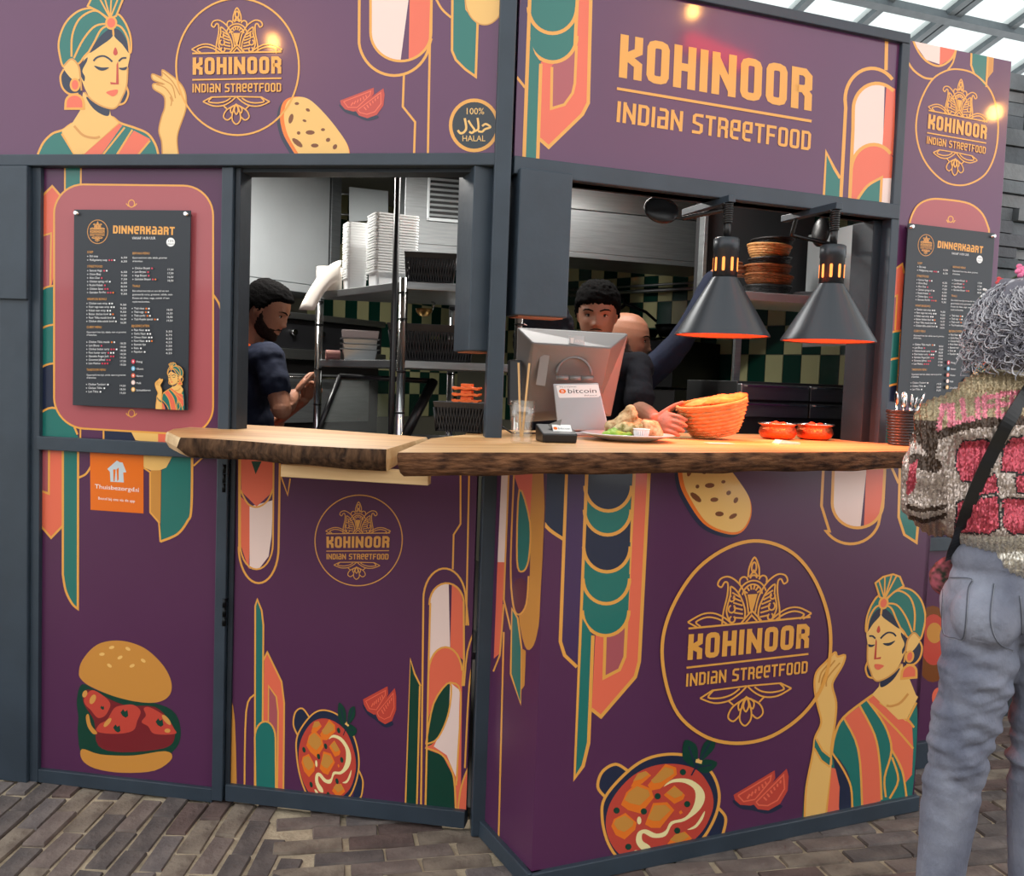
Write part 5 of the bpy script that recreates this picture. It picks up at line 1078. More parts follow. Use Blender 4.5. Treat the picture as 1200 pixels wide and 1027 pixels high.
# ================================================================== kitchen behind the left hatch
PALE = mat('pale_steel', (205, 210, 212), .4, .55, .5, var=.05, vscale=3)
GAL = mat('dull_steel', (150, 153, 154), .42, .9, .5, bump=.03, bscale=20, stretch=(1, 1, 12), var=.1)
o = .45; hu0, hu1, hu2 = Wl.u(276, 300, o), Wl.u(386, 300, o), Wl.u(396, 300, o); hz0 = Wl.z(330, 340, o)
t = thing('wall_cupboard', 'tall pale steel wall cupboard above the range', 'cupboard', Wl.P((hu0+hu2)/2, hz0, .2))
mb = MB(); mb.fbox(Wl, hu0, hu2, hz0, 2.58, -.001, o); mb.build('carcass', GAL, t, .004)
mb = MB(); mb.fbox(Wl, hu0+.02, hu0+.05, hz0+.05, 2.55, o, o+.012); mb.build('door', PALE, t, .003)
mb = MB(); mb.fbox(Wl, hu0+.06, hu1-.02, hz0+.05, 2.55, o, o+.014); mb.build('door', PALE, t, .003)
mb = MB(); mb.fbox(Wl, hu1-.01, hu2, hz0, 2.58, o, o+.02); mb.build('side_stile', GAL, t, .003)
mb = MB(); mb.fbox(Wl, hu0, hu1, hz0, hz0+.045, o, o+.02); mb.build('bottom_rail', PALE, t, .003)
# range along the left back wall
o = .55; ru0, ru1 = Wl.u(276, 380, o), Wl.u(452, 380, o)
t = thing('cooking_range', 'black and steel cooking range behind the cook in navy', 'range', Wl.P((ru0+ru1)/2, .03, .25))
zt = Wl.z(400, 372, o)
mb = MB(); mb.fbox(Wl, ru0, ru1, zt-.035, zt+.0, .02, o); mb.build('worktop', STEEL, t, .003)
mb = MB(); mb.fbox(Wl, ru0, ru1, zt-.2, zt-.037, .04, o-.03); mb.build('control_panel', BLACK, t, .003)
for k in range(5):
    mb = MB(); c = Wl.P(ru0+.2+k*(ru1-ru0-.3)/4, zt-.11, o-.03); mb.tube([c, c+Wl.N*.03], .018, 16); mb.build('knob', CHROME, t)
mb = MB(); mb.fbox(Wl, ru0, ru1, zt-.26, zt-.202, .02, o+.01); mb.build('lower_shelf', STEEL, t, .003)
mb = MB(); mb.fbox(Wl, ru0, ru1, .0245, zt-.262, .04, o-.05); mb.build('oven_body', mat('oven_black', (36, 34, 34), .4, .3), t, .003)
mb = MB(); mb.fbox(Wl, ru0+.1, ru1-.1, zt-.62, zt-.34, o-.05, o-.03); mb.build('oven_door', GAL, t, .003)
mb = MB(); mb.tube([Wl.P(ru0+.14, zt-.36, o+.0), Wl.P(ru1-.14, zt-.36, o+.0)], .01, 8); mb.build('door_handle', CHROME, t)
# hanging board, duct with grille
mb = MB(); mb.hexa([at(409, 260, 5.6), at(455, 258, 5.65), at(455, 258, 5.67), at(409, 260, 5.62), at(409, 219, 5.6), at(455, 224, 5.65), at(455, 224, 5.67), at(409, 219, 5.62)])
t = thing('wall_panel', 'plain pale sheet fixed beside the steel cupboard above the containers', 'panel', at(432, 260, 5.62)); mb.build('sheet', mat('white_sheet', (196, 204, 206), .45), t, .002)
for py in (228, 252): mb = MB(); mb.tube([at(411, py, 5.612), Wl.P(hu2-.004, at(400, py, 5.6).z, .42)], .006, 8); mb.build('bracket', GAL, t)
D = Fr(at(540, 300, 5.2).xy.to_3d(), 14); du = [D.u(x, 250) for x in (474, 500, 545, 640)]
t = thing('air_duct', 'dull steel ventilation duct box with a louvred grille', 'duct', D.P((du[0]+du[3])/2, D.z(500, 305), -.2))
mb = MB(); mb.fbox(D, du[0], du[3], D.z(500, 302), 2.601, -.5, 0); mb.build('duct_box', GAL, t, .003)
mb = MB(); mb.fbox(D, du[0], du[3], D.z(500, 286), D.z(500, 284), 0, .006); mb.build('seam', GAL, t)
gz0, gz1 = D.z(515, 260), D.z(515, 196)
gr = MB(); gr.fbox(D, du[1], du[2], gz0, gz1, 0, .004); g_ = gr.build('grille_back', BLACK, t)
for u0, u1, z0, z1 in ((du[1], du[1]+.014, gz0, gz1), (du[2]-.014, du[2], gz0, gz1), (du[1], du[2], gz0, gz0+.018), (du[1], du[2], gz1-.018, gz1)):
    mb = MB(); mb.fbox(D, u0, u1, z0, z1, .004, .012); mb.build('grille_frame', PALE, t, .001)
k = gz0+.026
while k < gz1-.02:
    mb = MB(); P_ = D.P; mb.hexa([P_(du[1]+.014, k, .014), P_(du[2]-.014, k, .014), P_(du[2]-.014, k, .005), P_(du[1]+.014, k, .005), P_(du[1]+.014, k+.012, .006), P_(du[2]-.014, k+.012, .006), P_(du[2]-.014, k+.014, .005), P_(du[1]+.014, k+.014, .005)]); mb.build('slat', PALE, t); k += .028
# steel shelf unit
zT, zM = 1.755, 1.462
S0, S1, S2, S3 = Vector((-.425, 3.45, 0)), Vector((.02, 3.52, 0)), Vector((-.28, 4.13, 0)), Vector((-.87, 4.06, 0))
t = thing('shelf_unit', 'chrome post steel shelf unit stacked with takeaway tubs', 'shelf', (S0+S2)/2)
for z in (zT, zM, .35):
    mb = MB(); mb.prism([p+Vector((0, 0, z-.03)) for p in (S0, S1, S2, S3)], (0, 0, .03)); mb.build('shelf_board', GAL, t, .003)
cen = (S0+S1+S2+S3)/4
for p in (S0, S1, S2, S3):
    q = p+(cen-p).normalized()*.01; mb = MB(); mb.tube([q+Vector((0, 0, .0245)), q+Vector((0, 0, zT+.012))], .017, 16); po = mb.build('post', CHROME, t)
    for z in (zM-.045, zT-.045, zM-.2, zM+.15): mb = MB(); mb.tube([q+Vector((0, 0, z)), q+Vector((0, 0, z+.006))], .0185, 16); mb.build('collar', BLACK, po)
mb = MB(); c = at(463, 330, 3.36); mb.tube([Vector((c.x, c.y, .0245)), Vector((c.x, c.y, 2.602))], .011, 12); solo('black_pole', mb, BLACK, 'slim black pole rising in front of the shelf unit', 'pole')
# nested takeaway tubs
def tub_mesh(wx, wy, h):
    def rr(a, b, r, z):
        o_ = []
        for cx, cy, s_ in ((a-r, b-r, 0), (-a+r, b-r, 90), (-a+r, -b+r, 180), (a-r, -b+r, 270)):
            for q in (0, 45, 90): o_.append(Vector((cx+r*math.cos(R(s_+q)), cy+r*math.sin(R(s_+q)), z)))
        return o_
    mb = MB(); mb.rings([rr(wx*.86, wy*.86, .012, 0), rr(wx*.9, wy*.9, .012, h-.005), rr(wx, wy, .015, h-.005), rr(wx, wy, .015, h), rr(wx*.896, wy*.896, .012, h), rr(wx*.857, wy*.857, .012, .003)])
    me = bpy.data.meshes.new('takeaway_tub'); me.from_pydata([tuple(p) for p in mb.v], [], mb.f); me.materials.append(mat('tub_white', (236, 237, 236), .45)); fixn(me); return me
def stack(px, Y, wx, wy, h, n, pitch, rz, lb, grp):
    me = tub_mesh(wx, wy, h); c = at(px, 320, Y)
    for k in range(n):
        o_ = bpy.data.objects.new('takeaway_tub', me); col.objects.link(o_); o_.location = (c.x+random.uniform(-.001, .001), c.y, zT+.0005+k*pitch); o_.rotation_euler = (0, 0, R(rz)+random.uniform(-.004, .004)); tag(o_, lb, 'tub', grp)
stack(415.5, 3.92, .046, .055, .05, 22, .0108, 22, 'white takeaway tub in the narrow stack beside the paper roll', 'narrow stack of tubs')
stack(459, 3.77, .092, .07, .062, 22, .0108, 24, 'white takeaway tub in the wide stack behind the black pole', 'wide stack of tubs')
# paper roll with its loose end
c = at(386, 318, 3.98); c.z = zT; t = thing('paper_roll', 'white paper roll with its loose end hanging off the shelf', 'paper roll', c)
mb = MB(); mb.lathe([(.014, .001), (.054, .001), (.054, .1), (.014, .1)], c, 36); mb.build('roll', PAPER, t)
mb = MB(); rings = []
for i in range(13):
    f = i/12; p = at(399.5-49.5*f, 305+8*f+50*f*f, 3.95-.06*f); q = at(400-32*f, 328+6*f+30*f*f, 3.92-.06*f); rings.append([p, p.lerp(q, .33)+Vector((0, -.006, 0)), p.lerp(q, .66)+Vector((0, -.006, 0)), q])
mb.smooth = True; mb.rings(rings, cap=False, closed=False); o_ = mb.build('loose_sheet', PAPER, t); so = o_.modifiers.new('s', 'SOLIDIFY'); so.thickness = .0008
# perforated black baskets
PB = mat('black_basket_plastic', (33, 32, 33), .4, 0, .5)
def pbasket(c, wx, wy, h, rz, lb, n=9, fill=.6):
    c = Vector(c); t = thing('storage_basket', lb, 'basket', c); M = Matrix.Translation(c) @ Matrix.Rotation(R(rz), 4, 'Z')
    mb = MB(); mb.M = M; a, b = wx/2, wy/2; mb.box(-a*.9, a*.9, -b*.9, b*.9, .001, .006); mb.box(-a*.82, a*.82, -b*.82, b*.82, .006, h*fill); mb.build('liner', mat('basket_liner', (14, 14, 15), .8), t)
    mb = MB(); mb.M = M; z0, z1 = 0, h*.8
    def lat(p0, p1, q0, q1, n_):   # slanted lattice between two rails
        p0, p1, q0, q1 = map(Vector, (p0, p1, q0, q1))
        for k in range(n_):
            for s_ in (0, 1):
                f0, f1 = (k/n_, (k+1.5)/n_) if s_ else ((k+1.5)/n_, k/n_)
                if max(f0, f1) > 1.001: continue
                mb.tube([p0.lerp(p1, f0), q0.lerp(q1, f1)], .0028, 4, False)
    B0 = [(-a*.9, -b*.9, z0), (a*.9, -b*.9, z0), (a*.9, b*.9, z0), (-a*.9, b*.9, z0)]; T0_ = [(-a, -b, z1), (a, -b, z1), (a, b, z1), (-a, b, z1)]
    for i in range(4): 
        kk = n if i % 2 == 0 else max(4, int(n*wy/wx)); lat(B0[i], B0[(i+1) % 4], T0_[i], T0_[(i+1) % 4], kk*2)
        mb.tube([B0[i], T0_[i]], .004, 6)
    mb.build('lattice', PB, t)
    mb = MB(); mb.M = M; mb.rings([[(x*1.0, y*1.0, z1) for x, y, z in T0_], [(x*1.05, y*1.06, h) for x, y, z in T0_], [(x*.98, y*.97, h) for x, y, z in T0_], [(x*.95, y*.94, z1) for x, y, z in T0_]], cap=False); mb.build('rim', PB, t, .002)
    return t
c = at(504, 320, 3.555); pbasket((c.x, c.y, zT+.0035), .19, .14, .11, 6, 'small black lattice basket on the upper shelf beside the tubs')
c = at(505, 420, 3.66); pbasket((c.x, c.y, zM+.0035), .33, .2, .14, 6, 'wide black lattice basket on the lower steel shelf', 14)
c = at(543, 500, 2.98); bk = (c.x, c.y, ZC+.0035); pbasket(bk, .168, .11, .095, -12, 'black perforated basket on the counter beside the corner post', 8, fill=.98)
# orange charger holders on top of the basket
OR = mat('orange_plastic', (232, 104, 40), .4, 0, .5)
for k in range(3):
    c0 = Vector(bk)+Vector((.008, .0, .0925+k*.0203)); mb = MB(); M = Matrix.Translation(c0) @ Matrix.Rotation(R(-8), 4, 'Z'); mb.M = M
    pr = [(-.045, .004), (-.036, .0), (-.02, .003), (0, .0), (.02, .003), (.036, 0), (.045, .005), (.045, .011), (.03, .008), (.015, .011), (0, .008), (-.015, .011), (-.03, .008), (-.045, .011)]
    mb.prism([(x, -.025, z) for x, z in pr], (0, .05, 0)); mb.box(-.018, .018, -.015, .02, .009, .0205)
    solo('orange_cradle', mb, OR, 'wavy orange plastic cradle, %s of the three on the black basket' % ('lowest', 'middle', 'topmost')[k], 'holder', None, 'orange cradles', .001)
# steel pans, cardboard tube
c = at(418, 416, 3.93)
for k in range(3):
    cc = Vector((c.x+.012, c.y, zM+.0005+k*.022)); mb = MB(); mb.M = Matrix.Translation(cc) @ Matrix.Rotation(R(12), 4, 'Z'); a, b, h = .075, .05, .045
    mb.rings([[(-a*.85, -b*.85, 0), (a*.85, -b*.85, 0), (a*.85, b*.85, 0), (-a*.85, b*.85, 0)], [(-a*.96, -b*.96, h), (a*.96, -b*.96, h), (a*.96, b*.96, h), (-a*.96, b*.96, h)], [(-a*1.1, -b*1.1, h), (a*1.1, -b*1.1, h), (a*1.1, b*1.1, h), (-a*1.1, b*1.1, h)], [(-a*1.1, -b*1.1, h+.003), (a*1.1, -b*1.1, h+.003), (a*1.1, b*1.1, h+.003), (-a*1.1, b*1.1, h+.003)], [(-a*.93, -b*.93, h+.003), (a*.93, -b*.93, h+.003), (a*.93, b*.93, h+.003), (-a*.93, b*.93, h+.003)], [(-a*.83, -b*.83, .004), (a*.83, -b*.83, .004), (a*.83, b*.83, .004), (-a*.83, b*.83, .004)]])
    solo('steel_pan', mb, STEEL, 'rectangular steel pan, %s of the nested stack on the shelf' % ('lowest', 'middle', 'topmost')[k], 'pan', None, 'nested steel pans', .002)
mb = MB(); cc = Vector((c.x+.012, c.y+.0, zM+.0922)); mb.M = Matrix.Translation(cc) @ Matrix.Rotation(R(12), 4, 'Z'); mb.rings([[(-.073, -.0495, 0), (.073, -.0495, 0), (.073, .0495, 0), (-.073, .0495, 0)], [(-.078, -.053, .034), (.078, -.053, .034), (.078, .053, .034), (-.078, .053, .034)]]); solo('plastic_tray', mb, mat('pinkish_plastic', (196, 182, 178), .5), 'pinkish plastic tray on the nested steel pans', 'tray', None, None, .004)
mb = MB(); c2 = at(390, 412, 3.99); c2.z = zM+.0208; d = Vector((.055, .02, 0)); a_ = d.normalized().cross(Vector((0, 0, 1))); rings = []
for f, r in ((0, .012), (0, .021), (1, .021), (1, .012)): rings.append([c2+d*(f-.5)+a_*(r*math.cos(2*math.pi*k/20))+Vector((0, 0, r*math.sin(2*math.pi*k/20))) for k in range(20)])
mb.rings(rings+[rings[0]], cap=False); solo('cardboard_tube', mb, mat('cardboard_mauve', (160, 116, 100), .8, c2=(150, 96, 100), vscale=20), 'short cardboard tube lying next to the steel pans', 'tube')
# hanging ladle
c = at(497, 363, 3.95); t = thing('ladle', 'brass coloured ladle hanging under the upper shelf', 'ladle', c)
mb = MB(); mb.lathe([(.001, -.03), (.02, -.026), (.034, -.01), (.037, .004), (.035, .004), (.032, -.009), (.018, -.023), (.001, -.027)], c, 24); mb.build('bowl', mat('brass', (190, 150, 90), .3, 1), t)
mb = MB(); mb.tube([c+Vector((.035, 0, 0)), c+Vector((.045, 0, .03)), c+Vector((.03, .01, zT-.03-c.z))], .004, 8); mb.build('handle', CHROME, t)
GG = bpy.data.materials.new('guard_glass'); GG.use_nodes = True; nt = GG.node_tree; nt.nodes.clear(); o1, m1, g1, g2, fz = [nt.nodes.new(n) for n in ('ShaderNodeOutputMaterial', 'ShaderNodeMixShader', 'ShaderNodeBsdfTransparent', 'ShaderNodeBsdfGlossy', 'ShaderNodeFresnel')]
g1.inputs[0].default_value = (.86, .9, .88, 1); g2.inputs['Roughness'].default_value = .4; fz.inputs[0].default_value = 1.45
m1.inputs[0].default_value = .02
for a_, b_ in ((g1.outputs[0], m1.inputs[1]), (g2.outputs[0], m1.inputs[2]), (m1.outputs[0], o1.inputs[0])): nt.links.new(a_, b_)
# inclined glass guard standing behind the counter
q = [at(372, 500, 3.56), at(398, 441, 3.74), at(508, 447, 3.72), at(474, 507, 3.54)]
for p in (q[0], q[3]): p.z = ZC-.06
t = thing('glass_guard', 'inclined glass guard in a black frame below the shelf unit', 'guard', q[0])
for a, b, r in ((0, 1, .011), (1, 2, .011), (2, 3, .02)): mb = MB(); mb.tube([q[a], q[b]], r, 8); mb.build('frame_bar', BLACK, t)
mb = MB(); mb.prism(q, Vector((0, .006, 0))); mb.build('pane', GG, t)
t = thing('work_table', 'steel work table under the glass guard', 'table', (-.6, 3.7, FL0 := .0245)); tq = [Vector(p) for p in ((-.92, 3.5, 0), (-.2, 3.5, 0), (-.2, 3.92, 0), (-.86, 3.92, 0))]
mb = MB(); mb.prism([p+Vector((0, 0, ZC-.1)) for p in tq], (0, 0, .03)); mb.build('table_top', mat('dull_table_steel', (132, 133, 132), .62, .3), t, .003)
for k, p in enumerate(tq): c = p.lerp(Vector((-.55, 3.7, 0)), .1); mb = MB(); mb.tube([c+Vector((0, 0, .349 if k in (1, 2) else FL0)), c+Vector((0, 0, ZC-.1))], .016, 10); mb.build('leg', CHROME, t)
# ================================================================== kitchen behind the right hatch
H = Fr(B.P(0, 0, -1.5), 18); hx = [H.u(x, 290) for x in (630, 872)]; hz0, hz1 = H.z(740, 301), H.z(740, 252)
t = thing('extractor_hood', 'brushed steel extractor hood above the tiled wall', 'hood', H.P((hx[0]+hx[1])/2, hz0, -.3))
mb = MB(); P_ = H.P; mb.fbox(H, hx[0], hx[1], hz0, hz1, -.6, 0); mb.build('hood_skirt', GAL, t, .003)
mb = MB(); mb.hexa([P_(hx[0], hz1+.003, -.002), P_(hx[1], hz1+.003, -.002), P_(hx[1], hz1+.003, -.6), P_(hx[0], hz1+.003, -.6), P_(hx[0], 2.601, -.1), P_(hx[1], 2.601, -.1), P_(hx[1], 2.601, -.6), P_(hx[0], 2.601, -.6)]); mb.build('hood_canopy', STEEL, t, .003)
mb = MB(); mb.fbox(H, hx[0], hx[1], hz0-.025, hz0, -.03, -.002); mb.build('drip_lip', GAL, t, .002)
# rail on the tiled wall with pans
ra, rb = Wr.px(668, 346, .07), Wr.px(850, 327, .07); t = thing('wall_rail', 'long steel rail fixed across the checked tiles', 'rail', ra); rb.z = ra.z
mb = MB(); mb.tube([ra, rb], .012, 10); mb.build('rail_bar', GAL, t); mb = MB(); mb.tube([ra+Vector((0, 0, .035)), rb+Vector((0, 0, .035))], .008, 10); mb.build('rail_bar', GAL, t)
for f in (.05, .5, .95): p = ra.lerp(rb, f); mb = MB(); mb.tube([p, p-Wr.N*.07], .006, 8); mb.build('bracket', GAL, t)
PAN = mat('black_iron', (24, 24, 25), .4, .6)
so_ = Fr(Wr.P(0, 0, .5), -45)
a, b = so_.u(660, 392), so_.u(790, 392); zs = so_.z(780, 392)
t = thing('hob', 'black gas hob in front of the checked tiles', 'hob', so_.P((a+b)/2, .03, -.2))
mb = MB(); mb.fbox(so_, a, b, zs-.3, zs-.03, -.48, 0); mb.build('hob_body', PAN, t, .004); mb = MB(); mb.fbox(so_, a, b, .0245, zs-.31, -.45, -.03); mb.build('oven_body', MATS['oven_black'], t, .004)
for k in range(4):
    c = so_.P(a+(k+.5)*(b-a)/4, zs-.03, -.22); mb = MB()
    for s_ in range(6): an = R(60*s_); mb.tube([c+Vector((.02*math.cos(an), .02*math.sin(an), .02)), c+Vector((.09*math.cos(an), .09*math.sin(an), .024))], .006, 5)
    mb.build('burner_grate', PAN, t)
def pan(c, r, h, hd, lb, tilt=None):
    c = Vector(c); t = thing('frying_pan', lb, 'pan', c); mb = MB(); T_ = Matrix.Translation(c) @ (tilt.to_4x4() if tilt else Matrix.Identity(4)); mb.M = T_
    mb.lathe([(.001, 0), (r*.75, 0), (r, h), (r*.97, h), (r*.73, .005), (.001, .005)], (0, 0, 0), 32); mb.build('pan_body', PAN, t)
    mb = MB(); mb.M = T_; d = Vector(hd).normalized(); mb.tube([d*r*.95+Vector((0, 0, h*.8)), d*(r+.06)+Vector((0, 0, h+.02)), d*(r+.19)+Vector((0, 0, h+.03))], [.008, .009, .011], 8); mb.build('pan_handle', PAN, t)
p = so_.P(a+.2*(b-a), zs+.0, -.22); pan(p, .13, .05, (-.3, -1, 0), 'deep black pan on the hob beside the reaching cook')
p = so_.P(a+.52*(b-a), zs+.0, -.22); pan(p, .12, .045, (-.9, .3, .4), 'shallow black pan in the middle of the hob')
p = so_.P(a+.8*(b-a), zs+.0, -.24); pan(p, .12, .07, (-1, .1, .3), 'black pan on the hob behind the lamp')
p = ra.lerp(rb, .31)-Vector((0, 0, .062)); mb = MB(); mb.tube([p+Vector((.075*math.cos(2*math.pi*k/20), -.075*math.cos(2*math.pi*k/20)*.5, .05*math.sin(2*math.pi*k/20))) for k in range(21)], .012, 8, False); solo('sieve_ring', mb, PAN, 'black sieve ring hanging from the tile rail', 'sieve')
# shelf of baskets and plates at the right
HS = Fr(B.P(0, 0, -.75), 17); a, b = HS.u(868, 350), HS.u(1012, 350); zs = HS.z(940, 346)
t = thing('basket_shelf', 'steel wall shelf carrying bread baskets and plates', 'shelf', HS.P((a+b)/2, zs-.05, -.15))
mb = MB(); mb.fbox(HS, a, b, zs-.035, zs, -.38, 0); mb.build('shelf_board', PALE, t, .002)
mb = MB(); mb.fbox(HS, a, b, zs-.03, 2.5, -.42, -.39); mb.build('back_panel', DARK, t); mb = MB(); mb.fbox(HS, a+.0, a+.018, zs, 2.5, -.39, -.34); mb.build('side_upright', GAL, t, .002)
mb = MB(); mb.fbox(HS, HS.u(1002, 300), HS.u(1002, 300)+.01, zs-.2, HS.z(1000, 262), -.35, .0); mb.build('edge_strip', PALE, t, .001)
c = HS.P(HS.u(900, 340, -.15), zs, -.15); z = .001; BSK = c.copy(); BSW = HS.P(a-.046, zs+.075, -.14)
for k, (M, h, r, lb) in enumerate(((WICKB, .042, .1, 'black woven basket lowest in the shelf stack'), (WICKD, .05, .11, 'brown woven basket second from the shelf'), (WICKD, .05, .112, 'brown woven basket in the middle of the stack'), (WICKB, .04, .11, 'black woven basket below the tan one'), (WICK, .06, .115, 'tan wicker basket near the top of the stack'), (WICKB, .035, .108, 'black woven basket topping the shelf stack'))):
    cc = c+Vector((random.uniform(-.008, .008), 0, z)); t = thing('bread_basket', lb, 'basket', cc, 'stacked baskets on the shelf')
    q = r_(random.uniform(-4, 4)*(k > 0), random.uniform(-6, 3)*(k > 0), 20*k); weave(cc, [(r*.72, 0), (r*.92, h*.5), (r, h)], 6, 22, M, 'basket_wall', t, sy=.8, rot=q, amp=.003)
    mb = MB(); mb.M = Matrix.Translation(cc) @ q.to_4x4(); mb.tube([(r*math.cos(2*math.pi*k_/28), .8*r*math.sin(2*math.pi*k_/28), h) for k_ in range(29)], .0055, 7, False); mb.build('basket_rim', M, t); z += h*.86
c = HS.P(HS.u(1002, 300)-.097, zs, -.14)
for k in range(3):
    mb = MB(); cc = c+Vector((.0, 0, .0005+k*.007)); mb.lathe([(.001, 0), (.046, 0), (.09, .012), (.09, .014), (.046, .003), (.001, .003)], cc, 36); solo('shelf_plate', mb, PORC, 'white plate, %s of the three on the basket shelf' % ('lowest', 'middle', 'topmost')[k], 'plate', cc, 'plates on the basket shelf')
# counter back: drawers, tub, perforated upright
G = Fr(B.P(0, 0, -.62), 20); a, b = G.u(866, 470), G.u(1000, 470)
t = thing('drawer_unit', 'low steel drawer block behind the copper bowls', 'drawers', G.P((a+b)/2, .03, -.2))
mb = MB(); mb.fbox(G, a, b, .0245, G.z(930, 449), -.42, -.02); mb.build('drawer_body', mat('dark_steel', (92, 92, 92), .35, .9), t, .003)  # darker steel tone than the drawer fronts
for y0, y1 in ((470, 452), (490, 473)):
    m_ = (a+b)/2+.05
    for u0, u1 in ((a, m_), (m_+.005, b)): mb = MB(); mb.fbox(G, u0, u1-.003, G.z(930, y0), G.z(930, y1), -.02, .012); dr = mb.build('drawer', STEEL, t, .003); mb = MB(); mb.fbox(G, u0+.02, u1-.02, G.z(930, y1)-.012, G.z(930, y1)-.004, .012, .026); mb.build('pull', CHROME, dr, .001)
tz = ZC-.04; mb = MB(); mb.fbox(G, a-.2, a-.002, .0245, tz+.0005, -.2, -.02); mb.build('side_bench', mat('dark_steel', (92, 92, 92), .35, .9), t, .003)
c = G.P(a-.105, tz, -.11); mb = MB(); mb.M = Matrix.Translation(c) @ Matrix.Rotation(R(20), 4, 'Z'); mb.rings([[(-.07, -.05, 0), (.07, -.05, 0), (.07, .05, 0), (-.07, .05, 0)], [(-.085, -.06, .12), (.085, -.06, .12), (.085, .06, .12), (-.085, .06, .12)]]); t = thing('plastic_tub', 'cloudy plastic tub behind the bread basket', 'tub', c); mb.build('tub_body', mat('cloudy_plastic', (186, 184, 176), .35, trans=.5), t, .006); mb = MB(); mb.M = Matrix.Translation(c) @ Matrix.Rotation(R(20), 4, 'Z'); mb.box(-.09, .09, -.065, .065, .118, .128); mb.build('tub_lid', mat('tub_lid', (170, 168, 160), .4), t, .003)
mb = MB(); mb.fbox(HS, a2 := HS.u(868, 350)+.022, a2+.028, G.z(930, 449)-.001, zs-.034, -.08, -.06); solo('steel_upright', mb, GAL, 'narrow steel upright standing between drawers and tub', 'upright')
# unseen kitchen ceiling lights; the till-side one is added to light the cooks
for (x, y, rz, e, lb) in ((-1.0, 4.15, 55, 36, 'ceiling strip light above the cook in navy'), (.25, 3.75, 20, 18, 'unseen strip light added over the till side of the kitchen')):
    c = Vector((x, y, 2.56)); t = thing('strip_light', lb, 'light', c); mb = MB(); mb.M = Matrix.Translation(c) @ Matrix.Rotation(R(rz), 4, 'Z'); mb.box(-.5, .5, -.05, .05, .0, .04); mb.build('housing', WHITE, t, .004)
    mb = MB(); mb.M = Matrix.Translation(c) @ Matrix.Rotation(R(rz), 4, 'Z'); mb.box(-.48, .48, -.035, .035, -.012, -.001); mb.build('diffuser', mat('strip_diffuser', (255, 252, 244), .5, emit=3), t)
    l = bpy.data.lights.new('strip_light_lamp', 'AREA'); l.shape = 'RECTANGLE'; l.size = .96; l.size_y = .07; l.energy = e; l.color = (1, .97, .92); lo = bpy.data.objects.new('strip_light_lamp', l); col.objects.link(lo); lo.parent = t; lo.location = (0, 0, -.02); lo.rotation_euler = (0, 0, R(rz))
# ================================================================== people
def rotm(yaw, pitch=0, roll=0): return Matrix.Rotation(R(yaw), 3, 'Z') @ Matrix.Rotation(R(pitch), 3, 'X') @ Matrix.Rotation(R(roll), 3, 'Y')
def skin(n, c): return mat('skin_'+n, c, .5, 0, .45, bump=.1, bscale=120, var=.08, vscale=12)
HZ = [.119, .114, .102, .08, .05, .02, 0, -.02, -.045, -.07, -.09, -.105, -.114, -.118]
HW = [.012, .036, .053, .068, .0755, .0765, .075, .0725, .068, .0605, .050, .037, .022, .008]
HF = [.01, .034, .056, .078, .0905, .0945, .0925, .0915, .0915, .0905, .089, .086, .078, .066]
HB_ = [.02, .054, .076, .096, .106, .104, .098, .088, .068, .042, .016, -.006, -.022, -.04]
FEAT = [(0, .010, .005, .009, .014), (0, -.010, .012, .0095, .014), (0, -.029, .019, .0115, .010), (.013, -.034, .007, .007, .007), (-.013, -.034, .007, .007, .007), (.031, .004, -.009, .016, .011), (-.031, .004, -.009, .016, .011),
        (.03, .024, .004, .024, .008), (-.03, .024, .004, .024, .008), (.046, -.024, .004, .017, .016), (-.046, -.024, .004, .017, .016), (0, -.0595, .006, .018, .005), (0, -.073, .0065, .016, .006), (0, -.0662, -.004, .024, .002), (0, -.085, -.004, .018, .006), (0, -.103, .005, .016, .010)]
def head_rings(grow=None, n=56, m=52):
    rs = []
    for j in range(m+1):
        t_ = j/m; z = .119-(.237)*(1-math.cos(math.pi*t_))/2; z = max(min(z, .119), -.118)
        i = np.interp(-z, [-v for v in HZ], range(len(HZ))); f_ = lambda T_: float(np.interp(i, range(len(HZ)), T_))
        w_, fr_, bk = f_(HW), f_(HF), f_(HB_); ym = (bk-fr_)/2*.35; ring = []
        for k in range(n):
            a = 2*math.pi*k/n; cx, sy = math.cos(a), math.sin(a)
            x = w_*math.copysign(abs(cx)**.92, cx); y = ym+((bk-ym) if sy > 0 else (fr_+ym))*math.copysign(abs(sy)**.92, sy)
            if sy < 0:
                for fx, fz, am, sx, sz in FEAT: y -= am*math.exp(-((x-fx)/sx)**2-((z-fz)/sz)**2)
            ring.append(Vector((x, y, z)))
        rs.append(ring)
    return rs
def head_geo(c, M): return [[c+M @ p for p in r] for r in head_rings()]
def ears(c, M): return [(c+M @ Vector((s_*.077, .012, -.008)), (.007, .017, .029), M @ rotm(0, 8, s_*12)) for s_ in (-1, 1)]
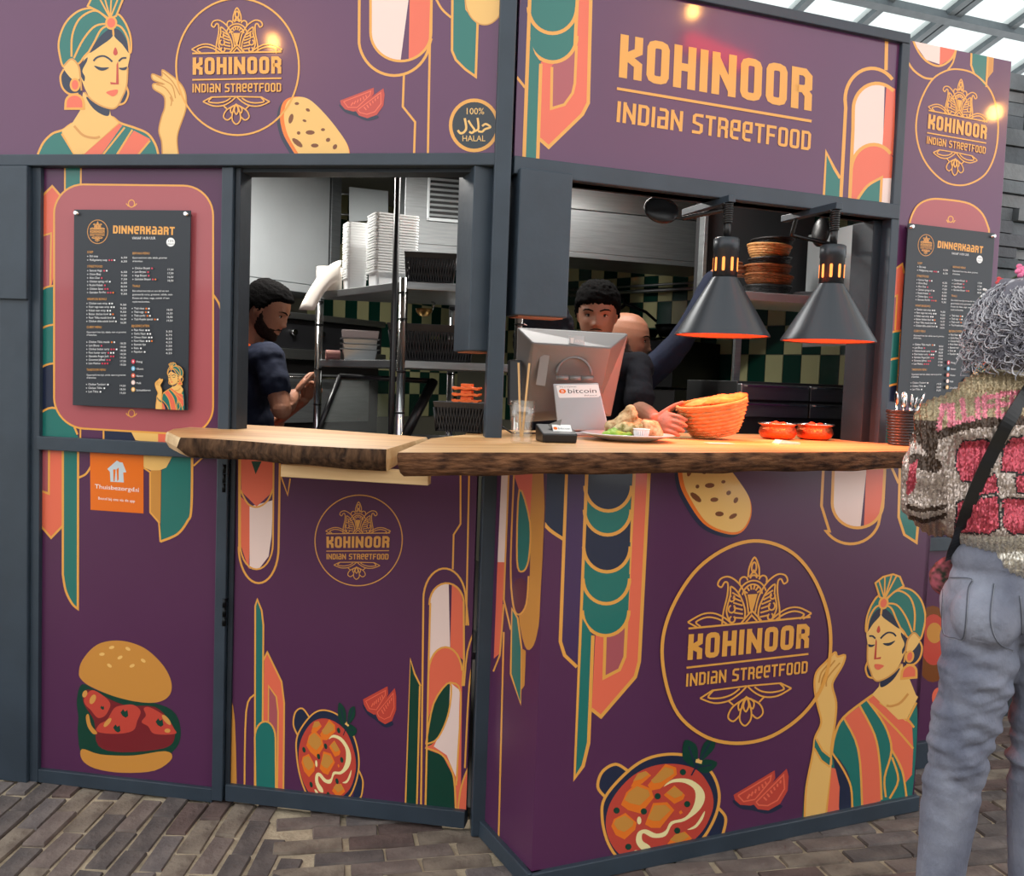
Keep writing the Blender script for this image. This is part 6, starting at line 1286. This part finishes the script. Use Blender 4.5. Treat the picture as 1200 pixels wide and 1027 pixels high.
def hand_geo(w, d, nrm, side, curl=.5, sc=1.0, thumb=None):
    """palm box plus five separate tapered fingers; w wrist, d pointing direction, nrm back of the hand, side thumb direction"""
    d, nrm = Vector(d).normalized(), Vector(nrm).normalized(); s = Vector(side).normalized(); E, T = [], []
    q = Matrix((s, d, nrm)).transposed()
    E.append((w+d*.05*sc, (.042*sc, .052*sc, .015*sc), q)); E.append((w+d*.02*sc, (.030*sc, .03*sc, .018*sc), q))
    for k, (off, L_) in enumerate(((.030, .072), (.0105, .08), (-.0095, .075), (-.029, .058))):
        p = w+d*(.088*sc)+s*off*sc; pts = [p-d*.02*sc, p]; dd = d.copy(); a = 0
        for j in range(3):
            a = curl*(.35+.45*j); dd = (d*math.cos(a)-nrm*math.sin(a)); p = p+dd*(L_*sc*(.42, .32, .26)[j]); pts.append(p.copy())
        T.append((pts, [.0095*sc, .009*sc, .0085*sc, .0078*sc, .0066*sc]))
    th = Vector(thumb).normalized() if thumb else (s*.75+d*.55-nrm*.25).normalized(); p = w+d*.022*sc+s*.024*sc
    T.append(([p, p+th*.035*sc, p+th*.06*sc+d*.006*sc, p+th*.075*sc+d*.018*sc], [.0125*sc, .011*sc, .0095*sc, .0078*sc])); return E, T
def mesh_obj(name, me, M, parent, sm=True):
    off = parent_loc(parent)
    me.transform(Matrix.Translation(-off))
    me.materials.clear()
    for q in (M if isinstance(M, list) else [M]): me.materials.append(q)
    if sm: me.polygons.foreach_set('use_smooth', [True]*len(me.polygons))
    return link(name, me, parent, fix=False)
def rough(me, amp, fr): disp(me, lambda c: noise.noise(c*fr)*amp)
def eyes(c, M, parent, iris=(26, 17, 14)):
    W, I = mat('eye_white', (190, 180, 172), .2), mat('iris_dark', iris, .15)
    for s_ in (-1, 1):
        p = c+M @ Vector((s_*.031, -.0705, .003)); mb = MB(); mb.ell(p, (.0125, .0105, .0058), 16, 10, M); e_ = mb.build('eye', W, parent)
        mb = MB(); mb.ell(p+M @ Vector((0, -.0075, .0003)), (.0060, .0045, .0056), 12, 8, M); mb.build('iris', I, e_)
        mb = MB(); mb.tube([p+M @ Vector(q) for q in ((-.0135, -.004, .001), (-.007, -.0105, .0052), (.003, -.0112, .0058), (.0135, -.005, .001))], [.001, .0018, .0018, .001], 5); mb.build('lashes', HAIRB, parent)
def brows(c, M, parent, Mt):
    for s_ in (-1, 1):
        mb = MB(); mb.tube([c+M @ Vector((s_*x, y, z)) for x, y, z in ((.013, -.0965, .0215), (.03, -.0915, .0275), (.046, -.080, .0265), (.055, -.069, .0205))], [.0026, .0034, .0028, .0014], 6); mb.build('eyebrow', Mt, parent)
def short_hair(c, M, parent, Mt, front=.066, amp=.004, lift=.011, nape=-.06, spiky=0):
    rs = head_rings(n=72, m=64); out = []
    for r in rs:
        ring = []
        for p in r:
            phi = abs(math.degrees(math.atan2(p.x, -(p.y-.01)))); hl = float(np.interp(phi, [0, 38, 58, 72, 88, 110, 130, 180], [front, front-.006, front-.02, .012, -.02, .0, -.045, nape]))
            hl += spiky*(.5+.5*noise.noise(Vector((p.x*160, p.y*160, 0))))*(-1 if phi < 60 else 0)
            k = max(0, min(1, (p.z-hl+.004)/.010)); k = k*k*(3-2*k); d = Vector((p.x, p.y-.005, p.z*.9)).normalized()
            nz = noise.noise(p*90)*amp+noise.noise(p*190)*amp*.6
            q_ = p+d*(k*(lift+nz+.006*max(0, p.z/.12))-(1-k)*.014); ring.append(c+M @ q_)
        out.append(ring)
    mb = MB(); mb.smooth = True; mb.rings(out); return mb.build('hair', Mt, parent)
HAIRB = mat('black_hair', (9, 8, 8), .9, 0, .06, bump=.3, bscale=120)
NAVY = mat('navy_cotton', (27, 32, 48), .85, 0, .2, bump=.25, bscale=35, var=.15, vscale=8)
BLK = mat('black_cotton', (24, 26, 33), .85, 0, .2, bump=.3, bscale=35, var=.2, vscale=8)
ORAN = mat('orange_apron', (222, 88, 30), .8, 0, .2, bump=.3, bscale=30)
def legs(base, yaw, parent, M):
    q = rotm(yaw); L_ = lambda p: base+q @ Vector(p)
    me = blob([(L_((0, .01, .93)), (.165, .12, .13), q)], [([L_((s_*.085, 0, .92)), L_((s_*.09, -.015, .5)), L_((s_*.095, .02, .1))], [.085, .062, .048]) for s_ in (-1, 1)], .012, 4)
    mesh_obj('trousers', me, M, parent)
    for s_ in (-1, 1): mb = MB(); mb.ell(L_((s_*.097, -.05, .04)), (.045, .13, .04), 16, 10, q); mb.build('shoe', BLACK, parent)
def torso(base, q, zs=1.43, w=.18, dpt=.105, grow=0, zb=.95):
    L_ = lambda p: base+q @ Vector(p); g = grow
    return [(L_((0, 0, zs-.03)), (w*.86+g, dpt*.72+g, .075+g), q), (L_((0, .005, zs-.13)), (w*.92+g, dpt+g, .15+g), q), (L_((0, .0, zs-.30)), (w*.83+g, dpt*.98+g, .17+g), q), (L_((0, .0, zb+.06)), (w*.9+g, dpt*1.05+g, .13+g), q)]
# ---------------------------------------------------------------- cook in navy, in profile at the range
FL = .026
hc = at(313, 364, 4.12); base = Vector((hc.x-.085, hc.y+.03, FL)); yaw = 104; q = rotm(yaw); hM = rotm(86, 24)
SK = skin('a', (150, 102, 78)); zs = hc.z-.215-FL
sh = at(316, 420, 3.97); el = at(330, 480, 3.9); wr = at(344, 464, 4.02); wd = at(354, 448, 4.06)
sh2 = base+q @ Vector((.17, .0, zs-.05)); el2 = base+q @ Vector((.2, -.12, zs-.3)); wr2 = at(356, 468, 4.25)
t = thing('person', 'person in navy tee and orange apron looking down at their hands', 'person', base)
E_ = ears(hc, hM)+torso(base, q, zs, .16, .09)
nk = base+q @ Vector((0, .0, zs+.02))
he, ht = hand_geo(wr, wd-wr, Vector((-.3, -.8, .5)), Vector((.6, -.5, .6)), 1.1, .95); he2, ht2 = hand_geo(wr2, Vector((.4, -.4, .5)), Vector((-.5, .3, .8)), Vector((-.3, -.6, .4)), 1.0, .95)
T_ = [([nk, hc+hM @ Vector((0, .035, -.05))], [.058, .052]), ([sh, sh.lerp(el, .5), el, el.lerp(wr, .45), wr], [.058, .05, .043, .042, .029]), ([sh2, el2, wr2], [.055, .042, .028])]
me = blob(E_+he+he2, T_+ht+ht2, .0036, 2, [head_geo(hc, hM)]); mesh_obj('body', me, SK, t)
eyes(hc, hM, t); brows(hc, hM, t, HAIRB); short_hair(hc, hM, t, HAIRB, .07)
def beard(c, M, parent, Mt, lift=.003, side=True):
    out = []
    for r in head_rings(n=72, m=64):
        ring = []
        for p in r:
            phi = abs(math.degrees(math.atan2(p.x, -(p.y-.01)))); top = float(np.interp(phi, [0, 14, 20, 40, 62, 74, 84, 96, 180], [-.046, -.047, -.055, -.058, -.035, .0, .0, -.2, -.2]))
            mo = math.exp(-(p.x/.024)**2-((p.z+.067)/.008)**2); k = max(0, min(1, (top-p.z+.003)/.007))*(1-mo); d = Vector((p.x, p.y-.01, p.z*.4)).normalized()
            ring.append(c+M @ (p+d*(k*(lift+noise.noise(p*200)*.0025)-(1-k)*.01)))
        out.append(ring)
    mb = MB(); mb.smooth = True; mb.rings(out); return mb.build('beard', Mt, parent)
beard(hc, hM, t, mat('short_beard', (44, 33, 28), .85, 0, .1, var=.3, vscale=150), .0018)
sl_ = sh.lerp(el, .55); E_ = torso(base, q, zs, .172, .1, .012)
me = blob(E_, [([base+q @ Vector((0, 0, zs-.02)), sh, sh.lerp(el, .25), sl_], [.09, .068, .066, .064]), ([sh2, sh2.lerp(el2, .55)], [.068, .062]), ([nk-Vector((0, 0, .05)), nk+Vector((0, 0, .0))], [.085, .066])], .007, 3)
disp(me, lambda c_: .010*noise.noise(Vector((c_.x*5, c_.y*5, c_.z*16)))+.004*noise.noise(c_*30))
mesh_obj('shirt', me, NAVY, t)
mb = MB(); nkd = (hc-nk).normalized(); a_ = nkd.cross(Vector((0, 1, 0))).normalized(); b_ = nkd.cross(a_)
mb.tube([nk+nkd*(.045+.014*math.sin(2*math.pi*k/24+1.4))+a_*(.074*math.cos(2*math.pi*k/24))+b_*(.074*math.sin(2*math.pi*k/24)) for k in range(25)], .013, 8, False); mb.build('apron_neckband', ORAN, t)
me = blob([(base+q @ Vector((0, -.06, .93)), (.185, .1, .2), q), (base+q @ Vector((0, -.085, .62)), (.16, .06, .25), q)], [], .01, 3); mesh_obj('apron', me, ORAN, t)
legs(base, yaw, t, BLK)
# ---------------------------------------------------------------- cook behind the till, frontal
hc = at(700, 369, 3.72); base = Vector((hc.x+.0, hc.y+.06, FL)); hM = rotm(-7, 9); q = rotm(4); zs = hc.z-.205-FL
SK2 = skin('b', (146, 100, 78))
t = thing('person', 'person behind the till in a black tee holding the bread basket', 'person', base)
sh = at(747, 432, 3.74); el = at(750, 482, 3.6); wr = at(768, 493, 3.16); sh2 = base+q @ Vector((-.19, 0, zs-.04)); el2 = base+q @ Vector((-.22, -.05, zs-.32)); wr2 = base+q @ Vector((-.1, -.25, zs-.36))
nk = base+q @ Vector((0, .0, zs+.02)); rim = at(806, 501, 3.0)
he, ht = hand_geo(wr, rim-wr, Vector((-.2, -.85, .35)), Vector((.3, .25, .9)), .35, 1.0, Vector((.75, -.25, .6)))
he2, ht2 = hand_geo(wr2, Vector((.6, -.5, .1)), Vector((0, 0, 1)), Vector((.5, .6, 0)), .6)
me = blob(ears(hc, hM)+torso(base, q, zs, .165, .09)+he+he2, [([nk, hc+hM @ Vector((0, .035, -.05))], [.056, .05]), ([sh, sh.lerp(el, .5), el, el.lerp(wr, .4), wr], [.05, .046, .041, .039, .028]), ([sh2, el2, wr2], [.05, .042, .028])]+ht+ht2, .0036, 2, [head_geo(hc, hM)])
mesh_obj('body', me, SK2, t); eyes(hc, hM, t); brows(hc, hM, t, HAIRB); short_hair(hc, hM, t, HAIRB, .06, .006, .015, -.06, .02)
mb = MB(); mb.tube([hc+hM @ Vector(p) for p in ((-.022, -.0895, -.066), (-.008, -.0955, -.0645), (0, -.0955, -.0655), (.008, -.0955, -.0645), (.022, -.0895, -.066))], [.0022, .0045, .005, .0045, .0022], 6); mb.build('lips', mat('lip_brown', (118, 66, 58), .45), t)
mb = MB(); mb.tube([hc+hM @ Vector(p) for p in ((-.024, -.089, -.053), (-.008, -.0955, -.0485), (.008, -.0955, -.0485), (.024, -.089, -.053))], [.0012, .0022, .0022, .0012], 6); mb.build('moustache', HAIRB, t)
sl_ = sh.lerp(el, .72)
me = blob(torso(base, q, zs, .175, .1, .012), [([base+q @ Vector((0, 0, zs-.03)), sh, sl_], [.09, .068, .064]), ([base+q @ Vector((0, 0, zs-.03)), sh2, sh2.lerp(el2, .7)], [.09, .068, .064]), ([nk-Vector((0, 0, .06)), nk-Vector((0, 0, .01))], [.085, .064])], .007, 3)
disp(me, lambda c_: .009*noise.noise(Vector((c_.x*6, c_.y*6, c_.z*14)))+.003*noise.noise(c_*35))
mesh_obj('shirt', me, BLK, t); legs(base, 4, t, BLK)
# ---------------------------------------------------------------- third cook, profile, arm stretched up
hc = at(735, 399, 4.08); base = Vector((hc.x-.03, hc.y+.06, FL)); hM = rotm(80, 6); q = rotm(62); zs = hc.z-.205-FL
SK3 = skin('c', (152, 104, 80))
t = thing('person', 'person with shaved head in dark long sleeves reaching up', 'person', base)
grip = BSK+Vector((-.1, -.02, .13)); sh = at(757, 440, 4.0); wr = BSW.copy(); el = at(796, 404, 3.95); sh2 = base+q @ Vector((.17, .02, zs-.04)); el2 = sh2+Vector((.05, .02, -.28)); wr2 = el2+Vector((.2, .05, .05)); nk = base+q @ Vector((0, 0, zs+.02))
he, ht = hand_geo(wr, grip-wr, Vector((-.3, -.8, .5)), Vector((-.3, .1, .9)), .5); he2, ht2 = hand_geo(wr2, Vector((1, .2, .1)), Vector((0, 0, 1)), Vector((0, -1, 0)), .6)
me = blob(ears(hc, hM)+torso(base, q, zs, .165, .09)+he+he2, [([nk, hc+hM @ Vector((0, .035, -.05))], [.056, .05]), ([sh, el, wr], [.05, .042, .028]), ([sh2, el2, wr2], [.05, .042, .028])]+ht+ht2, .0038, 2, [head_geo(hc, hM)])
mesh_obj('body', me, SK3, t); eyes(hc, hM, t); brows(hc, hM, t, HAIRB)
beard(hc, hM, t, mat('grey_stubble', (72, 58, 52), .8), .0014)
me = blob(torso(base, q, zs, .172, .1, .012), [([base+q @ Vector((0, 0, zs-.03)), sh, el, el.lerp(wr, .92)], [.09, .07, .054, .042]), ([sh2, el2, el2.lerp(wr2, .9)], [.068, .054, .042]), ([nk-Vector((0, 0, .06)), nk-Vector((0, 0, .01))], [.085, .064])], .008, 3)
rough(me, .008, 14); mesh_obj('shirt', me, NAVY, t); legs(base, 62, t, BLK)
c = at(638, 398, 3.585); lump('black_jacket', [(-.045, 0, .0, (.075, .04, .13)), (.04, .005, .02, (.075, .04, .12)), (0, 0, .07, (.1, .04, .06)), (0, .0, -.12, (.1, .04, .1))], BLK, 'crumpled black jacket hanging behind the till', 'jacket', c, .012, .007, None, 16, -9)
mb = MB(); q_ = S1+(cen-S1).normalized()*.01; mb.tube([Vector((q_.x, q_.y, c.z+.06)), Vector((q_.x+.03, q_.y+.03, c.z+.05)), c+Vector((-.03, 0, .07)), c+Vector((-.03, 0, .09))], .004, 8); mb.build('coat_hook', CHROME, bpy.data.objects['shelf_unit'])
# ---------------------------------------------------------------- customer seen from behind
YW = 2.2
W = lambda x, y, dy=0: at(x, y, YW+dy)
hip = W(1189, 735); base = Vector((hip.x, hip.y, 0))
t = thing('person', 'person with curly grey hair in sequinned jacket and grey jeans seen from behind', 'person', base)
SK4 = skin('d', (206, 160, 138)); hc = W(1192, 388, .02); hM = rotm(186, 4)
shL, elL, wrL = W(1112, 490, .02), W(1088, 582, .03), W(1102, 604, .25); shR, elR, wrR = W(1268, 490, .02), W(1296, 586, .03), W(1282, 604, .25)
he, ht = hand_geo(wrL, Vector((.3, 1, .1)), Vector((-.3, 0, 1)), Vector((.9, -.2, .2)), .6, .92); he2, ht2 = hand_geo(wrR, Vector((-.3, 1, .1)), Vector((.3, 0, 1)), Vector((-.9, -.2, .2)), .6, .92)
lg = [[W(1149, 735), W(1143, 795), W(1125, 870, .01), W(1112, 950, .03), W(1093, 1085, .04)], [W(1229, 738), W(1227, 800), W(1220, 880, .0), W(1214, 955, .02), W(1207, 1090, .03)]]
chest = W(1190, 530, .0)
E_ = ears(hc, hM)+[(chest, (.15, .095, .19), None), (W(1190, 640), (.13, .085, .15), None), (W(1190, 705), (.125, .085, .1), None)]
T_ = [([W(1190, 470, .01), hc+hM @ Vector((0, .03, -.06))], [.055, .048]), ([shL, elL, wrL], [.045, .034, .024]), ([shR, elR, wrR], [.045, .034, .024])]+[(l, [.055, .055, .046, .042, .032]) for l in lg]
me = blob(E_+he+he2, T_+ht+ht2, .006, 2, [head_geo(hc, hM)]); mesh_obj('body', me, SK4, t)
# jeans
DENIM = mat('grey_denim', (146, 150, 164), .85, 0, .2, bump=.35, bscale=110, c2=(104, 108, 124), vscale=9, stretch=(1, 1, .6))
me = blob([(W(1150, 712, .015), (.092, .105, .1), None), (W(1228, 714, .015), (.092, .105, .1), None), (W(1189, 690, .0), (.155, .115, .12), None), (W(1187, 650, .0), (.148, .108, .09), None), (W(1156, 722, -.05), (.08, .07, .085), None), (W(1224, 722, -.05), (.08, .07, .085), None)], [(l, [.088, .083, .072, .066, .048]) for l in lg], .006, 4)
def folds(c):
    y = proj(c)[1]
    n1 = noise.noise(Vector((c.x*9, c.y*5, c.z*30+c.x*14))); n2 = noise.noise(Vector((c.x*15+3, c.y*9, c.z*52-c.x*18)))
    return (.010*n1+.006*n2)*(math.exp(-((y-800)/45)**2)*.9+math.exp(-((y-885)/40)**2)*1.1+.18)
disp(me, folds)
jn = mesh_obj('jeans', me, DENIM, t)
from mathutils.bvhtree import BVHTree
def bvh(me, off): return BVHTree.FromPolygons([v.co+off for v in me.vertices], [tuple(p.vertices) for p in me.polygons])
jb = bvh(jn.data, base)
def hit(tree, x, y, lift=.0015):
    d = ray(x, y).normalized(); p, n, i, ds = tree.ray_cast(EYE, d)
    return (p-d*lift) if p else None
def seam(name, pts, r, M, tree, lift=.001, parent=None, flat=None):
    P_ = [hit(tree, x, y, lift) for x, y in cr(pts, 8)]; P_ = [p for p in P_ if p]
    if len(P_) < 2: return
    mb = MB(); mb.tube(P_, r, 6); return mb.build(name, M, parent)
STI = mat('denim_seam', (88, 92, 104), .9); STL = mat('denim_edge', (140, 143, 152), .9)
zj = Zm(1060, 560, 140/359)
for l in ([(118, 295), (135, 300), (200, 305), (190, 340), (178, 475), (150, 482), (118, 470), (112, 420), (118, 295)], [(268, 318), (258, 400), (262, 455), (285, 500), (325, 520)], [(345, 355), (350, 400), (352, 470)]):
    seam('seam', [zj(p) for p in l], .0016, STI, jb, .0005, jn); seam('stitch', [(zj(p)[0]+1.2, zj(p)[1]+1.2) for p in l], .0009, STL, jb, .0012, jn)
for l in lg:
    p = l[-1]; q = Matrix.Identity(3); mb = MB(); f = Vector((p.x, p.y+.05, .045)); mb.ell(f, (.046, .125, .04), 18, 10); mb.ell(Vector((p.x, p.y-.01, .075)), (.043, .055, .055), 16, 10); mb.build('shoe', BLACK, t)
# sequinned jacket
def sequin(n, c, metal=.5, rgh=.3, tilt=.42):
    M = bpy.data.materials.new('sequin_'+n); M.use_nodes = True; nt = M.node_tree; b = nt.nodes['Principled BSDF']; N, L = nt.nodes.new, nt.links.new
    tc, vo, mp = N('ShaderNodeTexCoord'), N('ShaderNodeTexVoronoi'), N('ShaderNodeMapping'); mp.inputs['Scale'].default_value = (1, 1, .7); vo.inputs['Scale'].default_value = 300; L(tc.outputs['Object'], mp.inputs[0]); L(mp.outputs[0], vo.inputs[0])
    sub = N('ShaderNodeVectorMath'); sub.operation = 'SUBTRACT'; sub.inputs[1].default_value = (.5, .5, .5); L(vo.outputs['Color'], sub.inputs[0])
    scl = N('ShaderNodeVectorMath'); scl.operation = 'SCALE'; scl.inputs['Scale'].default_value = tilt*2; L(sub.outputs[0], scl.inputs[0])
    ge = N('ShaderNodeNewGeometry'); add = N('ShaderNodeVectorMath'); L(ge.outputs['Normal'], add.inputs[0]); L(scl.outputs[0], add.inputs[1]); nm = N('ShaderNodeVectorMath'); nm.operation = 'NORMALIZE'; L(add.outputs[0], nm.inputs[0]); L(nm.outputs[0], b.inputs['Normal'])
    hs = N('ShaderNodeHueSaturation'); hs.inputs['Color'].default_value = lin(c); sp = N('ShaderNodeSeparateColor'); L(vo.outputs['Color'], sp.inputs[0]); mr = N('ShaderNodeMapRange'); mr.inputs[3].default_value = .55; mr.inputs[4].default_value = 1.3; L(sp.outputs[0], mr.inputs[0]); L(mr.outputs[0], hs.inputs['Value']); L(hs.outputs[0], b.inputs['Base Color'])
    b.inputs['Metallic'].default_value = metal; b.inputs['Roughness'].default_value = rgh; return M
SQ = [sequin('taupe', (188, 172, 162)), sequin('gold', (160, 142, 112)), sequin('brown', (74, 58, 48)), sequin('pink', (216, 126, 140)), sequin('rose', (190, 78, 92)), sequin('silver', (216, 210, 198), .6), mat('sequin_outline', (34, 30, 30), .6)]
E_ = [(W(1190, 500, .0), (.205, .125, .1), None), (W(1190, 560, .0), (.195, .135, .17), None), (W(1196, 610, -.01), (.188, .14, .1), None), (W(1222, 648, -.02), (.165, .138, .075), None), (W(1190, 458, .0), (.13, .09, .05), None), (W(1142, 584, .0), (.09, .12, .115), None)]
T_ = [([W(1150, 478, .01), W(1108, 500, .015), W(1090, 552, .02), W(1086, 588, .03), W(1098, 606, .16)], [.068, .072, .066, .058, .052]), ([W(1230, 480, .01), W(1272, 502, .015), W(1292, 556, .02), W(1298, 592, .03), W(1285, 606, .16)], [.068, .072, .066, .058, .052]), ([W(1190, 470, .01), W(1190, 446, .01)], [.08, .066])]
me = blob(E_, T_, .0042, 5)
disp(me, lambda c: .008*noise.noise(Vector((c.x*9, c.y*6, c.z*7)))+.0022*math.sin(proj(c)[0]*.85))
me.update(); zk = Zm(1060, 360, 140/423)
def inside(p, poly):
    r = False; n = len(poly)
    for i in range(n):
        a, b = poly[i], poly[(i+1) % n]
        if (a[1] > p[1]) != (b[1] > p[1]) and p[0] < (b[0]-a[0])*(p[1]-a[1])/(b[1]-a[1])+a[0]: r = not r
    return r
def near(p, l, w):
    for a, b in zip(l, l[1:]):
        ax, ay, bx, by = *a, *b; dx, dy = bx-ax, by-ay; tt = max(0, min(1, ((p[0]-ax)*dx+(p[1]-ay)*dy)/(dx*dx+dy*dy+1e-9)))
        if math.hypot(p[0]-ax-dx*tt, p[1]-ay-dy*tt) < w: return True
    return False
yoke = [(-50, 520), (40, 470), (105, 555), (125, 445), (250, 408), (500, 395), (700, 420), (700, 200), (0, 200)]
band = [[(40, 545), (105, 560)], [(118, 455), (190, 425), (260, 410), (430, 402), (700, 420)]]
letters = [[(122, 430), (135, 350), (160, 350), (160, 420)], [(170, 345), (170, 412), (200, 405)], [(205, 330), (212, 400), (240, 395)], [(258, 325), (262, 392)], [(285, 388), (282, 318), (315, 315)], [(284, 352), (310, 350)], [(330, 312), (333, 385), (365, 380)], [(330, 312), (362, 308)], [(332, 346), (358, 344)], [(380, 380), (380, 305), (410, 305), (415, 340), (382, 345)], [(430, 300), (435, 375)], [(470, 300), (475, 375)], [(505, 305), (510, 378)]]
blocks = [[(185, 520), (205, 480), (290, 470), (320, 500), (310, 560), (250, 620), (205, 615), (185, 570)], [(345, 580), (350, 500), (380, 465), (480, 455), (500, 560), (440, 590)], [(190, 690), (330, 672), (335, 780), (300, 802), (180, 795)], [(348, 680), (480, 680), (490, 800), (380, 802), (352, 775)], [(255, 640), (320, 590), (330, 655), (260, 665)], [(395, 600), (470, 590), (470, 660), (400, 655)], [(20, 555), (48, 540), (38, 640), (8, 672), (5, 630)]]
cuffs = [[(8, 705), (60, 722), (145, 705)], [(22, 745), (70, 760), (145, 738)]]
hem = [(140, 815), (175, 825), (230, 890), (300, 965), (420, 1015), (600, 1030)]
mi = []
for p in me.polygons:
    x, y = proj(p.center); u, w_ = (x-1060)/(140/423), (y-360)/(140/423); k = 0; q_ = (u, w_)
    jit = (u+noise.noise(p.center*300)*5, w_+noise.noise(p.center*300+Vector((7, 0, 0)))*5)
    if w_ > 812: k = 5
    if inside(jit, yoke): k = 1 if not (u < 130 and w_ > 400) else 2
    if p.normal.y < .25:
        if near(jit, band[0], 26) or near(jit, band[1], 17): k = 2
        if w_ < 450 and any(near(jit, l, 9) for l in letters): k = 3
        for b_ in blocks:
            if inside(jit, b_): k = 4
            elif near(jit, b_+[b_[0]], 6) and b_[0][0] > 60: k = 6
        if any(near(jit, l, 8) for l in cuffs): k = 2
    if near(jit, hem, 9): k = 2
    mi.append(k)
me.polygons.foreach_set('material_index', mi)
jk = mesh_obj('jacket', me, SQ, t)
for i, k in enumerate(mi): pass
jk.data.polygons.foreach_set('material_index', mi)
kb = bvh(jk.data, base)
# hair: a shaped mass plus loose curls
GH = [mat('grey_hair_%d' % i, c, .5, 0, .4, bump=.3, bscale=150) for i, c in enumerate(((150, 148, 156), (104, 102, 112), (190, 188, 194), (74, 72, 82)))]
E_ = [(hc+Vector((0, -.01, .03)), (.09, .115, .095), None), (hc+Vector((0, -.05, -.03)), (.095, .075, .07), None), (hc+Vector((-.03, -.045, -.055)), (.062, .06, .042), None), (hc+Vector((.03, -.045, -.055)), (.062, .06, .042), None)]
me = blob(E_, [], .006, 3); rough(me, .014, 28); hr = mesh_obj('hair', me, GH[1], t)
hb = bvh(hr.data, base); rn = random.Random(5); groups_ = [MB() for _ in GH]
for i in range(1700):
    a = rn.uniform(0, 2*math.pi); e = rn.uniform(-.15, 1.0); d = Vector((math.cos(a)*math.sqrt(max(0, 1-e*e)), math.sin(a)*math.sqrt(max(0, 1-e*e)), e))
    if d.y > .55 and d.z < .45: continue
    p0 = hc+Vector((d.x*.086, -.012+d.y*.112, .028+d.z*.094)); n_ = 16; L_ = rn.uniform(.08, .165)*(1.1-.35*max(0, e)); ph = rn.uniform(0, 6.28); fr = rn.uniform(14, 26); am = rn.uniform(.005, .013); pts = []
    out = Vector((d.x, d.y, 0)); out = out.normalized() if out.length > .05 else Vector((0, -1, 0)); p = p0.copy()
    for j in range(n_):
        f = j/(n_-1); drop = min(1, .25+f*1.3+max(0, .4-e)); st = L_/n_
        p = p+(Vector((0, 0, -1))*drop+out*(.85*(1-f)*max(.1, e)+.10*math.sin(f*2.4+.3)))*st
        k_ = p-hc-Vector((0, -.012, 0)); rr = math.sqrt((k_.x/.108)**2+(k_.y/.118)**2)
        pts.append(p+Vector((math.cos(f*fr+ph), math.sin(f*fr+ph)*.8, .5*math.sin(f*fr*1.1+ph)))*am*(.3+f))
    if pts[-1].z < hc.z-.122: continue
    g_ = rn.choices((0, 1, 2, 3), (5, 3, 4, 1))[0]; groups_[g_].tube(pts, [.0014+.0005*math.sin(j) if j < n_-1 else .0006 for j in range(n_)], 4, False)
for g_, M in zip(groups_, GH):
    if g_.v: g_.build('curls', M, hr, kind='stuff')
# collar edge
seam('collar', [(1126, 441), (1150, 433), (1175, 433), (1200, 440)], .007, mat('collar_cream', (214, 206, 186), .8), kb, .004, t)
# flowers worn in the hair
t2 = thing('flower_crown', 'crown of red and pink flowers with white sprigs in the grey hair', 'flowers', hc+Vector((-.03, 0, .1)))
def bloom(p, r, M, seed):
    rn = random.Random(seed); mb = MB()
    for k in range(9):
        a = 2.4*k; rr = r*(.25+.08*k); mb.ell(p+Vector((rr*math.cos(a), rr*.5*math.sin(a)-.3*r, rr*math.sin(a)*.9)), (r*.42, r*.3, r*.36), 10, 6, rotm(rn.uniform(-40, 40), rn.uniform(-40, 40)))
    mb.build('bloom', M, t2)
RD, PK = mat('petal_red', (214, 70, 74), .6, var=.2, vscale=60), mat('petal_pink', (226, 120, 160), .6, var=.2, vscale=60)
bloom(W(1172, 331, .03), .014, RD, 1); bloom(W(1196, 318, .03), .018, PK, 2); bloom(W(1222, 322, .03), .016, RD, 3)
for k in range(16):
    rn = random.Random(k); p = W(1148+rn.uniform(0, 22), 338+rn.uniform(0, 14), .03); mb = MB(); mb.ell(p, (.0032, .0032, .0032), 8, 6); mb.build('white_sprig', WHITE, t2)
mb = MB(); mb.tube([W(1148, 350, .04), W(1160, 344, .04), W(1172, 334, .04), W(1196, 322, .04), W(1222, 326, .04)], .003, 6); mb.build('stem', mat('stem_green', (70, 90, 60), .7), t2)
# shoulder bag with strap across the back
bc_ = W(1107, 676, .13); t3 = thing('shoulder_bag', 'small floral shoulder bag on a black strap across the back', 'bag', bc_-Vector((0, 0, .06)))
FLO = mat('floral_cloth', (46, 52, 40), .8, 0, .3, c2=(176, 92, 104), vscale=60, vdetail=1)
me = blob([(bc_, (.036, .03, .05), None), (bc_+Vector((.02, 0, -.015)), (.04, .035, .05), None)], [], .005, 3); rough(me, .006, 30); mesh_obj('bag_body', me, FLO, t3)
sp = []
for x, y in cr([(1206, 455), (1185, 487), (1165, 525), (1148, 560), (1132, 600), (1121, 634), (1112, 660)], 8):
    p = hit(kb, x, y, .006) or hit(jb, x, y, .006)
    if p: sp.append(p)
for _ in range(6): sp = [sp[0]]+[(a+b*2+c)/4 for a, b, c in zip(sp, sp[1:], sp[2:])]+[sp[-1]]
sp = [p+Vector((0, -.005, 0)) for p in sp]
mb = MB(); rings = []
for i, p in enumerate(sp):
    d = (sp[min(i+1, len(sp)-1)]-sp[max(i-1, 0)]).normalized(); s_ = d.cross(Vector((0, -1, 0))).normalized(); rings.append([p-s_*.015, p+s_*.015, p+s_*.015+Vector((0, .003, 0)), p-s_*.015+Vector((0, .003, 0))])
mb.rings(rings); mb.build('strap', BLACK, t3)
